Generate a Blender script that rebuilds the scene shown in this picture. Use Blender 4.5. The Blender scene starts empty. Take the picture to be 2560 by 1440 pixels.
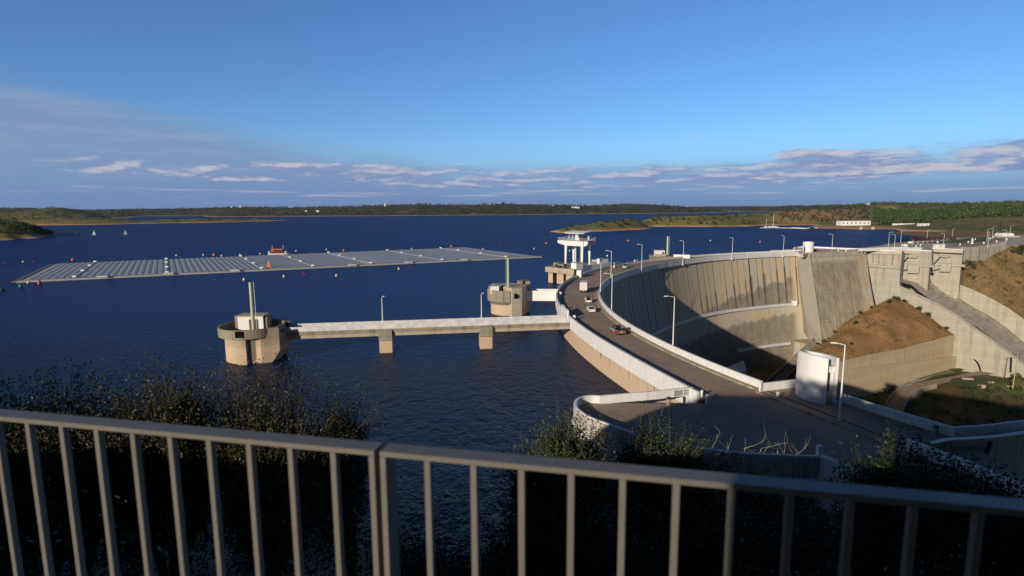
import bpy, math, random
import numpy as np
from mathutils import Vector, noise
rnd = random.Random(7)
S = bpy.context.scene
COL = S.collection
# ------------------------------------------------------------------ survey of the place
# The camera stands on a terrace 33 m above the lake; these helpers turn a bearing of the
# survey photograph into a point on a real level (pt), wall line (vp) or distance (py_).
FL = 1400.0
PITCH = math.atan(198 / 1400.0); ROLL = math.radians(0.35); CZ = 33.0
cf = np.array([0, math.cos(PITCH), -math.sin(PITCH)])
cr0 = np.array([1., 0, 0]); cu0 = np.cross(cr0, cf)
cr = math.cos(ROLL) * cr0 - math.sin(ROLL) * cu0
cu = math.sin(ROLL) * cr0 + math.cos(ROLL) * cu0
def ray(px, py): return cf + cr * (px - 1280) / FL - cu * (py - 720) / FL
def pt(px, py, z):
    d = ray(px, py); t = (z - CZ) / d[2]; return (d[0] * t, d[1] * t, z)
def py_(px, py, y):
    d = ray(px, py); t = y / d[1]; return (d[0] * t, y, CZ + d[2] * t)
def vp(px, py, a, dr):
    """point on the vertical wall line through a with direction dr"""
    d = ray(px, py)
    # a + s*dr = t*d
    den = d[0] * dr[1] - d[1] * dr[0]
    t = (a[0] * dr[1] - a[1] * dr[0]) / den
    return (d[0] * t, d[1] * t, CZ + d[2] * t)
def hor(px):
    a = ray(px, 0)[2]; b = ray(px, 1440)[2]; return 1440 * a / (a - b)
def ax(px, y): 
    d = ray(px, hor(px)); return d[0] / d[1] * y
# ------------------------------------------------------------------ mesh builder
class MB:
    def __init__(s): s.v = []; s.f = []
    def add(s, vs, fs):
        n = len(s.v); s.v += [tuple(map(float, v)) for v in vs]; s.f += [tuple(i + n for i in f) for f in fs]; return s
    def box(s, c, d, rz=0, taper=1.0):
        """box centred at c (z = base), size d, turned by rz"""
        ca, sa = math.cos(rz), math.sin(rz); vs = []
        for z, k in ((0, 1), (d[2], taper)):
            for x, y in ((-1, -1), (1, -1), (1, 1), (-1, 1)):
                X = x * d[0] / 2 * k; Y = y * d[1] / 2 * k
                vs.append((c[0] + X * ca - Y * sa, c[1] + X * sa + Y * ca, c[2] + z))
        return s.add(vs, [(3, 2, 1, 0), (4, 5, 6, 7), (0, 1, 5, 4), (1, 2, 6, 5), (2, 3, 7, 6), (3, 0, 4, 7)])
    def prism(s, pts, z0, z1):
        """solid over polygon pts; z0/z1 a number or one per point"""
        n = len(pts)
        a = z0 if hasattr(z0, '__len__') else [z0] * n; b = z1 if hasattr(z1, '__len__') else [z1] * n
        vs = [(p[0], p[1], a[i]) for i, p in enumerate(pts)] + [(p[0], p[1], b[i]) for i, p in enumerate(pts)]
        ar = sum(pts[i][0] * pts[(i + 1) % n][1] - pts[(i + 1) % n][0] * pts[i][1] for i in range(n))
        fs = [tuple(range(n))[::-1], tuple(range(n, 2 * n))] + [(i, (i + 1) % n, n + (i + 1) % n, n + i) for i in range(n)]
        if ar < 0: fs = [f[::-1] for f in fs]
        return s.add(vs, fs)
    def wall(s, line, t, z0, z1, close=False):
        """wall of thickness t along a plan line, mitred"""
        n = len(line); L = [np.array(p[:2], float) for p in line]; off = []
        for i in range(n):
            a = L[i] - L[i - 1] if (i > 0 or close) else L[1] - L[0]
            b = L[(i + 1) % n] - L[i] if (i < n - 1 or close) else a
            if not (i > 0 or close): a = b
            a = a / np.linalg.norm(a); b = b / np.linalg.norm(b); m = a + b; m /= np.linalg.norm(m)
            nr = np.array([-m[1], m[0]]); k = 1 / max(.35, nr @ np.array([-a[1], a[0]])); off.append(nr * k * t / 2)
        za = z0 if hasattr(z0, '__len__') else [z0] * n; zb = z1 if hasattr(z1, '__len__') else [z1] * n
        vs = []
        for i in range(n):
            p, q = L[i] + off[i], L[i] - off[i]
            vs += [(p[0], p[1], za[i]), (q[0], q[1], za[i]), (q[0], q[1], zb[i]), (p[0], p[1], zb[i])]
        fs = []
        for i in range(n - 1 + (1 if close else 0)):
            a = 4 * i; b = 4 * ((i + 1) % n)
            for k in range(4): fs.append((a + k, a + (k + 1) % 4, b + (k + 1) % 4, b + k))
        if not close: fs += [(3, 2, 1, 0), (4 * n - 4, 4 * n - 3, 4 * n - 2, 4 * n - 1)]
        return s.add(vs, fs)
    def tube(s, a, b, r0, r1=None, n=8, caps=True):
        a = Vector(a); b = Vector(b); r1 = r0 if r1 is None else r1
        d = (b - a).normalized(); u = d.orthogonal().normalized(); w = d.cross(u)
        vs = []
        for p, r in ((a, r0), (b, r1)):
            for k in range(n):
                t = 2 * math.pi * k / n; vs.append(p + u * (r * math.cos(t)) + w * (r * math.sin(t)))
        fs = [(k, (k + 1) % n, n + (k + 1) % n, n + k) for k in range(n)]
        if caps: fs += [tuple(range(n))[::-1], tuple(range(n, 2 * n))]
        return s.add(vs, fs)
    def path(s, pts, r, n=6):
        for a, b in zip(pts[:-1], pts[1:]): s.tube(a, b, r, r, n)
        return s
    def lathe(s, c, prof, n=32, a0=0, a1=2 * math.pi):
        """prof: (r, z) list turned round a vertical axis through c"""
        full = abs(a1 - a0 - 2 * math.pi) < 1e-6; m = n if full else n + 1; vs = []
        for k in range(m):
            t = a0 + (a1 - a0) * k / n
            for r, z in prof: vs.append((c[0] + r * math.cos(t), c[1] + r * math.sin(t), z))
        p = len(prof); fs = []
        for k in range(n):
            a = k * p; b = ((k + 1) % m) * p
            for j in range(p - 1): fs.append((a + j, b + j, b + j + 1, a + j + 1))
        return s.add(vs, fs)
    def quad(s, *p): return s.add(p, [tuple(range(len(p)))])
    def slab(s, p, n, t):
        """plate through the corner points p, thickened by t against direction n"""
        m = len(p); nn = Vector(n).normalized() * t
        q = [Vector(a) - nn for a in p]
        return s.add(list(p) + q, [tuple(range(m)), tuple(range(m, 2 * m))[::-1]] + [(i, m + i, m + (i + 1) % m, (i + 1) % m) for i in range(m)])
    def sphere(s, c, r, n=8, m=5, sz=1):
        vs = [(c[0], c[1], c[2] - r * sz)]
        for j in range(1, m):
            ph = math.pi * j / m
            for k in range(n):
                t = 2 * math.pi * k / n; vs.append((c[0] + r * math.sin(ph) * math.cos(t), c[1] + r * math.sin(ph) * math.sin(t), c[2] - r * sz * math.cos(ph)))
        vs.append((c[0], c[1], c[2] + r * sz)); fs = []
        for k in range(n):
            fs.append((0, 1 + (k + 1) % n, 1 + k)); e = len(vs) - 1; b = 1 + (m - 2) * n; fs.append((e, b + k, b + (k + 1) % n))
            for j in range(m - 2): a = 1 + j * n; fs.append((a + k, a + (k + 1) % n, a + n + (k + 1) % n, a + n + k))
        return s.add(vs, fs)
def setp(o, label=None, cat=None, group=None, kind=None):
    if label: o['label'] = label
    if cat: o['category'] = cat
    if group: o['group'] = group
    if kind: o['kind'] = kind
    return o
def build(mb, name, mat, parent=None, label=None, cat=None, group=None, kind=None, smooth=False, fix=True, bevel=0):
    me = bpy.data.meshes.new(name)
    me.from_pydata(mb.v, [], mb.f)
    if fix:
        import bmesh
        bm = bmesh.new(); bm.from_mesh(me); bmesh.ops.recalc_face_normals(bm, faces=bm.faces)
        if bevel: bmesh.ops.bevel(bm, geom=bm.edges[:], offset=bevel, segments=1, affect='EDGES', clamp_overlap=True)
        bm.to_mesh(me); bm.free()
    if mat: me.materials.append(mat)
    if smooth: me.polygons.foreach_set('use_smooth', [True] * len(me.polygons))
    o = bpy.data.objects.new(name, me); COL.objects.link(o)
    if parent:
        o.parent = parent
        if parent.type == 'EMPTY' or True:
            o.matrix_parent_inverse = parent_world(parent).inverted()
    return setp(o, label, cat, group, kind)
def parent_world(p):
    from mathutils import Matrix
    m = Matrix.LocRotScale(p.location, p.rotation_euler, p.scale)
    if p.parent: m = parent_world(p.parent) @ p.matrix_parent_inverse @ m
    return m
def thing(name, loc, label, cat, group=None, rz=0):
    o = bpy.data.objects.new(name, None); COL.objects.link(o); o.location = loc; o.rotation_euler = (0, 0, rz)
    o.empty_display_size = .5
    return setp(o, label, cat, group)
def part(mb, name, mat, parent, local=False, **k):
    """child part; local=True: mesh given in the parent's own coordinates"""
    o = build(mb, name, mat, None, **k); o.parent = parent
    if not local: o.matrix_parent_inverse = parent_world(parent).inverted()
    return o
def copy_tree(o, parent=None):
    c = o.copy(); COL.objects.link(c)
    if parent: c.parent = parent
    for ch in list(o.children): copy_tree(ch, c)
    return c
# ------------------------------------------------------------------ materials
class NT:
    def __init__(s, tree): s.t = tree; s.n = tree.nodes; s.l = tree.links
    def node(s, kind, **k):
        n = s.n.new(kind)
        for a, b in k.items(): setattr(n, a, b)
        return n
    def put(s, sock, v):
        if isinstance(v, bpy.types.NodeSocket): s.l.new(v, sock)
        elif v is not None:
            try: sock.default_value = v
            except Exception: sock.default_value = (v[0], v[1], v[2], 1) if hasattr(v, '__len__') else (v, v, v)
    def m(s, op, a, b=0.5, c=None, clamp=False):
        n = s.node('ShaderNodeMath', operation=op, use_clamp=clamp); s.put(n.inputs[0], a); s.put(n.inputs[1], b)
        if c is not None: s.put(n.inputs[2], c)
        return n.outputs[0]
    def add(s, a, b): return s.m('ADD', a, b)
    def sub(s, a, b): return s.m('SUBTRACT', a, b)
    def mul(s, a, b): return s.m('MULTIPLY', a, b)
    def ss(s, v, a, b):
        n = s.node('ShaderNodeMapRange', interpolation_type='SMOOTHSTEP'); s.put(n.inputs[0], v); n.inputs[1].default_value = a; n.inputs[2].default_value = b
        return n.outputs[0]
    def lin(s, v, a, b, c=0, d=1):
        n = s.node('ShaderNodeMapRange'); s.put(n.inputs[0], v)
        for i, q in enumerate((a, b, c, d)): n.inputs[i + 1].default_value = q
        return n.outputs[0]
    def vec(s, x, y, z):
        n = s.node('ShaderNodeCombineXYZ'); s.put(n.inputs[0], x); s.put(n.inputs[1], y); s.put(n.inputs[2], z); return n.outputs[0]
    def sep(s, v): n = s.node('ShaderNodeSeparateXYZ'); s.put(n.inputs[0], v); return n.outputs
    def pos(s): return s.node('ShaderNodeNewGeometry').outputs['Position']
    def scale(s, v, k):
        n = s.node('ShaderNodeVectorMath', operation='MULTIPLY'); s.put(n.inputs[0], v); n.inputs[1].default_value = k if hasattr(k, '__len__') else (k, k, k); return n.outputs[0]
    def noise(s, v, sc=1, det=4, rough=.5, out=0, dist=0):
        n = s.node('ShaderNodeTexNoise'); s.put(n.inputs['Vector'], v); n.inputs['Scale'].default_value = sc; n.inputs['Detail'].default_value = det; n.inputs['Roughness'].default_value = rough; n.inputs['Distortion'].default_value = dist
        return n.outputs[out]
    def mix(s, f, a, b, mode='MIX'):
        n = s.node('ShaderNodeMix', data_type='RGBA', blend_type=mode); s.put(n.inputs[0], f); s.put(n.inputs[6], col(a) if not isinstance(a, bpy.types.NodeSocket) else a); s.put(n.inputs[7], col(b) if not isinstance(b, bpy.types.NodeSocket) else b)
        return n.outputs[2]
    def ramp(s, v, stops):
        n = s.node('ShaderNodeValToRGB'); s.put(n.inputs[0], v); e = n.color_ramp.elements
        while len(e) > 1: e.remove(e[0])
        e[0].position = stops[0][0]; e[0].color = col(stops[0][1])
        for p, c in stops[1:]: q = e.new(p); q.color = col(c)
        return n.outputs[0]
def col(c):
    if isinstance(c, (int, float)): return (c, c, c, 1)
    return (c[0], c[1], c[2], 1)
def mat(name, fn=None, base=.5, rough=.7, metal=0, spec=.5, **k):
    m = bpy.data.materials.new(name); m.use_nodes = True; t = NT(m.node_tree)
    b = m.node_tree.nodes['Principled BSDF']
    b.inputs['Base Color'].default_value = col(base); b.inputs['Roughness'].default_value = rough; b.inputs['Metallic'].default_value = metal
    b.inputs['Specular IOR Level'].default_value = spec
    if fn: fn(t, b)
    return m
def varied(name, c, amt=.12, sc=.6, rough=.6, metal=0, spec=.5, dirt=None, dsc=.35):
    """paint or metal with slight patchiness and a little rain dirt"""
    def fn(t, b):
        p = t.pos(); n = t.noise(p, sc, 5, .6)
        k = t.lin(n, .25, .75, 1 - amt, 1 + amt)
        cc = t.mix(1.0, c, t.vec(k, k, k), 'MULTIPLY')
        if dirt:
            st = t.noise(t.scale(p, (dsc * 4, dsc * 4, dsc * .35)), 1, 5, .65)
            cc = t.mix(t.mul(t.ss(st, .5, .72), dirt[1]), cc, dirt[0])
        t.put(b.inputs['Base Color'], cc)
        t.put(b.inputs['Roughness'], t.lin(n, .3, .7, rough - .08, rough + .08))
    return mat(name, fn, c, rough, metal, spec)
def concrete(name, light=(.46, .40, .32), dark=(.24, .20, .155), tan=(.50, .36, .22), streak=.55, lift=2.0, joints=None, stain=.5, wet=None, tanamt=.35, algae=0, drips=0):
    """board-marked concrete: vertical rain streaks, lift lines, blotches; all by world position"""
    def fn(t, b):
        p = t.pos(); x, y, z = t.sep(p)
        st = t.noise(t.scale(p, (.55, .55, .035)), 1, 6, .62)
        st2 = t.noise(t.scale(p, (2.4, 2.4, .09)), 1, 4, .6)
        bl = t.noise(p, .11, 5, .6)
        c = t.mix(t.mul(t.ss(bl, .38, .68), tanamt), light, tan)
        c = t.mix(t.mul(t.ss(st, .46, .70), streak), c, dark)
        c = t.mix(t.mul(t.ss(st2, .52, .74), streak * .55), c, dark)
        # lift lines
        fz = t.m('FRACT', t.m('DIVIDE', t.add(z, 100), lift)); ln = t.m('LESS_THAN', fz, .06)
        c = t.mix(t.mul(ln, t.mul(t.noise(p, .3, 2), .5)), c, (.17, .145, .115))
        ch = t.m('FRACT', t.mul(t.m('FLOOR', t.m('DIVIDE', t.add(z, 100), lift)), .37))
        k = t.lin(ch, 0, 1, .95, 1.05); c = t.mix(1.0, c, t.vec(k, k, k), 'MULTIPLY')
        if wet is not None:   # dark band just over the waterline, bleached band above it
            wn = t.add(z, t.mul(t.noise(t.scale(p, (.5, .5, 0)), 1, 3), .25))
            c = t.mix(t.mul(t.sub(1, t.ss(wn, wet[1] - .6, wet[1] + .4)), .6), c, (.62, .45, .31))
            c = t.mix(t.mul(t.sub(1, t.ss(wn, .15, .45)), .9), c, (.10, .055, .03))
            if algae: c = t.mix(t.mul(t.mul(t.ss(wn, wet[1] + .3, wet[1] + 2.2), t.ss(st2, .3, .6)), algae), c, (.16, .13, .07))
        if drips:
            dn = t.noise(t.scale(p, (.9, .9, .10)), 1, 5, .65); c = t.mix(t.mul(t.mul(t.ss(z, 1.0, 4.0), t.ss(dn, .54, .64)), drips), c, (.13, .11, .08))
        t.put(b.inputs['Base Color'], c)
        bp = t.node('ShaderNodeBump'); bp.inputs['Strength'].default_value = .25; bp.inputs['Distance'].default_value = .15
        t.put(bp.inputs['Height'], t.noise(p, 1.7, 6, .65)); t.l.new(bp.outputs[0], b.inputs['Normal'])
    return mat(name, fn, light, .88, 0, .25)
# ------------------------------------------------------------------ camera, sun, sky
SUN_AZ, SUN_EL = math.radians(37), math.radians(15.5)      # light travels towards +x +y
cam = bpy.data.cameras.new('camera'); co = bpy.data.objects.new('camera', cam); COL.objects.link(co)
from mathutils import Matrix
co.matrix_world = Matrix(((cr[0], cu[0], -cf[0], 0), (cr[1], cu[1], -cf[1], 0), (cr[2], cu[2], -cf[2], CZ), (0, 0, 0, 1)))
cam.sensor_width = 36; cam.lens = 36 * FL / 2560; cam.clip_start = .05; cam.clip_end = 60000
cam.dof.use_dof = True; cam.dof.focus_distance = 190; cam.dof.aperture_fstop = 3.2
S.camera = co
sl = bpy.data.lights.new('sun', 'SUN'); sl.energy = 4.2; sl.angle = math.radians(.55); sl.color = (1, .88, .72)
so = bpy.data.objects.new('sun', sl); COL.objects.link(so)
sd = Vector((math.sin(SUN_AZ) * math.cos(SUN_EL), math.cos(SUN_AZ) * math.cos(SUN_EL), -math.sin(SUN_EL)))
so.rotation_euler = sd.to_track_quat('-Z', 'Y').to_euler()
W = bpy.data.worlds.new('World'); S.world = W; W.use_nodes = True
def world():
    t = NT(W.node_tree); bg = W.node_tree.nodes['Background']
    sky = t.node('ShaderNodeTexSky', sky_type='NISHITA', sun_disc=False, sun_elevation=SUN_EL, sun_rotation=math.pi + SUN_AZ, altitude=200, air_density=1.0, dust_density=.3, ozone_density=2.2)
    d = t.node('ShaderNodeTexCoord').outputs['Generated']; x, y, z = t.sep(d)
    el = t.mul(t.m('ARCSINE', z), 57.2958); az = t.mul(t.m('ARCTAN2', x, y), 57.2958)
    base = t.mix(1.0, sky.outputs[0], SKY_TINT, 'MULTIPLY')
    # long grey veil on the left that thins out upwards and to the right
    top = t.sub(10.6, t.mul(t.add(az, 42), .19))
    wv = t.noise(t.vec(t.mul(az, .05), t.mul(el, .22), 3.1), 1.0, 5, .55)
    veil = t.mul(t.ss(t.add(t.sub(top, el), t.mul(t.sub(wv, .5), 5)), -.9, 2.6), t.lin(wv, .2, .8, .55, 1))
    veil = t.mul(veil, t.sub(1, t.ss(az, -12, 6)))
    vw = t.noise(t.vec(t.mul(az, .10), t.mul(el, .75), 21.0), 1.0, 6, .6); vc = t.mix(t.mul(t.ss(vw, .42, .66), .7), VEIL, (3.3, 3.8, 5.3))
    c = t.mix(t.mul(veil, .88), base, vc)
    # thin horizontal haze layers low over the whole lake
    hz = t.noise(t.vec(t.mul(az, .035), t.mul(el, .9), 9.3), 1.0, 5, .6)
    lowm = t.mul(t.ss(el, .0, .8), t.sub(1, t.ss(el, 2.6, 5.2)))
    c = t.mix(t.mul(t.mul(t.ss(hz, .38, .66), lowm), .55), c, HAZEC)
    c = t.mix(t.mul(t.sub(1, t.ss(el, .3, 6.5)), .93), c, t_h)
    # cumulus: flat grey bases, bright tops on the sun side
    def puff(seed, sx, sy, lo, hi, e0, e1, a0, a1, fa, amt, c):
        wob = t.mul(t.sub(t.noise(t.vec(t.mul(az, .12), 0, seed), 1, 2), .5), 1.6)
        e = t.add(el, wob)
        q = t.vec(t.mul(az, sx), t.mul(el, sy), seed)
        n1 = t.noise(q, 1, 7, .6); n2 = t.noise(t.vec(t.add(t.mul(az, sx), -.10), t.add(t.mul(el, sy), .42), seed), 1, 7, .6)
        m = t.mul(t.ss(e, e0, e0 + .5), t.sub(1, t.ss(e, e1 - .9, e1)))
        m = t.mul(m, t.mul(t.ss(az, a0, a0 + fa), t.sub(1, t.ss(az, a1 - fa, a1))))
        cov = t.mul(t.ss(t.add(n1, t.mul(t.sub(m, 1), .35)), lo, hi), t.ss(m, .0, .3))
        lit = t.ss(t.sub(n1, n2), -.03, .14)
        return t.mix(t.mul(cov, amt), c, t.mix(lit, CL_D, CL_L))
    c = puff(2.0, .22, .85, .38, .62, 2.3, 4.9, -44, -3, 8, .85, c)
    c = puff(5.4, .20, 1.3, .32, .60, 1.7, 4.8, -20, 40, 8, .72, c)
    c = puff(14.1, .10, 2.4, .40, .58, .9, 2.4, -50, 60, 8, .45, c)
    c = puff(7.7, .14, .80, .36, .52, 2.3, 5.6, 18, 62, 9, .9, c)
    c = puff(11.2, .16, 1.8, .60, .70, 6.2, 7.9, 8, 40, 10, .4, c)
    up = t.lin(el, 22, 44, 1, ZEN); back = t.ss(t.m('ABSOLUTE', az), 60, 110); f = t.mul(up, t.sub(1, t.mul(back, .72))); c = t.mix(1.0, c, t.vec(f, f, f), 'MULTIPLY')  # sky overhead and behind the camera dimmed to deepen the shadows
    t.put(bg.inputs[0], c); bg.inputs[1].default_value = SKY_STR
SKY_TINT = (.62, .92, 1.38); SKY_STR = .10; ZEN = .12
VEIL = (2.15, 2.85, 4.5); HAZEC = (2.5, 3.3, 5.6); t_h = (1.6, 2.65, 4.9); CL_D = (2.2, 2.95, 5.0); CL_L = (5.4, 5.4, 6.2)
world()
S.render.engine = 'CYCLES'
S.view_settings.view_transform = 'Standard'; S.view_settings.look = 'None'; S.view_settings.gamma = 1; S.view_settings.exposure = 0
S.cycles.max_bounces = 6; S.cycles.diffuse_bounces = 3; S.cycles.glossy_bounces = 3; S.cycles.volume_bounces = 0
S.cycles.use_adaptive_sampling = True
# ------------------------------------------------------------------ lake
def water_fn(t, b):
    p = t.pos(); x, y, z = t.sep(p)
    n1 = t.noise(t.scale(p, (1.15, .75, 0)), .45, 3, .55, dist=.4)
    n2 = t.noise(t.scale(p, (1.3, .8, 0)), 1.5, 4, .6)
    n3 = t.noise(t.scale(p, (1, .35, 0)), .012, 4, .6)
    h = t.mul(t.add(t.mul(n1, 1.1), t.mul(n2, .5)), t.lin(n3, .3, .7, .65, 1.15))
    bp = t.node('ShaderNodeBump'); bp.inputs['Strength'].default_value = 1; bp.inputs['Distance'].default_value = .55
    t.put(bp.inputs['Height'], h)
    tree = t.t; out = tree.nodes['Material Output']
    df = t.node('ShaderNodeBsdfDiffuse'); gl = t.node('ShaderNodeBsdfGlossy'); fr = t.node('ShaderNodeFresnel'); mx = t.node('ShaderNodeMixShader')
    deep = t.mix(t.ss(n3, .35, .7), (.0035, .030, .150), (.0045, .038, .185)); t.put(df.inputs['Color'], t.mix(t.ss(y, 60, 230), (.003, .012, .036), deep))  # near water painted darker in place of its darker reflections
    t.put(gl.inputs['Roughness'], t.lin(n3, .35, .65, .10, .24)); fr.inputs['IOR'].default_value = 1.33
    t.l.new(bp.outputs[0], gl.inputs['Normal']); t.l.new(bp.outputs[0], fr.inputs['Normal'])
    # wave slopes keep a rippled lake from ever becoming a full mirror at grazing angles
    t.put(mx.inputs[0], t.m('MINIMUM', t.mul(fr.outputs[0], .9), t.lin(y, 120, 500, .17, .12)))
    t.l.new(df.outputs[0], mx.inputs[1]); t.l.new(gl.outputs[0], mx.inputs[2]); t.l.new(mx.outputs[0], out.inputs['Surface'])
    tree.nodes.remove(b)
M_water = mat('lake_water', water_fn, .02, .18, 0, .5)
# ------------------------------------------------------------------ far land: one height field, lake level = 0
COLS = [  # bearing (px) : depth, height pairs
 (-900, [(300, -3), (420, 10), (620, 26), (1200, 26), (1400, 8), (2600, 45), (6000, 70), (9000, 60)]),
 (-300, [(520, -3), (560, 8), (700, 20), (1000, 15), (1230, -3), (1390, -3), (1420, 2), (1500, 10), (2100, 12), (2700, 42), (3500, 30), (6000, 72), (9000, 60)]),
 (0, [(650, -3), (680, 4), (720, 15), (800, 17), (1000, 3), (1230, -2), (1360, -1), (1400, 2), (1500, 11), (2000, 15), (2600, 38), (3300, 25), (6000, 72), (9000, 50)]),
 (60, [(690, -3), (705, 3), (740, 10), (800, 12), (950, -3), (1360, -3), (1380, 1), (1450, 10), (1900, 15), (2500, 42), (3100, 26), (6000, 68), (9000, 50)]),
 (115, [(745, -3), (757, .8), (775, 3), (790, 1), (810, -3), (1360, -3), (1385, 1.5), (1460, 11), (1900, 16), (2500, 44), (3200, 25), (6000, 62), (9000, 50)]),
 (150, [(760, -3), (1370, -3), (1392, 1.5), (1470, 11), (1900, 15), (2450, 43), (3200, 22), (6000, 54), (9000, 50)]),
 (220, [(760, -3), (1375, -3), (1400, 1.5), (1480, 11), (1700, 9), (2100, 12), (2400, 29), (2800, 12), (3300, 6), (4300, 24), (6000, 48), (9000, 50)]),
 (290, [(760, -3), (1400, -3), (1430, 1.5), (1520, 10), (1650, 6), (1760, -3), (2700, -3), (2900, 2), (4300, 36), (6000, 52), (9000, 50)]),
 (350, [(760, -3), (1460, -3), (1490, 1.5), (1560, 6), (1620, 4), (1720, -3), (3600, -3), (3720, 1.5), (4300, 34), (6000, 50), (9000, 50)]),
 (430, [(760, -3), (1500, -3), (1530, 1.5), (1590, 7), (1680, 5), (1780, -3), (3600, -3), (3720, 1.5), (4400, 38), (6000, 54), (9000, 50)]),
 (500, [(760, -3), (1530, -3), (1560, 1.5), (1640, 8), (1730, 4), (1830, -3), (3500, -3), (3600, 1.5), (4400, 40), (6000, 56), (9000, 50)]),
 (580, [(760, -3), (1590, -3), (1620, 1.2), (1690, 6), (1760, 4), (1850, -3), (2900, -3), (3000, 1.5), (3600, 30), (5000, 56), (9000, 50)]),
 (640, [(760, -3), (1670, -3), (1700, 1.2), (1760, 8), (1820, 5), (1900, -3), (2950, -3), (3030, 1.5), (3500, 28), (5000, 58), (9000, 50)]),
 (705, [(760, -3), (1755, -3), (1780, .6), (1800, .6), (1830, -3), (2950, -3), (3030, 1.5), (3600, 32), (5000, 55), (9000, 50)]),
 (800, [(760, -3), (2950, -3), (3030, 1.5), (3400, 22), (3900, 40), (4600, 50), (9000, 50)]),
 (900, [(760, -3), (2950, -3), (3000, 1.5), (3300, 22), (3700, 44), (4300, 54), (9000, 50)]),
 (1000, [(760, -3), (2980, -3), (3040, 1.5), (3300, 30), (3700, 60), (4300, 62), (9000, 50)]),
 (1100, [(760, -3), (3000, -3), (3060, 1.5), (3300, 34), (3700, 58), (4300, 56), (9000, 50)]),
 (1190, [(760, -3), (3020, -3), (3070, 1.5), (3250, 24), (3700, 54), (4300, 56), (9000, 50)]),
 (1260, [(760, -3), (3020, -3), (3070, 1.5), (3300, 36), (3700, 60), (4300, 58), (9000, 50)]),
 (1310, [(760, -3), (3050, -3), (3100, 1.5), (3300, 36), (3700, 58), (4300, 56), (9000, 50)]),
 (1400, [(760, -3), (797, -3), (802, -3), (830, -3), (3180, -3), (3240, 1.5), (3500, 36), (3900, 53), (9000, 45)]),
 (1480, [(760, -3), (3280, -3), (3340, 1.5), (3600, 30), (4000, 47), (9000, 45)]),
 (1570, [(760, -3), (3330, -3), (3400, 1.5), (3600, 34), (4000, 54), (9000, 45)]),
 (1640, [(760, -3), (3350, -3), (3430, 1.5), (3700, 32), (4100, 50), (9000, 45)]),
 (1700, [(760, -3), (3400, -3), (3480, 1.5), (3700, 24), (4200, 38), (9000, 42)]),
 (1760, [(760, -3), (3700, -3), (3800, 1.5), (4100, 20), (4500, 28), (4800, -3), (7500, -3), (9000, 34), (14000, 60)]),
 (1820, [(760, -3), (4200, -3), (4300, 1), (4500, 6), (4700, -3), (7500, -3), (9000, 32), (14000, 60)]),
 (1880, [(760, -3), (4700, -3), (4800, 1), (5100, 16), (5600, 34), (9000, 34), (14000, 60)]),
 (1960, [(760, -3), (4100, -3), (4200, 1.5), (4600, 25), (5400, 40), (9000, 34), (14000, 50)]),
 (2030, [(760, -3), (2900, 0), (3300, 12), (3800, 26), (5400, 44), (9000, 34)]),
 (2100, [(760, -3), (2600, 24), (3000, 30), (5400, 50), (9000, 34)]),
 (2190, [(760, -3), (1700, 29), (2400, 42), (3000, 48), (9000, 34)]),
 (2300, [(760, -3), (1500, 28), (2400, 36), (3000, 38), (9000, 34)]),
 (2350, [(760, -3), (1400, 27), (2400, 38), (3000, 40), (9000, 34)]),
 (2450, [(760, -3), (1200, 27), (2400, 36), (3000, 38), (9000, 34)]),
 (2560, [(760, -3), (1000, 26), (2000, 40), (3000, 46), (9000, 34)]),
 (2900, [(760, -3), (1000, 30), (2000, 45), (3000, 50), (9000, 34)]),
 (3500, [(760, -3), (1000, 30), (2000, 45), (3000, 50), (9000, 34)]),
]
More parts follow.
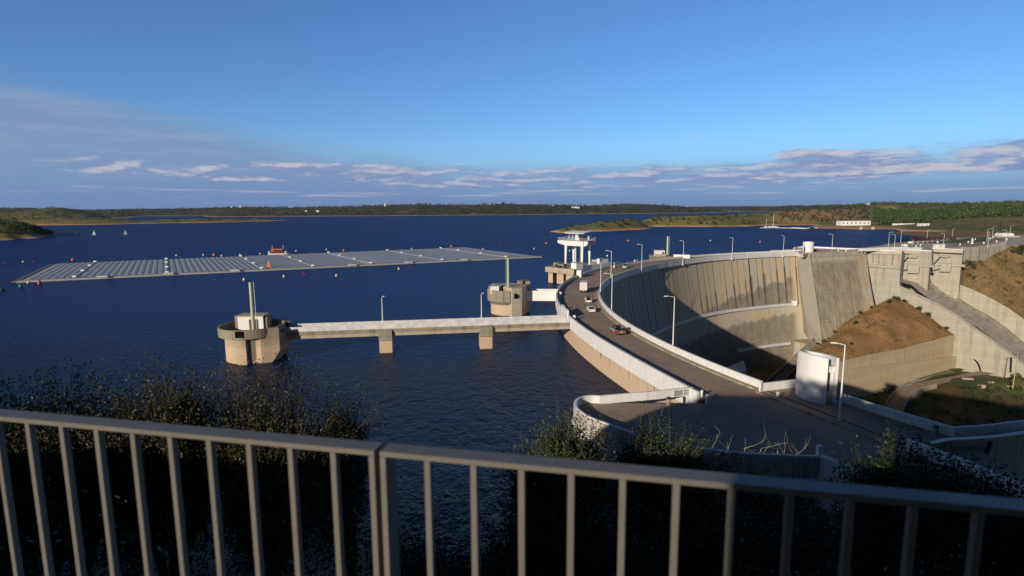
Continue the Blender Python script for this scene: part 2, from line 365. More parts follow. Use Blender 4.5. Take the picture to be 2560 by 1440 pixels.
NEAR = [  # peninsula and right bank: added by maximum to the list above
 (1365, [(795, -3), (1200, -3)]),
 (1380, [(790, -3), (797, .8), (815, 1.2), (835, -3)]),
 (1400, [(752, -3), (762, .8), (790, 2.2), (830, 3), (860, -3)]),
 (1440, [(745, -3), (755, 1), (790, 4), (840, 7.5), (880, 3), (910, -3)]),
 (1500, [(796, -3), (806, 1), (830, 6), (880, 13), (930, 8), (980, -3)]),
 (1570, [(842, -3), (855, 1), (880, 6), (930, 14), (1000, 13), (1080, -3)]),
 (1640, [(985, -3), (998, 1.5), (1025, 8), (1080, 15), (1140, 10), (1200, -3)]),
 (1700, [(980, -3), (992, 1.5), (1020, 7), (1080, 14), (1150, 9), (1220, -3)]),
 (1770, [(960, -3), (972, 1.5), (1010, 8), (1090, 17), (1200, 12), (1300, -3)]),
 (1830, [(965, -3), (980, 1.5), (1020, 9), (1100, 19), (1250, 14), (1380, -3)]),
 (1870, [(975, -3), (990, 1.5), (1040, 11), (1110, 22), (1250, 16), (1400, -3)]),
 (1920, [(1020, -3), (1035, 1.5), (1080, 9), (1160, 20), (1300, 16), (1450, 4), (1600, -3)]),
 (1960, [(1020, -3), (1035, 1.5), (1080, 9), (1180, 23), (1300, 22), (1500, 10), (1800, -3)]),
 (2030, [(1010, -3), (1025, 1.2), (1080, 7), (1230, 27), (1450, 26), (1800, 15), (2400, 0)]),
 (2055, [(850, -3), (870, .8), (960, 2.5), (1080, 6), (1250, 27), (1500, 30), (2600, 20)]),
 (2100, [(850, -3), (862, .8), (960, 3.5), (1080, 8), (1280, 26), (1500, 31), (2600, 24)]),
 (2150, [(832, -3), (845, .8), (930, 4), (1060, 9), (1280, 24), (1500, 30), (2600, 36)]),
 (2220, [(815, -3), (830, .8), (920, 4), (1060, 11), (1280, 21), (1600, 29), (2600, 44)]),
 (2270, [(730, -3), (745, .8), (880, 5), (1060, 12), (1280, 20), (1600, 28), (2600, 42)]),
 (2330, [(705, -3), (720, .8), (860, 6), (1060, 14), (1280, 22), (1600, 28), (2600, 40)]),
 (2380, [(655, -3), (672, 1), (820, 7), (1000, 15), (1250, 25), (1600, 30), (2600, 40)]),
 (2410, [(560, -3), (590, 1.5), (800, 8), (1000, 17), (1200, 26), (1600, 32), (2600, 40)]),
 (2450, [(470, 5.5), (560, 5), (800, 9), (1000, 19), (1200, 28), (1600, 34), (2600, 40)]),
 (2560, [(470, 5.5), (560, 6), (800, 11), (1000, 23), (1200, 31), (1600, 36), (2600, 48)]),
 (2900, [(470, 5.5), (560, 8), (800, 15), (1000, 27), (1200, 34), (1600, 38), (2600, 52)]),
 (3500, [(470, 5.5), (560, 8), (800, 15), (1000, 27), (1200, 34), (1600, 38), (2600, 52)]),
]
def colf(cols, depths):
    xs = [c[0] for c in cols]; H = []
    for _, kn in cols:
        d = [k[0] for k in kn]; z = [k[1] for k in kn]
        H.append(np.interp(np.log(depths), np.log(d), z))
    return np.array(xs, float), np.array(H)
DEP = np.exp(np.linspace(math.log(430), math.log(15000), 330))
PXS = np.concatenate([np.arange(-900, 1360, 11.), np.arange(1360, 2570, 6.), np.arange(2570, 3510, 22.)])
x1, H1 = colf(COLS, DEP); x2, H2 = colf(NEAR, DEP)
TZ = np.zeros((len(PXS), len(DEP))); TX = np.zeros_like(TZ)
for j in range(len(DEP)):
    a = np.interp(PXS, x1, H1[:, j]); b = np.interp(PXS, x2, H2[:, j], left=-3)
    TZ[:, j] = np.maximum(a, b)
for i, px in enumerate(PXS):
    k = ax(px, 1.0)
    for j, d in enumerate(DEP):
        x = k * d; z = TZ[i, j]; TX[i, j] = x
        sc = min(1.0, max(0.0, (z + 1) / 8))
        z += (noise.fractal((x / 220, d / 220, 1.7), .8, 2.1, 5) * 5.5 * sc + noise.fractal((x / 60, d / 60, 4.2), .8, 2.1, 3) * 1.2 * min(1, max(0, (z + 2.4) / 3))) * (min(1.6, d / 1500) if d > 900 else .55)
        TZ[i, j] = z
nc, nd = TZ.shape
vs = [(TX[i, j], DEP[j], TZ[i, j]) for i in range(nc) for j in range(nd)]
fs = [(i * nd + j, (i + 1) * nd + j, (i + 1) * nd + j + 1, i * nd + j + 1) for i in range(nc - 1) for j in range(nd - 1) if max(TZ[i, j], TZ[i + 1, j], TZ[i, j + 1], TZ[i + 1, j + 1]) > -.8]
def tz(px, d):
    """ground height of the far land"""
    j = np.interp(math.log(d), np.log(DEP), np.arange(nd)); i = np.interp(px, PXS, np.arange(nc))
    i0, j0 = int(i), int(j); i1, j1 = min(i0 + 1, nc - 1), min(j0 + 1, nd - 1); a, b = i - i0, j - j0
    return (TZ[i0, j0] * (1 - a) + TZ[i1, j0] * a) * (1 - b) + (TZ[i0, j1] * (1 - a) + TZ[i1, j1] * a) * b
def land_fn(t, b):
    p = t.pos(); x, y, z = t.sep(p)
    n = t.noise(p, .006, 6, .62); n2 = t.noise(p, .03, 6, .65); n3 = t.noise(p, .15, 5, .7)
    g = t.mix(t.ss(n, .42, .60), (.24, .22, .075), (.13, .15, .05))
    g = t.mix(t.mul(t.ss(n2, .50, .62), .7), g, (.36, .24, .12))
    orch = t.mul(t.mul(t.ss(y, 1010, 1080), t.sub(1, t.ss(y, 1420, 1520))), t.mul(t.ss(t.m('DIVIDE', x, y), .44, .50), t.sub(1, t.ss(t.add(t.m('DIVIDE', x, y), t.mul(t.sub(n2, .5), .12)), .585, .64))))
    orch = t.mul(orch, t.ss(n, .36, .52))
    g = t.mix(t.mul(orch, .8), g, (.46, .27, .13))
    far = t.ss(y, 1800, 2800)                         # wooded hills across the lake
    fo = t.mix(t.ss(n2, .40, .62), (.040, .050, .034), (.11, .11, .065))
    fo = t.mix(t.mul(t.ss(n, .58, .66), .8), fo, (.26, .15, .085))
    g = t.mix(far, g, fo)
    g = t.mix(t.mul(t.ss(n3, .54, .70), .4), g, (.06, .07, .03))
    zz = t.add(z, t.mul(t.sub(n3, .5), 1.6))
    beach = t.mul(t.sub(1, t.ss(zz, 1.3, 2.7)), t.ss(t.add(n2, t.mul(t.sub(far, 0), .06)), .30, .46))
    c = t.mix(beach, g, t.mix(t.ss(n2, .45, .6), (.55, .30, .15), (.62, .44, .29)))
    t.put(b.inputs['Base Color'], c)
M_land = mat('land', land_fn, .1, .95, 0, .1)
mb = MB(); mb.v = vs; mb.f = fs
build(mb, 'terrain', M_land, kind='structure', label='low wooded hills, spits and sandy shores round the lake', cat='hills', smooth=True, fix=False)
# ------------------------------------------------------------------ shared materials
M_con = concrete('concrete_pale')
M_conw = concrete('concrete_lake_side', light=(.47, .39, .29), wet=(0, 4.0), algae=.55)
M_conw2 = concrete('concrete_lake_wall', light=(.52, .44, .33), tan=(.56, .44, .30), wet=(0, 4.2), streak=.3, drips=.8)
M_con_sp = concrete('concrete_spillway', light=(.43, .40, .335), dark=(.24, .21, .165), tan=(.42, .36, .27), streak=.6, lift=2.2)
M_con_tan = concrete('concrete_orange_wall', light=(.60, .49, .34), dark=(.40, .31, .20), tan=(.62, .40, .20), streak=.5, tanamt=.5)
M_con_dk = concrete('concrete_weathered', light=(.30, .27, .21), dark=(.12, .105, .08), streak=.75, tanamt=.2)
def butt_fn(t, b):
    p = t.pos(); x, y, z = t.sep(p)
    st = t.noise(t.scale(p, (.4, .4, .03)), 1, 5, .6)
    c = t.mix(t.mul(t.ss(st, .45, .7), .25), (.50, .46, .37), (.38, .34, .265))
    fz = t.m('FRACT', t.m('DIVIDE', t.add(z, 100), 3.0)); c = t.mix(t.mul(t.m('LESS_THAN', fz, .05), .35), c, (.25, .22, .18))
    t.put(b.inputs['Base Color'], c)
M_butt = mat('concrete_buttress', butt_fn, .5, .9, 0, .2)
M_white = varied('white_paint', (.78, .78, .77), .05, .5, .55, dirt=((.52, .49, .44), .55))
M_whitec = varied('white_clean', (.82, .82, .81), .03, .5, .5)
M_greyp = varied('grey_metal', (.42, .43, .44), .1, .8, .45, .3)
M_dark = varied('dark_metal', (.03, .03, .033), .2, 1.5, .6)
M_hole = mat('dark_opening', None, .008, .95, 0, 0)
M_glass = mat('green_glass', None, (.09, .12, .085), .12, 0, .8)
def asphalt_fn(t, b):
    p = t.pos(); n = t.noise(p, .25, 6, .65); g = t.noise(p, 14, 3, .7); r = t.noise(t.scale(p, (1, 1, 1)), .035, 3, .5)
    c = t.mix(t.ss(n, .35, .65), (.34, .255, .195), (.42, .325, .25))
    c = t.mix(t.mul(t.ss(g, .3, .7), .25), c, (.22, .17, .13))
    x, y, z = t.sep(p)
    R = t.m('SQRT', t.add(t.m('POWER', t.sub(x, 202.1), 2), t.m('POWER', t.sub(y, 147.7), 2)))
    tr = t.noise(t.vec(t.mul(R, 1.3), t.mul(n, .4), 0), 1, 4, .6)
    c = t.mix(t.mul(t.ss(tr, .50, .62), .30), c, (.26, .20, .155))
    t.put(b.inputs['Base Color'], c)
    bp = t.node('ShaderNodeBump'); bp.inputs['Strength'].default_value = .2; bp.inputs['Distance'].default_value = .03
    t.put(bp.inputs['Height'], g); t.l.new(bp.outputs[0], b.inputs['Normal'])
M_road = mat('asphalt', asphalt_fn, .1, .9, 0, .2)
def pave_fn(t, b):
    p = t.pos(); x, y, z = t.sep(p); n = t.noise(p, .35, 6, .7); n2 = t.noise(p, 1.8, 5, .7)
    c = t.mix(t.ss(n, .35, .66), (.32, .25, .19), (.40, .315, .24))
    c = t.mix(t.mul(t.ss(n2, .60, .74), .6), c, (.17, .125, .095))
    t.put(b.inputs['Base Color'], c)
M_pave = mat('platform_paving', pave_fn, .2, .9, 0, .2)
def kerb_fn(t, b):
    p = t.pos(); n = t.noise(p, .8, 6, .7); c = t.mix(t.ss(n, .4, .65), (.50, .42, .31), (.26, .22, .13)); t.put(b.inputs['Base Color'], c)
M_kerb = mat('mossy_kerb', kerb_fn, .3, .95, 0, .1)
# ------------------------------------------------------------------ arch dam
DC = (202.1, 147.7)
def ap(r, th, z=0): a = math.radians(th); return (DC[0] + r * math.cos(a), DC[1] + r * math.sin(a), z)
RU = np.polynomial.Polynomial.fit([101, 108, 115, 122, 130, 143, 155, 163, 171, 180, 190, 198, 202], [191.5, 190.6, 190, 189.6, 189.3, 189.2, 190.4, 190.3, 190, 188.9, 188.1, 188.6, 189.4], 6)
def ru(th): return float(RU(th))
def rd(th): return 177.0 + float(np.interp(th, [101, 112, 122, 135, 145, 160, 175, 202], [5.2, 2.6, 1.4, -1.4, -2.2, -.6, -.2, .7]))
TH = np.arange(101, 202.3, 1.0)
def ring(mbd, ths, prof):
    """sweep a closed radial section: prof(th) -> [(r, z)...]"""
    n0 = len(mbd.v); vs = []; m = None
    for th in ths:
        pr = prof(th); m = len(pr)
        vs += [ap(r, th, z) for r, z in pr]
    fs = []
    for i in range(len(ths) - 1):
        for k in range(m): fs.append((i * m + k, i * m + (k + 1) % m, (i + 1) * m + (k + 1) % m, (i + 1) * m + k))
    fs += [tuple(range(m))[::-1], tuple(range((len(ths) - 1) * m, len(ths) * m))]
    return mbd.add(vs, fs)
def arch_fn(t, b):
    p = t.pos(); x, y, z = t.sep(p)
    th = t.m('ARCTAN2', t.sub(y, DC[1]), t.sub(x, DC[0])); deg = t.mul(th, 57.2958)
    u0 = t.mul(th, 177); q = t.vec(u0, 0, z)                      # metres along the arch
    u = t.add(u0, t.mul(t.sub(t.noise(t.vec(t.mul(u0, .11), 3, 0), 1, 3), .5), 7.5))
    blot = t.noise(t.scale(q, (1, 1, .5)), .085, 5, .6); fine = t.noise(t.scale(q, (1.1, 1, .05)), 1, 5, .65)
    c = t.mix(t.ss(blot, .40, .60), (.54, .50, .42), (.60, .475, .32))
    c = t.mix(t.mul(t.ss(fine, .46, .68), .32), c, (.34, .28, .21))
    # dark lichen field: higher towards the far abutment, again under the first gallery
    wob = t.noise(t.vec(t.mul(u, .18), 0, 0), 1, 2)
    lim = t.add(t.lin(deg, 101, 138, -6.5, -27), t.mul(t.sub(wob, .5), 9))
    cell = t.m('FRACT', t.mul(t.m('FLOOR', t.m('DIVIDE', u, 3.0)), .618))
    lim = t.add(lim, t.lin(cell, 0, 1, -1.0, .8))
    low = t.m('GREATER_THAN', -22.7, z)
    lim2 = t.add(t.lin(deg, 101, 130, -27.2, -33), t.lin(cell, 0, 1, -.8, .8))
    lim = t.add(t.mul(lim, t.sub(1, low)), t.mul(lim2, low))
    brk = t.noise(q, .8, 4, .65)
    dk = t.ss(t.add(t.sub(lim, z), t.mul(t.sub(brk, .5), 3.0)), -.6, 1.6)
    dk = t.mul(dk, t.ss(deg, 101.5, 103.2))
    dk = t.mul(dk, t.lin(t.noise(q, .25, 4, .6), .3, .7, .62, .98))
    c = t.mix(dk, c, (.225, .195, .15))
    # pale lime lines on the lifts and joints inside the dark field
    fz = t.m('FRACT', t.m('DIVIDE', t.add(z, 100), 2.1)); hl = t.mul(t.m('LESS_THAN', fz, .10), t.ss(t.noise(t.scale(q, (.35, 1, 1)), 1, 3), .44, .60))
    fu = t.m('FRACT', t.m('DIVIDE', t.add(u, 900), 6.1)); vl = t.mul(t.m('LESS_THAN', t.m('ABSOLUTE', t.sub(fu, .52)), .028), t.ss(t.noise(t.scale(q, (1, 1, .3)), 1, 3), .44, .6))
    c = t.mix(t.mul(t.m('MAXIMUM', hl, vl), t.add(.12, t.mul(dk, .6))), c, (.47, .42, .34))
    # seeping joints: thin black stripes with plume-shaped stains half way down
    jn = t.m('ABSOLUTE', t.sub(t.m('FRACT', t.m('DIVIDE', t.add(u, 900.4), 4.9)), .5))
    jid = t.m('FRACT', t.mul(t.m('FLOOR', t.m('DIVIDE', t.add(u, 900.4), 4.9)), .618))
    wj = t.add(.028, t.mul(t.noise(t.vec(u, 0, t.mul(z, .25)), 1, 2), .05))
    leng = t.lin(jid, 0, 1, -10, -40)
    js = t.mul(t.m('LESS_THAN', jn, wj), t.ss(t.sub(z, leng), 0, 4))
    js = t.mul(js, t.lin(jid, 0, 1, .35, 1.0)); js = t.mul(js, t.m('GREATER_THAN', z, -22.7))
    pt0 = t.add(t.lin(deg, 103, 128, 1.5, -13), t.lin(jid, 0, 1, -1.5, 1.5))     # tip of each plume
    dz = t.sub(pt0, z)
    pw = t.mul(t.mul(t.ss(dz, 0, 5), t.lin(jid, 0, 1, .05, .24)), 1)
    plume = t.mul(t.ss(t.sub(pw, t.add(jn, t.mul(t.sub(brk, .5), .12))), 0, .06), t.mul(t.ss(dz, 0, .8), t.sub(1, t.mul(t.ss(dz, 9, 16), .6))))
    plume = t.mul(plume, t.mul(t.sub(1, t.ss(deg, 124, 131)), t.sub(1, low)))
    c = t.mix(t.mul(plume, .62), c, (.10, .085, .065))
    c = t.mix(t.mul(js, .93), c, (.022, .02, .018))
    t.put(b.inputs['Base Color'], c)
M_arch = mat('arch_face_concrete', arch_fn, .4, .9, 0, .2)
dam = thing('arch_dam', ap(183, 150, 6), 'curved concrete arch dam carrying a road along its crest, white parapets on both sides', 'dam')
def face_r(th, z): return rd(th) + .9 - .20 * max(0, 4.6 - z) - (0 if z > -30 else 0)
def body_prof(th):
    zs = [5.2, 0, -8, -16, -24, -32, -40, -50, -62, -76, -90]
    return [(ru(th) - .15, 5.7), (face_r(th, 5.2) , 5.7)] + [(face_r(th, z), z) for z in zs] + [(ru(th) - .15, -90)]
def split_prof():   # downstream face and lake-side face get their own concrete
    pass
part(ring(MB(), np.concatenate([[98.5, 99.7], TH]), lambda th: [(ru(th) - 6, 5.55), (face_r(th, 5.2), 5.55)] + [(face_r(th, z), z) for z in (5.2, 0, -8, -16, -24, -32, -40, -50, -62, -76, -90)] + [(ru(th) - 6, -90)]), 'downstream_face', M_arch, dam)
part(ring(MB(), TH, lambda th: [(ru(th) - .15, 4.6), (ru(th) - 5.9, 4.6), (ru(th) - 5.9, -12), (ru(th) - .15, -12)]), 'upstream_face', M_conw2, dam)
ub = ring(MB(), TH, lambda th: [(ru(th) + .22, 7.1), (ru(th) - .22, 7.1), (ru(th) - .22, 5.6), (ru(th) - .08, 4.2), (ru(th) + .3, 4.3)])
part(ub, 'upstream_parapet', M_white, dam)
db = ring(MB(), TH, lambda th: [(rd(th) + .15, 7.2), (rd(th) - .25, 7.2), (rd(th) - .25, 4.75), (rd(th) - .05, 4.55), (rd(th) + 1.0, 4.55), (rd(th) + 1.0, 4.9), (rd(th) + .15, 5.2)])
part(db, 'downstream_parapet', M_white, dam)
part(ring(MB(), np.arange(101, 202.3, 1.0), lambda th: [(rd(th) + .16, 6.12), (rd(th) + 1.0, 6.12), (rd(th) + 1.0, 5.0), (rd(th) + .16, 5.0)]), 'walkway', M_con, dam)
part(ring(MB(), TH, lambda th: [(rd(th) + 1.01, 6.20), (rd(th) + 1.32, 6.20), (rd(th) + 1.36, 5.5), (rd(th) + 1.01, 5.5)]), 'kerb', M_kerb, dam)
part(ring(MB(), TH, lambda th: [(ru(th) - .24, 6.16), (ru(th) - 1.3, 6.16), (ru(th) - 1.34, 5.5), (ru(th) - .24, 5.5)]), 'lake_side_walkway', M_con, dam)
def gallery(z, t0, t1, name='gallery'):
    r0 = lambda th: face_r(th, z)
    return part(ring(MB(), np.arange(t0, t1 + .1, 1.0), lambda th: [(r0(th) + .5, z + .55), (r0(th) - 1.25, z + .55), (r0(th) - 1.25, z - .75), (r0(th) - 1.0, z - .95), (r0(th) + .5, z - .95)]), name, M_white, dam)
gallery(-22.6, 103.0, 190); gallery(-44.4, 104.2, 119.0)
g = MB(); e = ap(face_r(103, -22) - .6, 102.6, -23.6); g.box(e, (2.6, 2.2, 2.9)); part(g, 'gallery_end_box', M_whitec, dam)
# raised white panel where the intake bridge joins, and the blocks where the short bridges join
def panel(pa, z0, z1, t=.5):
    return MB().wall(pa, t, z0, z1)
th_ = [-176.3 + 360, -177.5 + 360, -178.9 + 360]
part(panel([ap(ru(a) + .12, a) for a in th_], 4.4, 8.2), 'gate_panel', M_whitec, dam)
part(MB().wall([ap(ru(157.6) + .3, 157.6), ap(ru(157.6) - 1.6, 157.6)], 2.8, 4.6, 8.9), 'parapet_block', M_white, dam)
part(MB().wall([ap(ru(144.6) + .3, 144.6), ap(ru(142.6) + .3, 142.6)], .5, 5, 8.2), 'equipment_panel', M_greyp, dam)
part(MB().wall([ap(ru(138.6) + .1, 138.6), ap(ru(137.6) + .1, 137.6)], .5, 5, 7.9), 'parapet_step', M_white, dam)
# road surface on the crest
rb = MB(); vs = []; THR = np.arange(101, 203.1, 1.0)
for th in THR: vs += [ap(rd(th) + 1.3, th, 6.0), ap(ru(th) - 1.28, th, 6.0)]
rb.add(vs, [(2 * i, 2 * i + 1, 2 * i + 3, 2 * i + 2) for i in range(len(THR) - 1)])
build(rb, 'crest_road', M_road, kind='structure', label='brown worn asphalt road curving along the crest of the dam', cat='road')
# little white marker posts on the lake-side walkway
for i, (px, py, lab) in enumerate([(1401.0, 738, 'white marker box on the dam walkway left of the box truck'), (1408.7, 772.5, 'white marker box on the dam walkway left of the white hatchback and saloon'),
                      (1435.6, 798.5, 'white marker box on the dam walkway just past the raised white panel'), (1462, 688, 'white marker box on the dam walkway below the gantry crane platform'),
                      (1535.0, 669, 'white marker box on the dam walkway left of the oncoming minivan')]):
    x, y, z = pt(px, py, 6.16); p_ = MB().box((x, y, 6.16), (.62, .62, .95)); p_.box((x, y, 7.111), (.5, .5, .1))
    build(p_, 'marker_box', M_whitec, label=lab, cat='marker post', group='white marker boxes along the lake-side walkway')
# ------------------------------------------------------------------ far abutment: buttress, gravity wall, spillway
def P3(px, py, y): return py_(px, py, y)
def block(front, name, m, parent, back=(10, 18), **k):
    """solid whose front outline is given; pushed back away from the viewer"""
    n = len(front); q = [(p[0] + back[0], p[1] + back[1], p[2]) for p in front]
    b = MB(); b.add(list(front) + q, [tuple(range(n)), tuple(range(n, 2 * n))[::-1]] + [(i, n + i, n + (i + 1) % n, (i + 1) % n) for i in range(n)])
    return part(b, name, m, parent, **k)
abut = thing('gravity_dam_wall', P3(2090, 640, 335), 'straight sloping concrete wall with brown lichen panels between the arch and the spillway', 'dam wall')
bf = [P3(1994, 632.5, 327), P3(2025, 631.5, 330), P3(2029, 665, 326), P3(2039, 730, 319), P3(2049, 800, 310), P3(2058, 862, 302), P3(2022, 848, 300), P3(2014, 790, 308), P3(2006, 740, 314), P3(2000, 700, 319), P3(1994, 655, 324)]
b = MB(); n = len(bf); q = [(p[0] + 14, p[1] + 30, p[2]) for p in bf]
block(bf, 'buttress', M_butt, abut, (9, 26))
part(MB().prism([(161, 312), (166, 306), (186, 322), (168, 336)], -75, -43), 'core', M_con, abut)
def grav_fn(t, b):
    p = t.pos(); x, y, z = t.sep(p); u = t.add(t.mul(x, .9), t.mul(y, .1)); q = t.vec(u, 0, z)
    blot = t.noise(q, .10, 5, .6); fine = t.noise(t.scale(q, (1.2, 1, .06)), 1, 5, .65); brk = t.noise(q, .7, 4, .6)
    c = t.mix(t.ss(blot, .4, .6), (.50, .44, .345), (.48, .38, .26))
    sl = t.sub(u, t.mul(z, .30))                                   # joints lean with the face
    edge = t.m('MINIMUM', t.ss(sl, 190.5, 192), t.sub(1, t.ss(sl, 222, 226)))
    dk = t.mul(t.ss(t.add(t.sub(1.2, z), t.mul(t.sub(brk, .5), 4)), -1, 2), edge)
    dk = t.mul(dk, t.lin(t.noise(t.scale(q, (.35, 1, .12)), 1, 4, .6), .35, .62, .45, .98))
    c = t.mix(dk, c, (.25, .21, .155)); c = t.mix(t.mul(t.ss(fine, .48, .7), .4), c, (.15, .125, .09))
    fz = t.m('FRACT', t.m('DIVIDE', t.add(z, 100), 2.1)); hl = t.mul(t.m('LESS_THAN', fz, .1), t.ss(t.noise(t.scale(q, (.3, 1, 1)), 1, 3), .40, .58))
    f2 = t.m('FRACT', t.m('DIVIDE', sl, 5.2)); vl = t.mul(t.m('LESS_THAN', t.m('ABSOLUTE', t.sub(f2, .5)), .03), t.ss(t.noise(t.scale(q, (1, 1, .3)), 1, 3), .42, .58))
    c = t.mix(t.mul(t.m('MAXIMUM', hl, vl), .5), c, (.46, .41, .33))
    f3 = t.m('FRACT', t.m('DIVIDE', t.add(sl, 2.0), 10.4)); c = t.mix(t.mul(t.m('LESS_THAN', f3, .02), .8), c, (.06, .05, .04))
    t.put(b.inputs['Base Color'], c)
M_grav = mat('gravity_wall_concrete', grav_fn, .4, .9, 0, .2)
gf = [P3(2025.5, 631.5, 331), P3(2165, 624.5, 345), P3(2167, 650, 343), P3(2172, 690, 336), P3(2180, 735, 326), P3(2190, 790, 312), P3(2200, 840, 300), P3(2058, 862, 302.6), P3(2049, 800, 310.6), P3(2039, 730, 319.6), P3(2029, 665, 326.6)]
g = MB(); c0 = len(gf)
# upper vertical strip then the battered face in facets
up = [P3(2025.5, 631.5, 331), P3(2165, 624.5, 346), P3(2166, 638, 346), P3(2027, 645, 331)]
block(up, 'coping', M_con_sp, abut, (3, 8))
rows = [[P3(2027, 645.2, 330.6), P3(2166, 638.2, 345.6)], [P3(2029, 665, 326.8), P3(2168, 655, 342.5)], [P3(2039, 730, 319.8), P3(2176, 712, 332)], [P3(2049, 800, 310.8), P3(2186, 768, 321)], [P3(2058, 866, 302.8), P3(2200, 846, 306)]]
g = MB(); vs = [];
for a, b_ in rows:
    for k in range(9): s = k / 8; vs.append([a[i] * (1 - s) + b_[i] * s for i in range(3)])
back = [(v[0] + 4, v[1] + 14, v[2]) for v in vs]
fs = [(r * 9 + k, r * 9 + k + 1, (r + 1) * 9 + k + 1, (r + 1) * 9 + k) for r in range(4) for k in range(8)]
g.add(vs, fs); part(g, 'sloping_face', M_grav, abut)
# spillway: plan axes found from the pier faces
V = (.68, -.73); U = (.73, .68)
sp = thing('spillway', pt(2250, 629, 6), 'pale concrete spillway with three tall gate piers and two chutes beside the dam', 'spillway')
A1 = pt(2167, 625, 6)[:2]; A2 = pt(2255, 624.4, 6)[:2]; A3 = pt(2331, 621.3, 6)[:2]
def w(px, py, A): return vp(px, py, A, V)
def pier(outline, A, depth, name='gate_pier', m=None):
    fr = [w(px, py, A) for px, py in outline]; n = len(fr)
    q = [(p[0] + U[0] * depth, p[1] + U[1] * depth, p[2]) for p in fr]
    b = MB().add(fr + q, [tuple(range(n)), tuple(range(n, 2 * n))[::-1]] + [(i, n + i, n + (i + 1) % n, (i + 1) % n) for i in range(n)])
    return part(b, name, m or M_con_sp, sp)
p1 = pier([(2167, 626), (2255, 629.8), (2251, 672), (2249, 690), (2248, 780), (2190, 800), (2184, 757), (2175, 705), (2168, 660)], A1, 6)
def ledge(a, b_, A, t, out, name='pier_ledge', d=7):
    """horizontal corbel on a pier face between two bearings"""
    o = (-U[0] * out, -U[1] * out)
    pa, pb = w(a[0], a[1], A), w(b_[0], b_[1], A); z = (pa[2] + pb[2]) / 2
    L = [(pa[0] + o[0], pa[1] + o[1]), (pb[0] + o[0], pb[1] + o[1]), (pb[0] + U[0] * .5, pb[1] + U[1] * .5), (pa[0] + U[0] * .5, pa[1] + U[1] * .5)]
    return part(MB().prism(L, z - t, z), name, M_con_sp, sp)
ledge((2165, 659.5), (2252, 667), A1, 1.5, 1.4)
p2 = pier([(2272, 625.2), (2329, 627.2), (2329, 664), (2323, 670), (2318, 735), (2312, 748), (2290, 738), (2268, 720)], A2, 5)
# set-back side walls of the gate bays
def bay(px0, px1, ytop, ybot0, ybot1, A, name='bay_wall'):
    f = [w(px0, ytop, A), w(px1, ytop + 1, A), w(px1, ybot1, A), w(px0, ybot0, A)]
    n = 4; q = [(p[0] + U[0] * 3, p[1] + U[1] * 3, p[2]) for p in f]
    return part(MB().add(f + q, [(0, 1, 2, 3), (7, 6, 5, 4), (0, 4, 5, 1), (1, 5, 6, 2), (2, 6, 7, 3), (3, 7, 4, 0)]), name, M_con_sp, sp)
A2b = (A2[0] + U[0] * 1.2, A2[1] + U[1] * 1.2); A3b = (A3[0] + U[0] * 1.2, A3[1] + U[1] * 1.2)
bay(2246, 2274, 624.2, 706, 736, A2b); bay(2323, 2352, 621.0, 694, 742, A3b)
p3_ = pier([(2350, 622.5), (2408, 625.8), (2404, 658), (2402, 668), (2398, 710), (2395, 745), (2372, 760), (2348, 722)], A3, 4)
ledge((2329 - 60, 657.5), (2337, 663.5), A2, 1.5, 1.3); ledge((2346, 657), (2414, 662), A3, 1.5, 1.3)
# crest rims
for (a, b_, A) in (((2149, 624), (2255, 629.6), A1), ((2255, 624.2), (2329, 627), A2), ((2331, 621.1), (2408, 625.6), A3)):
    pa, pb = w(a[0], a[1], A), w(b_[0], b_[1], A); o = .25
    L = [(pa[0] - U[0] * o, pa[1] - U[1] * o), (pb[0] - U[0] * o, pb[1] - U[1] * o), (pb[0] + U[0] * .6, pb[1] + U[1] * .6), (pa[0] + U[0] * .6, pa[1] + U[1] * .6)]
    part(MB().prism(L, 5.75, 6.35), 'crest_rim', M_white, sp)
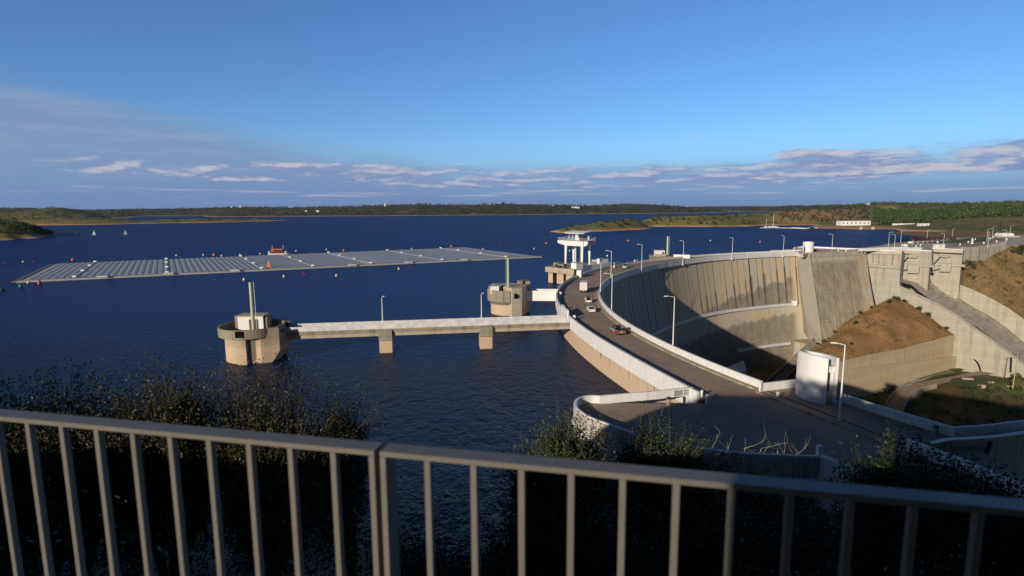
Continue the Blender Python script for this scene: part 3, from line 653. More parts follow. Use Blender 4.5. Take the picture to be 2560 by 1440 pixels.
# trunnion beam drums, short deck above them and dark bars standing in for diagonal strut shadows
def drum(px0, px1, y0, y1, A, out=3.2):
    pa, pb = w(px0, y0, A), w(px1, y0, A); z1 = pa[2]; z0 = w(px0, y1, A)[2]
    L = []; n = 8
    for k in range(n + 1):
        s = k / n; bul = math.sin(s * math.pi * .5) ** .6 if False else 1
        L.append((pa[0] + (pb[0] - pa[0]) * s - U[0] * out * (1 - .25 * s * s), pa[1] + (pb[1] - pa[1]) * s - U[1] * out * (1 - .25 * s * s)))
    L += [(pb[0] + U[0] * .3, pb[1] + U[1] * .3), (pa[0] + U[0] * .3, pa[1] + U[1] * .3)]
    part(MB().prism(L, z0, z1), 'trunnion_block', M_con_sp, sp)
drum(2274, 2301, 660.5, 681.5, A2); drum(2354, 2380, 657, 678, A3)
for A, dx, dy in ((A2, 0, 0), (A3, 81, -1.2)):
    pa, pb = w(2273 + dx, 639 + dy, A), w(2296 + dx, 639 + dy, A); o = 2.2
    L = [(pa[0] - U[0] * o, pa[1] - U[1] * o), (pb[0] - U[0] * o, pb[1] - U[1] * o), (pb[0] + U[0] * .4, pb[1] + U[1] * .4), (pa[0] + U[0] * .4, pa[1] + U[1] * .4)]
    part(MB().prism(L, pa[2] - 1.2, pa[2]), 'hoist_platform', M_con_sp, sp)
    Ab = (A[0] + U[0] * .9, A[1] + U[1] * .9)
    off = lambda p, k: (p[0] - U[0] * k, p[1] - U[1] * k, p[2])
    a = off(w(2272 + dx, 642 + dy, Ab), .9); c_ = off(w(2254 + dx, 661.5 + dy, Ab), .5)
    part(MB().tube(a, c_, .34, n=4), 'hoist_strut', M_dark, sp)
    a = off(w(2252 + dx, 678 + dy, Ab), .5); c_ = off(w(2272 + dx, 672.5 + dy, Ab), 1.2)
    part(MB().tube(a, c_, .5, n=4), 'gate_arm', varied('rusty_brown_steel', (.15, .10, .085), .2, 1, .7) if dx == 0 else bpy.data.materials['rusty_brown_steel'], sp)
    a = w(2292.5 + dx, 643 + dy, A); part(MB().box((a[0] - U[0] * .06, a[1] - U[1] * .06, a[2] - 3.1), (.9, .3, 2.9), math.atan2(V[1], V[0])), 'doorway', M_greyp, sp)
# chutes: outer walls, low divider and floor, each along the flow line
def chute_wall(A, tops, thick, name, zlow=-75, m=None):
    L = [w(px, py, A) for px, py in tops]
    b = MB().wall([(p[0] + U[0] * thick / 2, p[1] + U[1] * thick / 2) for p in L], thick, [zlow] * len(L), [p[2] for p in L])
    part(b, name, m or M_con_sp, sp); return L
CW = (A1[0] + V[0] * 18.5 + U[0] * 0, A1[1] + V[1] * 18.5)
WL = chute_wall(A1, [(2247, 713), (2300, 738), (2346, 760), (2380, 779), (2404, 794), (2440, 821), (2480, 848), (2529, 884), (2560, 908), (2640, 975), (2760, 1080)], 1.6, 'chute_side_wall')
fl_t = [(2262, 716), (2304, 720), (2350, 745), (2395, 772), (2440, 800), (2484, 826), (2520, 850), (2560, 880), (2700, 990)]
AF = (A2[0] - U[0] * 1.0, A2[1] - U[1] * 1.0)
AR = (A3[0] + U[0] * 6, A3[1] + U[1] * 6)
WR_top = [(2385, 706), (2424, 720), (2451, 732), (2490, 752), (2517, 767), (2560, 797), (2640, 860), (2760, 960)]
WR = [w(px, py, AR) for px, py in WR_top]
part(MB().wall([(p[0], p[1]) for p in WR], 1.6, -75, [p[2] for p in WR]), 'chute_side_wall', M_con_sp, sp)
# floor: from the sill line on the right wall down to the left wall
rf0 = w(2322, 694, AR); rf = [(rf0[0] - V[0] * 16, rf0[1] - V[1] * 16, rf0[2] + 3)] + [w(px, py, AR) for px, py in [(2322, 694), (2345, 713), (2372, 732), (2400, 747), (2440, 772), (2475, 790), (2520, 822), (2560, 856), (2700, 975)]]
t_of = lambda p, A: (p[0] - A[0]) * V[0] + (p[1] - A[1]) * V[1]
def floor_fn(t, b):
    p = t.pos(); x, y, z = t.sep(p); u = t.add(t.mul(x, V[0]), t.mul(y, V[1])); v_ = t.add(t.mul(x, U[0]), t.mul(y, U[1]))
    st = t.noise(t.vec(t.mul(u, .35), t.mul(v_, .05), 0), 1, 6, .65); s2 = t.noise(t.vec(t.mul(v_, 1.1), t.mul(u, .07), 5), 1, 5, .6)
    c = t.mix(t.ss(st, .42, .66), (.62, .54, .44), (.42, .355, .29)); c = t.mix(t.mul(t.ss(s2, .5, .7), .5), c, (.32, .265, .215))
    t.put(b.inputs['Base Color'], c)
M_floor = mat('chute_floor_concrete', floor_fn, .4, .9, 0, .2)
fb = MB(); vs = []
for p in rf:
    for k in range(9):
        s = k / 8; vs.append((p[0] - U[0] * 46 * s, p[1] - U[1] * 46 * s, p[2] - .35))
fb.add(vs, [(r * 9 + k, r * 9 + k + 1, (r + 1) * 9 + k + 1, (r + 1) * 9 + k) for r in range(len(rf) - 1) for k in range(8)])
part(fb, 'chute_floor', M_floor, sp)
AD = (A2[0] + U[0] * 2.5, A2[1] + U[1] * 2.5)
DV = [w(px, py, AD) for px, py in [(2310, 725), (2345, 747), (2373, 768), (2404, 793), (2440, 812), (2480, 838)]]
part(MB().wall([(p[0], p[1]) for p in DV], 1.4, [p[2] - 14 for p in DV], [p[2] - 1.2 for p in DV]), 'chute_divider', M_con_sp, sp)
# movement joints on the pier faces, dark strips under the ledges and the mossy gutter of the near chute
A1o = (A1[0] - U[0] * .05, A1[1] - U[1] * .05)
for (a, b_) in (((2183, 633), (2182, 658)), ((2198, 634), (2197, 660)), ((2233, 636), (2230, 663)), ((2186, 634), (2186, 636))):
    part(MB().tube(w(*a, A1o), w(*b_, A1o), .13, n=4), 'joint', M_dark, sp)
for A, q in ((A1, ((2170, 661.5), (2250, 669.5))), (A2, ((2303, 663), (2328, 665.2))), (A3, ((2384, 661.5), (2403, 663.4)))):
    Ao = (A[0] - U[0] * .06, A[1] - U[1] * .06); part(MB().tube(w(*q[0], Ao), w(*q[1], Ao), .22, n=4), 'drip_joint', M_dark, sp)
M_moss = varied('moss', (.07, .11, .02), .2, 2, .95)
Am = (A2[0] - U[0] * .4, A2[1] - U[1] * .4); gm = [w(px, py, Am) for px, py in [(2250, 703), (2262, 713), (2276, 725)]]
part(MB().path(gm[:2], .3, 5), 'gutter', M_dark, sp); part(MB().path(gm[1:], .3, 5), 'mossy_gutter', M_moss, sp)
gr = [(p[0] - U[0] * 1.1, p[1] - U[1] * 1.1, p[2] - .3) for p in rf[1:]]; part(MB().path(gr, .3, 5), 'wall_foot_gutter', varied('brown_stain', (.12, .09, .05), .2, 1, .95), sp)
WLo = [w(px, py + 4, A1o) for px, py in [(2262, 722), (2300, 738), (2346, 760), (2380, 779), (2404, 794), (2440, 821), (2480, 848), (2529, 884), (2560, 908)]]
part(MB().path(WLo, .12, 4), 'wall_top_joint', M_dark, sp)  # dark band just below the top edge of the chute wall
# flat dark crescent painted for the shade inside the tunnel mouth
tw = [w(px, py, (A1[0] - U[0] * .06, A1[1] - U[1] * .06)) for px, py in [(2432, 896.5), (2440, 900), (2447, 908), (2451, 918), (2453.5, 928), (2453, 936)]]
tl = [w(px, py, (A1[0] - U[0] * .06, A1[1] - U[1] * .06)) for px, py in [(2450, 938), (2449, 928), (2446.5, 918), (2441, 907), (2435, 900)]]
part(MB().add(tw + tl, [tuple(range(len(tw + tl)))]), 'tunnel_mouth', M_hole, sp)
# wing wall beyond the spillway with dark movement joints
ww = thing('wing_wall', pt(2460, 610, 6), 'long pale concrete wing wall right of the spillway holding up the crest road', 'wall')
T0 = py_(2400, 622, 368); T1 = py_(2448, 615.8, 372); T2 = py_(2480, 611, 376); T3 = py_(2513.5, 602.6, 380)
def ring_line(L, t, z0, z1): return MB().wall(L, t, z0, z1)
part(ring_line([T0[:2], T1[:2], T2[:2], T3[:2]], 1.2, [-32, -27, -24, -20], [T0[2], T1[2], T2[2], T3[2]]), 'wall_face', M_con_sp, ww)
for px in (2426, 2447, 2469, 2484, 2497):
    a = [T0, T1, T2, T3]; j = max(i for i in range(3) if px >= (2407, 2448, 2480)[i]); dr = (a[j + 1][0] - a[j][0], a[j + 1][1] - a[j][1])
    p = vp(px, 622, a[j], dr); l = math.hypot(*dr); nx, ny = dr[1] / l, -dr[0] / l
    part(MB().box((p[0] + nx * .62, p[1] + ny * .62, -20), (.25, .06, 25.5), math.atan2(dr[1], dr[0])), 'movement_joint', M_dark, ww)
# ------------------------------------------------------------------ street lamps
def theta_at(px, r, lo, hi, z=5):
    best = None
    for th in np.arange(lo, hi, .05):
        x, y, _ = ap(r(th), th); v = np.array([x, y, z - CZ]); k = v @ cf; q = 1280 + FL * (v @ cr) / k
        if best is None or abs(q - px) < best[0]: best = (abs(q - px), th)
    return best[1]
def lamp(base, h, ang, label, group, arm=1.5, head=.75, style=0):
    t = thing('street_lamp', base, label, 'street lamp', group, ang)
    part(MB().box((0, 0, 0), (.42, .42, .06)).tube((0, 0, .05), (0, 0, h), .13, .07, 10), 'pole', M_whitec, t, local=True)
    if style == 0:
        part(MB().tube((0, 0, h - .05), (arm, 0, h + .22), .055, .05, 8), 'arm', M_whitec, t, local=True)
        part(MB().box((arm + head / 2 - .05, 0, h + .14), (head, .32, .14), 0, .8), 'lamp_head', M_whitec, t, local=True)
    else:
        part(MB().path([(0, 0, h - .05), (.08, 0, h + .25), (.3, 0, h + .38)], .05), 'arm', M_whitec, t, local=True)
        part(MB().sphere((.5, 0, h + .3), .24, 8, 6, .6), 'lamp_head', M_whitec, t, local=True)
    return t
GL = 'white street lamps along the downstream parapet of the dam'
for px, lo, hi, ytop, lab in [
    (1681, 185, 202, 742, 'tall white street lamp on the dam parapet right of the pickup truck'),
    (1528.5, 172, 190, 685, 'white street lamp on the dam parapet beside the two white cars'),
    (1493, 160, 175, 655, 'white street lamp on the dam parapet directly right of the box truck'),
    (1527, 150, 162, 628, 'white street lamp on the bend of the dam in front of the gantry platform parapet'),
    (1603.5, 138, 152, 612, 'white street lamp on the dam parapet right of the oncoming minivan'),
    (1707.5, 125, 140, 603, 'white street lamp on the dam parapet right of the thin green mast'),
    (1829.5, 112, 125, 595, 'white street lamp on the far arch parapet above the stained joints'),
    (1957.5, 101.5, 112, 590, 'white street lamp on the far arch parapet, the last before the round white tower')]:
    th = theta_at(px, lambda a: rd(a) - .42, lo, hi); x, y, _ = ap(rd(th) - .42, th, 4.9)
    zt = py_(px, ytop, y)[2]; a = math.radians(th)
    t = lamp((x, y, 4.9), max(8.5, min(12.8, zt - 4.9)), a, lab, GL)
    part(MB().box((0, 0, -.55), (.5, .5, .6)), 'base_bracket', M_white, t, local=True)
# ------------------------------------------------------------------ near intake tower with its footbridge
c1 = (-58.3, 123.2)
t1 = thing('intake_tower', (c1[0], c1[1], 0), 'round concrete intake tower with a wide basin rim at the end of the footbridge', 'intake tower')
part(MB().lathe(c1, [(5.7, -6), (5.7, 5.6), (0, 5.6)], 48), 'shaft', M_conw, t1, smooth=False)
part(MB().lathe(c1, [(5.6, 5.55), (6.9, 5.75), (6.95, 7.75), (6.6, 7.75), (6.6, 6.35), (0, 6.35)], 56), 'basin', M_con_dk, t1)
pb = MB().box((c1[0] + .3, c1[1] - 5.75, -5), (2.0, 1.2, 11.2), .0); part(pb, 'pilaster', M_conw, t1)
part(MB().box((c1[0] + .35, c1[1] - 6.96, 6.2), (1.7, .08, 1.4), 0), 'rim_opening', M_hole, t1)
q = [(c1[0] + 1.4, c1[1] - 5.5), (c1[0] + 3.4, c1[1] - 4.6), (c1[0] + 3.4, c1[1] - 4.4), (c1[0] + 1.4, c1[1] - 5.2)]
part(MB().add([(c1[0] + 1.32, c1[1] - 5.72, .3), (c1[0] + 3.5, c1[1] - 4.72, 1.3), (c1[0] + 3.35, c1[1] - 4.80, 5.5), (c1[0] + 1.32, c1[1] - 5.72, 5.5)], [(0, 1, 2, 3)]), 'recess', M_con_dk, t1)  # flat dark sheet painted for the shade of a slot in the shaft
# projecting corbel towards the bridge with the slanted underside
cb = [(-52.6, 118.7), (-49.6, 120.2), (-49.2, 124.6), (-52.6, 127.0), (-55.5, 125)]
part(MB().prism([(-55.6, 118.2), (-54.3, 118.0), (-50.95, 119.7), (-50.4, 125.6), (-54.4, 127.2)], [-3, -3, 2.6, 2.6, -3], [6.3] * 5), 'bridge_corbel', M_conw, t1)
part(MB().wall([(-54.6, 118.2), (-51.0, 119.9)], .4, 6.3, 7.7), 'corbel_parapet', M_con_dk, t1)
part(MB().wall([(-54.4, 128.0), (-50.9, 126.2)], .4, 6.3, 7.7), 'corbel_parapet', M_con_dk, t1)
hut1 = thing('machine_hut', (-59.0, 125.4, 6.35), 'white machine hut with a grey flat roof and dark doorway on the round tower', 'hut')
part(MB().box((-59.0, 125.4, 6.36), (5.6, 3.4, 3.0), .06), 'wall', M_whitec, hut1)
part(MB().box((-59.0, 125.4, 9.365), (6.0, 3.8, .22), .06), 'roof', M_con, hut1)
part(MB().box((-58.2, 123.66, 6.4), (1.9, .06, 2.35), .06), 'door', varied('rust_door', (.10, .06, .045), .2, 1, .7), hut1)
for s in (-1, 1):
    part(MB().box((-59.0 + s * 3.35, 125.6 + s * .2, 6.36), (.35, 3.0, 3.1), .06), 'side_frame', M_con_dk, hut1)
M_mast = varied('pale_green_mast', (.50, .53, .36), .08, 1, .5)
M_mast2 = varied('green_mast', (.42, .56, .36), .08, 1, .5)
def mast(base, h, r, label, m, side=.75, ladder=0):
    t = thing('water_gauge_mast', base, label, 'mast')
    b = MB().tube(base, (base[0], base[1], base[2] + h), r, r * .92, 14)
    for k in range(int(h // 2)): b.lathe(base[:2], [(r, base[2] + 1.9 * k + 1), (r + .05, base[2] + 1.9 * k + 1), (r + .05, base[2] + 1.9 * k + 1.12), (r, base[2] + 1.9 * k + 1.12)], 12)
    part(b, 'column', m, t)
    if ladder:
        l = MB(); o = -r - .28
        for s in (-.16, .16): l.tube((base[0] + o, base[1] - .2 + s, base[2]), (base[0] + o, base[1] - .2 + s, base[2] + h + .3), .03, n=5)
        for k in range(int(h / .42)): l.tube((base[0] + o, base[1] - .36, base[2] + .3 + k * .42), (base[0] + o, base[1] - .04, base[2] + .3 + k * .42), .02, n=4)
        for k in range(5): l.tube((base[0] + o, base[1] - .2, base[2] + 1 + k * h / 5), (base[0], base[1], base[2] + 1 + k * h / 5), .03, n=4)
        part(l, 'ladder', M_white, t)
    else:
        part(MB().tube((base[0] + side, base[1] - .3, base[2]), (base[0] + side - .02, base[1] - .3, base[2] + h + .15), .055, n=6), 'conduit', M_white, t)
    return t
bx = py_(633, 831, 118.6); 
mast((bx[0] + .05, 118.8, 6.9), py_(622, 706, 118.8)[2] - 6.9, .36, 'thick pale green mast with a thin white pipe on the round tower', M_mast, .85)
part(MB().box((bx[0] + .05, 118.8, 6.35), (1.5, 1.2, .55)), 'mast_foot', M_con, t1)
# footbridge
br = thing('footbridge', (-20, 129, 6), 'long white footbridge on two concrete piers from the dam to the round tower', 'bridge')
Bn0 = np.array(pt(709, 829.5, 6.0)[:2]); Bn1 = np.array(pt(1424, 804.5, 6.0)[:2]); Bd = (Bn1 - Bn0) / np.linalg.norm(Bn1 - Bn0); Bp = np.array([-Bd[1], Bd[0]]); BL = float(np.linalg.norm(Bn1 - Bn0)); ba = math.atan2(Bd[1], Bd[0])
def bpt(s, o): p = Bn0 + Bd * s + Bp * o; return (p[0], p[1])
def bbox(s0, s1, o0, o1, z0, z1, name, m):
    part(MB().prism([bpt(s0, o0), bpt(s1, o0), bpt(s1, o1), bpt(s0, o1)], z0, z1), name, m, br)
for k in range(3):
    s0, s1 = [(0, 21.6), (21.6, 44.6), (44.6, BL)][k]
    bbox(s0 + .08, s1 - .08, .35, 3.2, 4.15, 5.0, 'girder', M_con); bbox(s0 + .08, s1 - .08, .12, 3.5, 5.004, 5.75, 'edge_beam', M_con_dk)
bbox(0, BL, .05, 3.6, 5.755, 6.0, 'deck', M_con)
def brk_fn(t, b):
    p = t.pos(); n = t.noise(p, .7, 5, .6); c = t.mix(t.ss(n, .35, .65), (.72, .72, .72), (.55, .56, .58)); t.put(b.inputs['Base Color'], c)
M_bpar = mat('bridge_parapet_paint', brk_fn, .7, .6)
bbox(0, BL, 0, .16, 5.9, 6.95, 'parapet', M_bpar); bbox(0, BL, 3.45, 3.6, 5.9, 7.05, 'parapet', M_bpar)
for px in (948, 981), (1198, 1230):
    xm = (pt(px[0], 885, 0)[0] + pt(px[1], 885, 0)[0]) / 2; s = (xm - Bn0[0]) / Bd[0]
    b = MB().prism([bpt(s - 1.45, .15), bpt(s + 1.45, .15), bpt(s + 1.45, 3.4), bpt(s - 1.45, 3.4)], -6, 3.2); part(b, 'pier', M_conw, br)
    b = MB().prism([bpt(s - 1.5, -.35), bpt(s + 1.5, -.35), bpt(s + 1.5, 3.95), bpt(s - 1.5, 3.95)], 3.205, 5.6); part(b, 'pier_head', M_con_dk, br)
for px, yt, lab in ((960.5, 742, 'slim white lamp on the footbridge above its first pier from the tower'), (1207, 734, 'slim white lamp on the footbridge next to the pier nearer the dam')):
    x = py_(px, 800, 129)[0]; s = (x - Bn0[0]) / Bd[0]; p = bpt(s, 3.53)
    lamp((p[0], p[1], 7.05), py_(px, yt, p[1])[2] - 7.3, .5, lab, 'slim lamps on the footbridge', style=1)
# ------------------------------------------------------------------ second intake tower with a short bridge
t2 = thing('intake_tower', (0, 175, 0), 'squat concrete intake tower with a round black hole beside the dam', 'intake tower')
c2 = (-.8, 176.6)
part(MB().lathe(c2, [(6.0, -6), (6.0, 3.6), (0, 3.6)], 48, math.pi * .95, math.pi * 1.5), 'shaft', M_conw, t2)
part(MB().lathe(c2, [(5.9, 3.3), (7.05, 4.5), (7.05, 8.0), (6.6, 8.0), (6.6, 6.6), (0, 6.6)], 48, math.pi * .93, math.pi * 1.51), 'basin', M_con_dk, t2)
f = [py_(1279.5, 725, 171)[0], py_(1305.5, 725, 172)[0]]
part(MB().prism([(f[0], 169.3), (f[1] - .1, 170.5), (f[1] + 2.5, 179), (f[0], 182), (-6.5, 180)], -6, [9.0] * 5), 'pier_block', M_con, t2)
part(MB().tube((py_(1289, 739, 169.8)[0], 169.9, py_(1289, 739, 170.8)[2]), (py_(1289, 739, 169.8)[0] - .02, 169.55, py_(1289, 739, 170.8)[2]), .82, n=28), 'round_hole', M_hole, t2)
part(MB().prism([(py_(1306, 740, 172.6)[0], 172.2), (py_(1323, 740, 178)[0], 177.6), (py_(1323, 740, 178)[0] - 2, 183), (f[1] - 1, 182)], -6, [8.6] * 4), 'side_block', M_conw, t2)
part(MB().box((py_(1309, 720, 180)[0], 181, 7.5), (3.8, 3.6, 2.35), .1), 'end_block', M_con_dk, t2)
h2 = thing('machine_hut', (py_(1237, 725, 174)[0], 174, 6.6), 'small white hut with a thin grey roof on the squat tower with the round hole', 'hut')
hx = py_(1237, 725, 173.5)[0]
part(MB().box((hx - .1, 173.6, 6.62), (2.7, 2.4, 2.6), .08), 'wall', M_whitec, h2)
part(MB().box((hx + .2, 173.7, 9.225), (3.5, 2.9, .15), .08), 'roof', M_greyp, h2)
part(MB().box((hx + 1.66, 173.2, 6.62), (.5, 1.2, 2.3), .08), 'door', M_dark, h2)
part(MB().box((py_(1223.5, 725, 173)[0], 173.5, 6.6), (.3, 2.2, 2.7), 0), 'wind_wall', M_con, h2)
mb_ = py_(1271, 729, 171.3)
mast((py_(1270.5, 728, 172.5)[0], 172.5, 7.9), py_(1269.5, 644, 172.5)[2] - 7.9, .37, 'tall green mast with a white ladder on the squat tower', M_mast2, ladder=1)
e0 = py_(1316, 737, 176.5); e1 = ap(ru(171.4) - .1, 171.4)
b2 = thing('access_bridge', ((e0[0] + e1[0]) / 2, 177, 5), 'short solid white bridge between the squat tower and the dam', 'bridge')
part(MB().wall([(e0[0] - .6, 175.4), (e1[0], e1[1] - 1.5)], .35, 4.1, 7.35), 'parapet', M_whitec, b2)
part(MB().wall([(e0[0] - .6, 179.4), (e1[0] + .4, e1[1] + 2.4)], .35, 4.1, 7.35), 'parapet', M_whitec, b2)
part(MB().prism([(e0[0] - .6, 175.58), (e1[0], e1[1] - 1.32), (e1[0] + .4, e1[1] + 2.2), (e0[0] - .6, 179.2)], 4.5, 5.9), 'deck', M_con, b2)
# ------------------------------------------------------------------ gantry platform
gp = thing('crane_platform', (26, 252, 5), 'concrete platform on square piers in the lake carrying the white gantry crane', 'platform')
GA, GB = np.array([15.0, 250.0]), np.array([26.4, 237.0]); GC = np.array([36.6, 255.0]); GD = GA + GC - GB
part(MB().prism([GA, GB, GC, GD], 4.95, 7.2), 'deck_slab', M_con, gp)
gu = (GB - GA) / np.linalg.norm(GB - GA); gw = (GC - GB) / np.linalg.norm(GC - GB)
def gpt(a, b_): p = GA + gu * a + gw * b_; return (float(p[0]), float(p[1]))
for a0, a1 in ((1.3, 4.1), (6.6, 10.6), (12.2, 16.2)):
    for b0, b1 in ((1, 6), (13, 18)):
        part(MB().prism([gpt(a0, b0), gpt(a1, b0), gpt(a1, b1), gpt(a0, b1)], -6, 4.945), 'pier', M_conw, gp)
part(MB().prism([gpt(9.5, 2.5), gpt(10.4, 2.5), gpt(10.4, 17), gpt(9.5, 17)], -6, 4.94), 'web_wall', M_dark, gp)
part(MB().prism([gpt(4, 5.5), gpt(8, 5.5), gpt(8, 9), gpt(4, 9)], 7.205, 8.3), 'plinth', M_con_dk, gp)
part(MB().prism([gpt(.3, 8), gpt(3, 8), gpt(3, 14), gpt(.3, 14)], 7.205, 8.4), 'plinth', M_con_dk, gp)
for k, (a, b_, w_, h_) in enumerate([(5.5, 3.0, .9, .9), (8.0, 2.2, 1.4, .7), (3.2, 5.8, .5, 1.2), (11.5, 1.5, 1.0, .6), (13.3, 12, 1.2, 1.6)]):
    part(MB().box((*gpt(a, b_), 7.205), (w_, w_ * .8, h_), .5), 'winch', M_dark, gp)
ga = math.atan2(gu[1], gu[0])
for (px, pyb, wd, dd, hh, lab, dep) in [(1443, 672, 5.2, 4.4, 2.9, 'white cube cabin at the foot of the gantry crane', 241.5), (1507, 660, 5.4, 4.6, 2.8, 'white cube cabin behind the white parapet right of the gantry crane', 259)]:
    p = py_(px, pyb, dep); h = thing('cabin', (p[0], p[1], p[2]), lab, 'cabin', 'white cabins near the gantry crane')
    part(MB().box((p[0], p[1] + .5, p[2] - .3), (3.0, dd, hh), ga), 'wall', M_whitec, h)
    part(MB().box((p[0], p[1] + .5, p[2] - .3 + hh + .004), (3.3, dd + .3, .14), ga), 'roof', M_greyp, h)
    q = MB().box((p[0] + 1.45 * gu[0] + .5 * gw[0], p[1] + .5 + 1.45 * gu[1] + .5 * gw[1], p[2] + 1.2), (.12, .5, .5), ga); part(q, 'wall_lamp', M_whitec, h)
# white approach deck between platform and dam
ad = thing('approach_deck', (40, 255, 5), 'white walled approach deck joining the crane platform to the dam road', 'deck')
a0 = py_(1474, 672, 246); a1 = py_(1523, 664, 256)
part(MB().wall([gpt(17.2, 5.5), (py_(1525, 664, 259.5)[0], 259.5)], .45, 5.0, 8.1), 'parapet', M_whitec, ad)
part(MB().prism([gpt(17.3, 6), (py_(1522, 664, 259.8)[0], 260), (py_(1530, 664, 276)[0], 276), (34, 276)], 4.6, 6.3), 'deck', M_con, ad)
part(MB().box((py_(1486, 655, 264)[0], 264, 6.31), (3.4, 2.2, 1.7), .3), 'brown_tank', M_con_dk, ad)
part(MB().box((py_(1489, 651, 262)[0], 266.5, 6.31), (2.2, 2.2, 2.4), .3), 'white_tank', M_white, ad)
# ------------------------------------------------------------------ gantry crane
L1, L3 = np.array([24.5, 252.6]), np.array([30.7, 243.7]); ofs = np.array([4.7, 11.0]); L2, L4 = L1 + ofs, L3 + ofs
gc = thing('gantry_crane', (float(L1[0] + 5), float(L1[1] + 1), 7.2), 'white four-legged gantry crane with railings and a flat canopy on top', 'crane')
for k, L in enumerate((L1, L3, L2, L4)):
    tp = L + (np.array([.0, .0])); cen = (L1 + L4) / 2; foot = L - (cen - L) * .02
    b = MB(); vs = []
    for z, ww_, dd in ((7.2, .75, .75), (16.6, 1.35, .95)):
        for sx, sy in ((-1, -1), (1, -1), (1, 1), (-1, 1)):
            q = (foot if z < 10 else tp) + gu * sx * ww_ / 2 + gw * sy * dd / 2; vs.append((q[0], q[1], z))
    b.add(vs, [(3, 2, 1, 0), (4, 5, 6, 7), (0, 1, 5, 4), (1, 2, 6, 5), (2, 3, 7, 6), (3, 0, 4, 7)]); part(b, 'leg', M_whitec, gc)
    part(MB().box((L[0], L[1], 7.205), (1.3, 1.0, .5), ga), 'bogie', M_greyp, gc)
gl = float(np.linalg.norm(L3 - L1))
for base in (L1, L2):
    # main girder with haunched cantilever ends
    a, b_ = base - gu * 5.0, base + gu * (gl + 2.2); n_ = gw * .55
    prof = [(a, 17.5, 18.7), (base - gu * 1.0, 16.7, 18.7), (base + gu * .6, 16.55, 18.7), (base + gu * (gl - .6), 16.55, 18.7), (base + gu * (gl + 1), 16.7, 18.7), (b_, 17.6, 18.7)]
    vs = []; fs = []
    for p, z0, z1 in prof:
        for s in (-1, 1): vs += [(*(p + n_ * s), z0), (*(p + n_ * s), z1)]
    for i in range(5):
        A = 4 * i; B = A + 4; fs += [(A, A + 1, B + 1, B), (A + 2, B + 2, B + 3, A + 3), (A + 1, A + 3, B + 3, B + 1), (A, B, B + 2, A + 2)]
    fs += [(0, 2, 3, 1), (20, 21, 23, 22)]
    part(MB().add(vs, fs), 'main_girder', M_whitec, gc)
dk = [L1 - gu * 5 - gw * .6, L1 + gu * (gl + 2.2) - gw * .6, L2 + gu * (gl + 2.2) + gw * .6, L2 - gu * 5 + gw * .6]
part(MB().prism(dk, 18.705, 18.85), 'deck', M_greyp, gc)
for s, L in ((0, L1), (1, L3)):
    part(MB().prism([L - gu * .4, L + gu * .4, L + ofs + gu * .4, L + ofs - gu * .4], 17.0, 18.69), 'cross_beam', M_whitec, gc)
rl = MB(); loop = [np.array(d) for d in dk] + [np.array(dk[0])]
for i in range(4):
    a, b_ = loop[i], loop[i + 1]; n = max(2, int(np.linalg.norm(b_ - a) / 1.5))
    for k in range(n + 1): p = a + (b_ - a) * k / n; rl.tube((p[0], p[1], 18.85), (p[0], p[1], 19.95), .04, n=4)
    for z in (19.35, 19.95): rl.tube((a[0], a[1], z), (b_[0], b_[1], z), .045, n=4)
part(rl, 'railing', M_whitec, gc)
ctr = (L1 + L4) / 2 - gu * 1.0
for i, (a, b_) in enumerate(((-3.6, -3), (-1.2, -3), (3.0, -3), (-3.6, 3), (3.0, 3))):
    p = ctr + gu * a + gw * b_; q = ctr + gu * (a * .72) + gw * b_ * .8
    part(MB().tube((p[0], p[1], 18.85), (q[0], q[1], 21.9), .09, n=6), 'canopy_strut', M_whitec, gc)
part(MB().box((*(ctr + gu * .4), 18.855), (1.1, 1.1, 3.0), ga), 'mast_box', M_whitec, gc)
part(MB().box((*(ctr + gu * 3.9), 18.855), (2.4, 1.8, 1.5), ga), 'winch_house', M_dark, gc)
part(MB().box((*(ctr + gu * 2.1 - gw * 1.6), 18.855), (.9, .9, 1.5), ga), 'control_box', M_whitec, gc)
part(MB().box((*(L3 + ofs * .8 + gu * .2), 18.855), (.55, .55, 2.1), ga), 'vent_stack', M_whitec, gc)
k0, k1 = ctr - gu * 6.4, ctr + gu * 6.2
vs = [(*(k0 - gw * 3.2), 22.3), (*(k1 - gw * 2.6), 22.3), (*(k1 + gu * 1.5 + gw * 4.2), 22.9), (*(k0 + gu * 1.6 + gw * 4.2), 22.9)]
lo = [(*(k0 - gw * 2.8 + gu * 1.2), 21.75), (*(k1 - gw * 2.2 - gu * 1.0), 21.75), (*(k1 + gw * 3.5), 22.3), (*(k0 + gu * 2.6 + gw * 3.5), 22.3)]
part(MB().add(vs + lo, [(0, 1, 2, 3), (7, 6, 5, 4), (0, 4, 5, 1), (1, 5, 6, 2), (2, 6, 7, 3), (3, 7, 4, 0)]), 'canopy', M_whitec, gc)
# hoist cable column between the legs
hc = (L1 + L3) / 2 + ofs * .5
part(MB().box((*(hc - gu * 1.4), 7.3), (.6, .5, 9.3), ga), 'hoist_column', M_whitec, gc)
part(MB().box((*(L3 - gu * .6 - gw * .55), 7.6), (.35, .35, 9.0), ga), 'ladder_cage', M_greyp, gc)
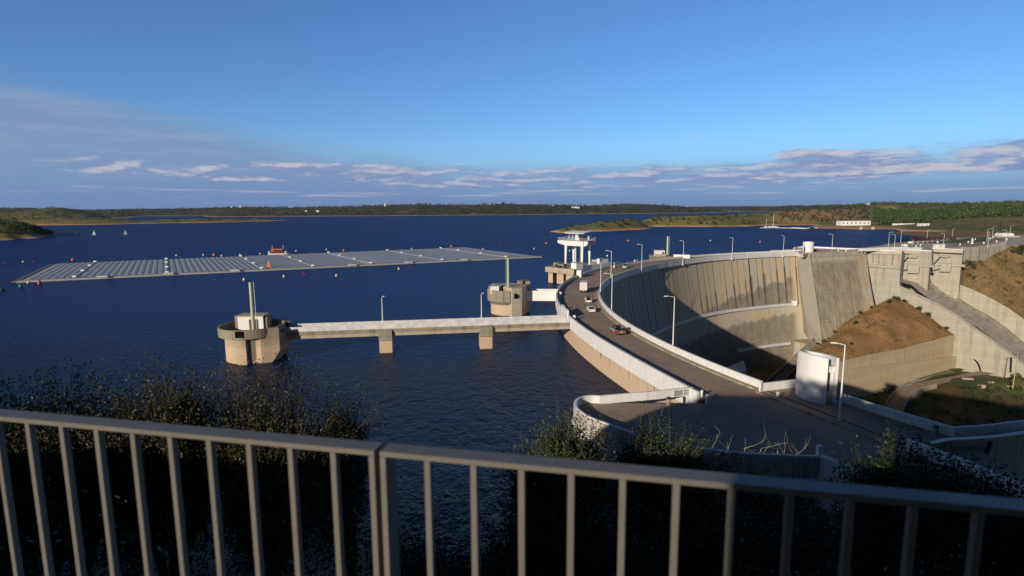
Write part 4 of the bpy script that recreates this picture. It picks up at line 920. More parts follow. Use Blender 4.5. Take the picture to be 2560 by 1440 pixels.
# ------------------------------------------------------------------ third tower (thin green mast) behind the crest
t4 = thing('intake_tower', (78, 305, 4), 'low concrete intake platform behind the dam road, carrying a thin green mast', 'intake tower')
pA = py_(1639, 650, 303); pB = py_(1702, 648, 303)
part(MB().prism([(pA[0], 303), (pB[0], 305), (pB[0] + 2, 318), (pA[0], 318)], -6, 6.9), 'shaft', M_con_dk, t4)
part(MB().prism([(pA[0], 302.9), (pA[0] + 5.6, 303.1), (pA[0] + 5.6, 304), (pA[0], 304)], 6.91, 8.1), 'rim', M_con, t4)
h4 = thing('machine_hut', (pA[0] + 2.6, 305, 7), 'small white hut beside the thin green mast behind the dam road', 'hut')
part(MB().box((pA[0] + 2.7, 306, 6.95), (4.8, 3.4, 3.1), .1), 'wall', M_whitec, h4); part(MB().box((pA[0] + 2.7, 306, 10.055), (5.2, 3.8, .18), .1), 'roof', M_greyp, h4)
part(MB().box((pA[0] + 4.2, 304.2, 7.1), (.9, .08, 2.0), .1), 'door', M_dark, h4)
mast((py_(1668, 640, 306)[0], 306, 6.95), py_(1668, 591, 306)[2] - 6.95, .5, 'thin green mast rising behind the dam road left of a street lamp', M_mast2)
b4 = thing('access_bridge', (95, 303, 6), 'low white bridge from the mast platform to the dam road', 'bridge')
part(MB().wall([(py_(1684, 645, 304)[0], 304), (py_(1726, 642, 300)[0], 300.5)], .4, 5.2, 7.9), 'parapet', M_whitec, b4)
part(MB().prism([(py_(1684, 645, 304)[0], 304.3), (py_(1726, 642, 300)[0], 300.8), (py_(1726, 642, 300)[0], 305), (py_(1684, 645, 304)[0], 308)], 4.8, 6.0), 'deck', M_con, b4)
# ------------------------------------------------------------------ floating solar array
F0 = np.array(pt(42, 703.5, .6)[:2]); F1 = np.array(pt(1352, 641, .6)[:2]); F2 = np.array(pt(1165, 618.5, .6)[:2]); F3 = np.array(pt(133, 660, .6)[:2])
fa = thing('floating_solar_array', (float(F0[0] + F2[0]) / 2, float(F0[1] + F2[1]) / 2, 0), 'huge floating raft of grey blue solar panels in tight rows on the lake', 'solar array')
def fpt(s, t): a = F0 + (F1 - F0) * s; b_ = F3 + (F2 - F3) * s; p = a + (b_ - a) * t; return (float(p[0]), float(p[1]))
def pan_fn(t, b):
    p = t.pos(); n = t.noise(p, .05, 4, .6)
    t.put(b.inputs['Base Color'], t.mix(t.ss(n, .3, .7), (.36, .38, .41), (.42, .43, .455)))
    t.put(b.inputs['Roughness'], .5)
M_pan = mat('solar_glass', pan_fn, (.2, .23, .28), .34, 0, .6)
M_pont = varied('pontoon_plastic', (.42, .42, .42), .1, .5, .7)
M_rustp = varied('rust_pontoon', (.20, .12, .09), .2, .8, .8)
NR = 92
def s_far(px):
    b_ = min((abs(1280 + FL * ((np.array([*fpt(s, 1), 1 - CZ])) @ cr) / ((np.array([*fpt(s, 1), 1 - CZ])) @ cf) - px), s) for s in np.linspace(0, 1, 400)); return b_[1]
WALK = {int(s_far(px) * NR) for px in (230, 416, 595, 700, 818, 965, 1100)}
fw = MB(); fw.prism([fpt(.0, 0), fpt(1, 0), fpt(1, 1), fpt(0, 1)], .05, .30); part(fw, 'float_deck', M_pont, fa)
row0 = None
for k in range(NR):
    s0 = (k + .06) / NR * .985 + .008; s1 = (k + .94) / NR * .985 + .008
    b = MB()
    A, B, C_, D = fpt(s0, .035), fpt((s0 + s1) / 2, .035), fpt((s0 + s1) / 2, .985), fpt(s0, .985); E, F_ = fpt(s1, .035), fpt(s1, .985)
    g0, g1 = .80, .93
    if k in (22, 37, 49, 62): A = fpt(s0, .035); 
    b.add([(*A, g0), (*B, g1), (*C_, g1), (*D, g0), (*E, g0), (*F_, g0)], [(0, 1, 2, 3), (1, 4, 5, 2), (0, 4, 1), (3, 2, 5), (0, 3, 5, 4)])
    part(b, 'panel_row', M_pan, fa)
wk = MB(); 
for k in sorted(WALK):
    s = (k + .5) / NR * .985 + .008; a, b_ = fpt(s, .03), fpt(s, .99)
    part(MB().wall([a, b_], .35, .31, 1.08), 'walkway', M_pont, fa)
    for t_ in (.03, .35, .68, .97): part(MB().box((*fpt(s, t_), 1.16), (1.7, 1.3, .7), .2), 'inverter_cabin', M_white, fa)
for t0, t1_, m in ((-.012, .028, M_pont),):
    part(MB().prism([fpt(0, t0), fpt(1, t0), fpt(1, t1_), fpt(0, t1_)], .0, .75), 'edge_pontoon', m, fa)
part(MB().prism([fpt(-.008, 0), fpt(.000, 0), fpt(.000, 1), fpt(-.008, 1)], .0, .5), 'end_pontoon', M_rustp, fa)
for s, t_ in ((.22, -.005), (.55, -.005), (.80, -.005), (.33, -.005), (.12, -.005), (.67, -.005)): part(MB().box((*fpt(s, t_), .76), (5, 2.2, .7), .1), 'mooring_box', M_pont, fa)
M_orange = varied('orange_plastic', (.72, .20, .03), .1, 2, .5); M_red = varied('red_plastic', (.55, .04, .04), .1, 2, .5); M_yel = varied('cream_plastic', (.80, .68, .42), .1, 2, .5); M_grn = varied('green_plastic', (.02, .25, .16), .1, 2, .5); M_blk = varied('black_rubber', (.02, .02, .025), .1, 2, .7)
part(MB().box((*fpt(.46 - .065, .10), 1.0), (2.4, 2.4, 3.2), .2, .3), 'warning_cone', M_orange, fa)
# buoys, each on its own bearing
BU = [(13, 658, 'r'), (58, 655, 'y'), (84, 655, 'r'), (182, 650, 'o'), (276, 648.5, 'r'), (364, 646, 'r'), (441, 639, 'y'), (450, 642.5, 'r'), (508.5, 638, 'y'), (535, 638, 'o'), (554, 640, 'y'), (600, 637, 'y'), (615, 635.5, 'r'), (650.5, 635, 'y'),
      (740, 627.5, 'y'), (780.5, 631, 'r'), (816, 624, 'w'), (859, 627, 'o'), (996, 622, 'r'), (1063, 620, 'r'), (1029, 622.5, 'y'), (1128, 617, 'o'), (1207, 622.5, 'y'), (1251, 614, 'r'), (1259.5, 628.5, 'r'), (1335, 622, 'w'), (1365.5, 609, 'o'), (1310, 611.5, 'r'), (1424, 627, 'w'), (1570, 602, 'o'), (1521, 604, 'r'),
      (1776, 602, 'y'), (1838, 604.5, 'r'), (1900, 605, 'p'), (1964, 606, 'r'), (2096, 610, 'r'), (2159, 611, 'r'), (1518, 640, 'w'),
      (71, 706.5, 'y'), (88, 708.5, 'k'), (99, 709, 'R'), (52, 717, 'G'), (5, 725, 'g'), (537, 699.5, 'r'), (610, 699.5, 'y'), (710, 691.5, 'y'), (757, 684, 'r'), (761.5, 686.5, 'r'), (841, 689.5, 'y'), (997, 672.5, 'y'), (1025, 669.5, 'r')]
BN = {'r': ('small red', M_red, .5, 1), 'y': ('cream', M_yel, .75, 1.3), 'o': ('orange', M_orange, 1.35, .9), 'w': ('white', M_whitec, .65, 1.5), 'p': ('pink', varied('pink_plastic', (.6, .25, .25), .1, 2, .5), 1.0, 1), 'k': ('small black', M_blk, .5, 1), 'R': ('large red', M_red, 1.1, 1.5), 'G': ('green', M_grn, 1.0, 1.3), 'g': ('dark green', varied('dark_green_plastic', (.01, .08, .06), .1, 2, .5), 1.3, .6)}
ORD = ['first', 'second', 'third', 'fourth', 'fifth', 'sixth', 'seventh', 'eighth', 'ninth', 'tenth', 'eleventh', 'twelfth', 'thirteenth', 'fourteenth']
def reg(px, py):
    edge_f = np.interp(px, [133, 1165], [660, 618.5])
    if px > 1300 or (px > 1240): return 'on the water behind the dam'
    return 'beyond the solar array' if py < edge_f + 2 and px > 100 else ('left of the solar array' if py < 670 else 'on the near side of the array')
cnt = {}; tot = {}
for px, py, c in sorted(BU): tot[(c, reg(px, py))] = tot.get((c, reg(px, py)), 0) + 1
for px, py, c in sorted(BU):
    r_ = reg(px, py); key = (c, r_); k = cnt.get(key, 0); cnt[key] = k + 1; nm, m, rr, sz = BN[c]
    lab = (f'{ORD[k]} {nm} buoy from the left, {r_}' if tot[key] > 1 else f'{nm} buoy {r_}')
    x, y, _ = pt(px, py, .2); rr *= .74
    b = MB().sphere((x, y, rr * sz * .45), rr, 10, 7, sz).tube((x, y, rr * sz * 1.3), (x, y, rr * sz * 1.3 + rr * .8), rr * .12, n=5).lathe((x, y), [(rr * .98, -.1), (rr * 1.12, .05), (rr * 1.12, .25), (rr * .98, .35)], 10)
    build(b, 'buoy', m, label=lab, cat='buoy', group='mooring buoys floating on the lake')
# work raft with a rust-red roof at the far edge of the array
x, y, _ = pt(697, 636.5, 0); wbt = thing('work_raft', (x, y, 0), 'work raft with a rust red roof moored at the far edge of the array', 'raft')
part(MB().box((x, y, -.1), (14.5, 6, 1.3), .1, .96), 'hull', M_greyp, wbt)
part(MB().box((x - 1, y, 3.4), (8.6, 4.4, 1.0), .1, .9), 'roof', varied('rust_red_roof', (.42, .09, .05), .2, 1, .7), wbt)
for k in range(5): part(MB().box((x - 4.6 + 1.85 * k, y - 2 + .19 * k, 1.205), (.5, .5, 2.2), .1), 'post', bpy.data.materials['rust_red_roof'], wbt)
part(MB().box((x - 1, y + 1.2, 1.205), (7.6, 1.5, 2.19), .1), 'cabin', M_dark, wbt)
for s in (-4.6, 3.6): part(MB().tube((x + s, y, 1.2), (x + s, y, 7.0), .12, n=5), 'mast', M_white, wbt)
for s in (-6.2, 6.2): part(MB().sphere((x + s, y - 2, 2.0), .9, 8, 6), 'fender', M_yel, wbt)
# sailing boats far left
M_hull = varied('boat_hull', (.7, .7, .72), .05, 1, .4); M_sail = varied('turquoise_sail', (.25, .62, .70), .1, .3, .7); M_sailw = varied('white_sail', (.80, .82, .84), .05, .3, .7)
def sailboat(px, py, h, label, col_, sail=True, d=0):
    x, y, _ = pt(px, py, 0); t = thing('sailing_boat', (x, y, 0), label, 'sailing boat', 'sailing boats at the left shore')
    L = h * .62; ca, sa = math.cos(d), math.sin(d)
    R_ = lambda u, v, z: (x + u * ca - v * sa, y + u * sa + v * ca, z)
    b = MB(); st = [(-.5, .55, .5), (-.25, .95, .42), (.15, .9, .42), (.5, .05, .6)]; vs = []
    for u, w_, z in st:
        for v, zz in ((-w_ * L * .17, z * L * .25), (-w_ * L * .09, -.2), (w_ * L * .09, -.2), (w_ * L * .17, z * L * .25)): vs.append(R_(u * L, v, zz))
    fs = []
    for i in range(3):
        for k in range(3): fs.append((4 * i + k, 4 * i + k + 1, 4 * i + 5 + k, 4 * i + 4 + k))
        fs.append((4 * i + 3, 4 * i, 4 * i + 4, 4 * i + 7))
    fs += [(0, 3, 2, 1), (12, 13, 14, 15)]
    part(b.add(vs, fs), 'hull', M_hull if sail else M_greyp, t)
    part(MB().tube(R_(.05 * L, 0, .2), R_(.05 * L, 0, h), .07 if sail else .05, n=5), 'mast', M_white, t)
    if sail:
        for nm, us, m in (('mainsail', [(.03, 1.2), (.03, h * .97), (-.12, h * .6), (-.48, 1.5)], col_), ('jib', [(.08, h * .82), (.46, 1.0), (.1, 1.3)], M_sailw)):
            q = [R_(u * L, .03 * L, z) for u, z in us]; part(MB().slab(q, (-sa, ca, 0), .06), nm, m, t)
sailboat(166, 587, 6.5, 'small dark boat with bare mast nearest the wooded headland', M_sailw, False, .3)
sailboat(190, 588, 5.5, 'small white boat with bare mast between the dark boat and the first sail', M_sailw, False, 2.8)
sailboat(235, 588, 7.2, 'sailing boat with turquoise and white sail, left of the two under sail', M_sail, True, .2)
sailboat(313.5, 587.5, 7.6, 'sailing boat with a turquoise sail farthest from the wooded headland', M_sail, True, .5)
# ------------------------------------------------------------------ near platform (left of the road), walls and posts
def polyl(pts, z): return [pt(px, py, z)[:2] for px, py in pts]
cur = polyl([(1730, 967.5), (1690, 971.5), (1640, 977.5), (1560, 984), (1500, 989)], 7.1)
cur2 = polyl([(1500, 989), (1478, 988), (1458, 990.5), (1444, 997), (1439, 1006), (1442, 1018), (1458, 1032), (1485, 1046), (1530, 1062), (1580, 1080), (1650, 1100), (1750, 1119), (1860, 1131), (1960, 1136.5), (2046, 1139)], 7.1)
def smooth(L, n=4):
    L = [np.array(p) for p in L]; out = []
    for i in range(len(L) - 1):
        a, b_, c_, d = L[max(i - 1, 0)], L[i], L[i + 1], L[min(i + 2, len(L) - 1)]
        for k in range(n):
            t = k / n; out.append(.5 * ((2 * b_) + (-a + c_) * t + (2 * a - 5 * b_ + 4 * c_ - d) * t * t + (-a + 3 * b_ - 3 * c_ + d) * t ** 3))
    return [tuple(map(float, p)) for p in out + [L[-1]]]
LW = smooth(cur2)
plat = thing('lakeside_platform', (18, 68, 6), 'paved viewing platform with a curved concrete and white parapet beside the dam road', 'platform')
part(MB().wall([cur[0]] + cur[1:], .30, 5.9, 7.1), 'straight_parapet', M_white, plat)
part(MB().wall(LW[:], .30, 6.0, 7.1), 'curved_parapet', M_white, plat)
M_outer = concrete('platform_outer_wall', light=(.50, .47, .42), dark=(.16, .14, .11), streak=.8, tanamt=.1)
def offs(L, d):
    out = []
    for i in range(len(L)):
        a = np.array(L[max(i - 1, 0)]); b_ = np.array(L[min(i + 1, len(L) - 1)]); t = (b_ - a) / np.linalg.norm(b_ - a); out.append((L[i][0] - t[1] * d, L[i][1] + t[0] * d))
    return out
OW = offs(LW, -.22)
part(MB().wall(OW, .16, 4.7, 6.95), 'rain_stained_apron', M_outer, plat)
OW2 = offs(LW, -.30)
part(MB().wall(OW2, .42, 4.35, 4.68), 'white_ledge', M_white, plat)
part(MB().wall(offs(LW, -.16), .3, -8, 4.34), 'retaining_wall', M_outer, plat)
# framed gate where the parapet meets the dam
gt = thing('parapet_gate', (*cur[0], 6), 'white framed mesh gate panel at the end of the dam parapet', 'gate')
gd0, gd1 = np.array(cur[0]), np.array(pt(1683, 972.5, 7.1)[:2])
for a, b_ in ((0, .02), (.48, .5), (.98, 1.0)): p = gd0 + (gd1 - gd0) * a; part(MB().box((p[0], p[1] - .24, 6), (.09, .09, 1.15)), 'post', M_white, gt)
part(MB().wall([(gd0[0], gd0[1] - .24), (gd1[0], gd1[1] - .24)], .07, 7.05, 7.15), 'rail', M_white, gt); part(MB().wall([(gd0[0], gd0[1] - .24), (gd1[0], gd1[1] - .24)], .04, 6.1, 6.9), 'mesh', M_greyp, gt)
# ground of the abutment: road sheet, paving and the pavement on the right
RW = polyl([(1900, 952), (1990, 948), (2000, 952)], 7.1)
A_ = pt(1902, 978, 6); B_ = pt(1986, 967, 6); C_ = pt(1996, 973, 6); D_ = pt(2122, 1010, 6); E_ = pt(2252, 1052, 6); F_ = pt(2383, 1091, 6); G_ = pt(2466, 1085, 6); H_ = pt(2600, 1068, 6)
far_end = [ap(ru(202.5), 202.5)[:2], ap(rd(202.5), 202.5)[:2]]
poly = [far_end[0]] + [tuple(p) for p in LW[::2]] + [(33.6, 58.2), (34.2, 52.2), (35.5, 40), (38, 25), (60, 25), (56, 45), (51, 55), (53.4, 62.6), (66, 65.0), (66, 67), (G_[0], G_[1] + .5), (F_[0], F_[1] + .5), (D_[0] + .3, D_[1] + .5), (C_[0], C_[1] + .5), (B_[0], B_[1] + .5), (A_[0] + .3, A_[1] + .6)]
build(MB().prism(poly, -12, 5.955), 'abutment_pavement', M_pave, kind='structure', label='dark brownish paving of the abutment platform beside the road', cat='pavement')
kb = [pt(1730, 908.5, 6)[:2], pt(1830, 955, 6)[:2], pt(1892, 980, 6)[:2], pt(1950, 1004, 6)[:2], pt(2000, 1024, 6)[:2], pt(2100, 1064, 6)[:2], pt(2200, 1104, 6)[:2], pt(2300, 1146, 6)[:2], (47.5, 50.0), (50.5, 40), (54, 26)]
lf = [pt(1735, 985, 6)[:2], pt(1782, 1010, 6)[:2], pt(1738, 1055, 6)[:2], (26.5, 60.5), (33.2, 58.6), (34.0, 53), (36, 40), (39, 26)]
rdp = [ap(ru(202.2) - 1.3, 202.2)[:2]] + lf + kb[::-1][:-1] + [ap(rd(202.2) + 1.3, 202.2)[:2]]
build(MB().add([(p[0], p[1], 5.985) for p in rdp], [tuple(range(len(rdp)))]), 'approach_road', M_road, kind='structure', label='dark asphalt approach road leading off the dam towards the viewer', cat='road')
kk = [(p[0], p[1]) for p in kb[2:]]
build(MB().wall(kk, .35, 5.7, 6.13), 'pavement_kerb', M_kerb, kind='structure', label='mossy kerb between the approach road and the pavement', cat='kerb')
kl = offs(kk, 1.9)
build(MB().wall(kl, .06, 5.7, 6.05), 'drain_channel', M_dark, kind='structure', label='dark drain line along the pavement', cat='drain')
build(MB().wall([lf[1], lf[2]], .3, 5.9, 5.99), 'drain_grate', M_dark, kind='structure', label='dark drain grate across the platform edge', cat='drain')
# right hand pavement parapet
pw = thing('pavement_parapet', (F_[0], F_[1], 6), 'long low white parapet along the right side of the pavement, bending at the bin', 'parapet')
part(MB().wall([(A_[0] + .1, A_[1] + .2), B_[:2], C_[:2], (C_[0] + 1.2, C_[1] - .5)], .3, 5.8, 7.15), 'left_section', M_white, pw)
part(MB().wall([pt(2100, 1003, 6)[:2], D_[:2], E_[:2], F_[:2], G_[:2], H_[:2], (80, 69.5)], .32, 5.8, 7.15), 'right_section', M_white, pw)
# loose things on the platform
for px, py, h, w_, lab in [(1754, 995, 1.2, .36, 'slim white bollard at the dam entrance, the left one'), (1767, 1007, 1.25, .44, 'thick white bollard at the dam entrance, the right one')]:
    x, y, _ = pt(px, py, 6); build(MB().tube((x, y, 5.96), (x, y, 5.96 + h), w_ / 2, n=20), 'bollard', M_whitec, label=lab, cat='bollard', group='white bollards at the dam entrance')
for px, py, lab in [(1671, 1012, 'concrete litter bin with a black lid on the viewing platform'), (2338, 1085, 'concrete litter bin with a black lid by the bend of the pavement parapet')]:
    x, y, _ = pt(px, py, 6); t = thing('litter_bin', (x, y, 5.96), lab, 'litter bin', 'litter bins with black lids')
    part(MB().tube((x, y, 5.96), (x, y, 6.85), .30, .31, 20), 'body', varied('bin_concrete', (.30, .29, .27), .1, 2, .9) if px < 2000 else bpy.data.materials['bin_concrete'], t)
    part(MB().tube((x, y, 6.855), (x, y, 7.10), .33, .27, 20), 'lid', M_dark, t)
x, y, _ = pt(1942.5, 1000, 6); t = thing('small_sign', (x, y, 6), 'small pale sign board on a short post on the pavement', 'sign')
part(MB().tube((x, y, 5.96), (x, y, 6.5), .05, n=8), 'post', M_white, t); part(MB().box((x, y - .05, 6.45), (.38, .06, .75), -.25), 'board', varied('pale_board', (.62, .70, .66), .08, 3, .5), t)
x, y, _ = A_; build(MB().box((x - .25, y - .35, 5.95), (.24, .24, 1.5), .4), 'gate_post', M_whitec, label='square white post where the dam parapet meets the pavement parapet', cat='post')
x, y, _ = pt(2098, 1050, 6); lamp((x, y, 5.96), py_(2110, 862, y)[2] - 5.96, math.radians(168), 'tallest nearest white street lamp standing on the pavement by the round tower', 'white street lamps on the abutment', arm=1.0)
# elevator tower: two curved white shells with a glazed slot between
et = thing('lift_tower', (43, 77, 6), 'white lift tower of two curved shells with a narrow glazed door between them', 'tower')
s1 = [pt(px, py, 6)[:2] for px, py in [(1990, 984), (1996, 989), (2008.6, 996), (2022, 1001.5), (2038, 1006), (2052, 1009), (2063.5, 1011)]]
zt = [py_(px, py, p[1])[2] for (px, py), p in zip([(1996.8, 875.5), (2002, 878), (2012, 882.5), (2024, 887), (2040, 891), (2056, 894.5), (2071.5, 897.5)], s1)]
s1s = smooth(s1, 3); zz = list(np.interp(np.linspace(0, 1, len(s1s)), np.linspace(0, 1, len(zt)), zt))
part(MB().wall(s1s, .28, 5.9, zz), 'front_shell', M_whitec, et)
s2 = [(44.6, 74.6), (45.0, 76.4), (45.1, 78.4), (44.7, 80.6), (43.9, 82.6), (43.0, 84.0)]
s2 = [pt(2086.5, 1008, 6)[:2]]; e = np.array(s2[0])
ztr = py_(2094, 895, e[1])[2]
far = py_(2019, 874, 82.5)
ctrl = [e, e + np.array([.25, 1.9]), e + np.array([.1, 4.0]), e + np.array([-.6, 6.2]), np.array([far[0], 82.8]) ]
s2s = smooth(ctrl, 3); zz2 = list(np.linspace(ztr, far[2], len(s2s)))
part(MB().wall(s2s, .32, 5.9, zz2), 'rear_shell', M_whitec, et)
ein = np.array(s1[-1]); rr_ = e - ein; l = np.linalg.norm(rr_); ru_ = rr_ / l; inn = np.array([ru_[1] * -1, ru_[0]])
P0 = ein + inn * .9; P1 = e + inn * .6
def slot(z0, z1, name, m, k0=0., k1=1., dep=0.): a = P0 + (P1 - P0) * k0 + inn * dep; b_ = P0 + (P1 - P0) * k1 + inn * dep; part(MB().wall([tuple(a), tuple(b_)], .12, z0, z1), name, m, et)
slot(5.9, 7.6, 'lower_panel', varied('tower_grey_panel', (.45, .44, .40), .08, 1, .6)); slot(7.6, 10.3, 'glass_door', M_glass, .08, .72); slot(7.6, 10.3, 'door_frame', M_whitec, .74, 1); slot(10.31, 11.1, 'lintel', M_whitec, -.05, 1, -.12)
rf_ = [tuple(P0), tuple(P1), (e[0] - .2, e[1] + 5.0), (s1[1][0] + .4, s1[1][1] + 1)]
part(MB().prism(rf_, 11.0, 11.12), 'roof', M_greyp, et)
# lower walls at the bottom right: road wing walls and the deep retaining wall behind them
lw = thing('road_wing_wall', (33.8, 55, 6), 'white wing wall falling away left of the approach road', 'wall')
q0 = pt(2050, 1137, 7.2); q1 = (34.6, 51.8); q1 = pt(2150, 1176, 7.0)
part(MB().wall([q0[:2], q1[:2], (q1[0] + .4, q1[1] - 1.2)], .45, [1.5, 1.5, 1.5], [7.25, 6.9, 6.8]), 'wall_face', M_white, lw); part(MB().box((q0[0] + .1, q0[1] + .3, 6.5), (.5, .5, 1.6)), 'end_post', M_whitec, lw)
rw = thing('road_wing_wall', (46, 56, 6), 'white wing wall sloping down right of the approach road to the corner', 'wall')
r0 = pt(2269, 1098, 7.4); r1 = pt(2400, 1145, 7.4); r2 = pt(2620, 1236, 7.4)
part(MB().wall([r0[:2], r1[:2], r2[:2]], .45, 2.0, 7.4), 'wall_face', M_white, rw)
cw = thing('retaining_wall', (60, 60, 3), 'rain stained concrete retaining wall with a dark pipe beyond the right wing wall', 'wall')
k0 = pt(2330, 1106, 7.0); k1 = pt(2366, 1098, 7.0); k2 = pt(2480, 1091, 7.0); k3 = pt(2620, 1072, 7.0)
part(MB().wall([k0[:2], k1[:2], k2[:2], k3[:2]], .4, -20, 6.9), 'wall_face', M_con_dk, cw)
part(MB().wall([k0[:2], k1[:2], k2[:2], k3[:2]], .5, 6.904, 7.02), 'coping', M_white, cw)
pa = np.array(k2[:2]) + np.array([-.4, -.45]); part(MB().tube((pa[0], pa[1], 6.6), (pa[0] - 2.6, pa[1] - .3, -3), .2, n=8), 'drain_pipe', M_dark, cw)
# ------------------------------------------------------------------ lake surface (stops at the dam and the banks)
lk = [(-16000, -400), (-60, -400), (-10, 5), (10, 30), (24, 50), (29, 70)]
lk += [ap(ru(th) - 4, th)[:2] for th in np.arange(200, 101, -6)] + [(166, 336), (222, 354), (262, 368), (372, 470), (460, 560), (700, 560), (16000, 700), (16000, 16000), (-16000, 16000)]
wb = MB().add([(p[0], p[1], 0) for p in lk], [tuple(range(len(lk)))])
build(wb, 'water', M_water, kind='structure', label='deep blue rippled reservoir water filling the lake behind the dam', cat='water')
# ------------------------------------------------------------------ crest plaza beyond the arch
fr = [pt(px, py, 6)[:2] for px, py in [(2026, 632.5), (2166, 625.4), (2254, 629.0), (2257, 625.4), (2328, 627.0), (2332, 622.2), (2407, 625.4)]]
def inset(p): return (p[0] + .35 * U[0], p[1] + .35 * U[1])
plz = [ap(178, 101)[:2], ap(191, 101)[:2], pt(1985, 618.5, 6)[:2], pt(2000, 617.2, 6)[:2], pt(2040, 617.4, 6)[:2], pt(2140, 621.4, 6)[:2], pt(2208, 613, 6)[:2], pt(2300, 602.8, 6)[:2], pt(2400, 595.5, 6)[:2], (440, 520), (640, 540), (640, 470), (470, 455)] + [T3[:2], T2[:2], T1[:2], T0[:2]] + [inset(p) for p in fr[::-1]]
build(MB().prism(plz, 4.0, 5.96), 'crest_plaza', mat('plaza_paving', lambda t, b: t.put(b.inputs['Base Color'], t.mix(t.ss(t.noise(t.pos(), .12, 5, .6), .35, .65), (.46, .39, .31), (.56, .48, .39))), .3, .9), kind='structure', label='pale paved plaza on the crest beyond the arch', cat='pavement')
def green_fn(t, b):
    p = t.pos(); n = t.noise(p, .15, 5, .65); t.put(b.inputs['Base Color'], t.mix(t.ss(n, .35, .65), (.045, .085, .018), (.12, .12, .04)))
M_lawn = mat('lawn', green_fn, .1, .95)
def sheet(name, pts, z, m, lab, cat): build(MB().add([(*pt(px, py, z)[:2], z) for px, py in pts], [tuple(range(len(pts)))]), name, m, kind='structure', label=lab, cat=cat)
sheet('lawn', [(2300, 607.5), (2400, 609), (2446, 608.5), (2474, 603), (2505, 591), (2490, 588), (2440, 592), (2395, 599), (2340, 604)], 5.985, M_lawn, 'green lawn between the plaza and the road on the right bank', 'lawn')
sheet('bank_road', [(2468, 609), (2512, 603), (2511, 596), (2513, 590), (2500, 588.5), (2484, 596), (2460, 604), (2380, 611), (2360, 616), (2440, 616)], 6.0, M_road, 'asphalt road leaving the dam crest on the right bank', 'road')
cp = thing('plaza_parapet', pt(2080, 618, 6), 'long white parapet on the lake side of the crest beyond the round white tower', 'parapet')
part(MB().wall(smooth([pt(px, py, 7)[:2] for px, py in [(1986, 618.5), (1990, 617), (2003, 616.0), (2036, 616.2), (2090, 618.6), (2142, 620.6), (2180, 619.2), (2225, 617.6), (2271, 617.0)]], 3), .5, 5.2, 7.0), 'lake_side_wall', M_white, cp)
part(MB().wall([pt(px, py, 7.1)[:2] for px, py in [(2150, 623.2), (2220, 621.8), (2304, 619.6)]], .5, 5.9, 7.5), 'inner_wall', M_white, cp)
part(MB().wall([pt(px, py, 7.2)[:2] for px, py in [(1927, 626), (1960, 624.6), (2003, 623.8)]], .5, 4.6, 7.2), 'bay_wall', M_white, cp)
bw = thing('plaza_back_wall', pt(2300, 606, 6), 'low beige concrete wall at the lake edge of the plaza below the lettering', 'wall')
part(MB().wall([pt(px, py, 7.0)[:2] for px, py in [(2208, 611), (2300, 601), (2400, 594.5)]], .6, -3, 7.0), 'wall_face', M_con, bw); part(MB().wall([pt(2208, 611, 7.0)[:2], pt(2210, 614, 7)[:2], pt(2212, 617, 7)[:2]], .5, 5, 7.0), 'return_wall', M_con, bw)
ct = thing('crest_tower', pt(2020, 630, 6), 'round white lift tower standing on the crest above the buttress', 'tower')
x, y, _ = py_(2021.5, 629, 334); rr = (py_(2034, 629, 331)[0] - py_(2009, 629, 331)[0]) / 2
part(MB().lathe((x, y + .8), [(rr, 5.9), (rr, py_(2020, 605, 334)[2]), (rr - .3, py_(2020, 605, 334)[2]), (rr - .3, 10.8), (0, 10.8)], 40), 'shell', M_whitec, ct, smooth=False)
a = math.radians(205); part(MB().box((x + (rr + .0) * math.cos(a), y + .8 + (rr + .0) * math.sin(a), 6.3), (.12, .9, 3.0), a), 'slot_window', M_dark, ct)
a = math.radians(203); part(MB().box((x + (rr + .0) * math.cos(a), y + .8 + (rr + .0) * math.sin(a), 10.0), (.1, .8, .8), a), 'emblem_plate', M_greyp, ct)
x, y, _ = pt(2037.5, 628, 6); t = thing('litter_bin', (x, y, 6), 'dark litter bin beside the round white tower on the far crest', 'litter bin'); part(MB().tube((x, y, 5.97), (x, y, 6.9), .55, .6, 12), 'body', M_dark, t); part(MB().tube((x, y, 6.91), (x, y, 7.3), .62, .4, 12), 'lid', M_greyp, t)
wp = thing('white_gatehouse', pt(2352, 618, 6), 'white gatehouse box with a square opening on the plaza behind the spillway piers', 'gatehouse')
a, b_ = pt(2340.5, 622, 6), pt(2366, 622, 6); w_ = b_[0] - a[0]; yy = a[1] + 1
part(MB().box((a[0] + w_ * .24, yy + 1, 5.97), (w_ * .48, 2, 2.75)), 'wall', M_whitec, wp); part(MB().box((b_[0] - w_ * .09, yy + 1, 5.97), (w_ * .18, 2, 2.75)), 'wall', M_whitec, wp); part(MB().box((a[0] + w_ * .65, yy + 1, 8.1), (w_ * .36, 2, .62)), 'lintel', M_whitec, wp); part(MB().box((a[0] + w_ * .65, yy + 1.6, 5.97), (w_ * .35, .2, 2.1)), 'back_panel', M_con, wp)
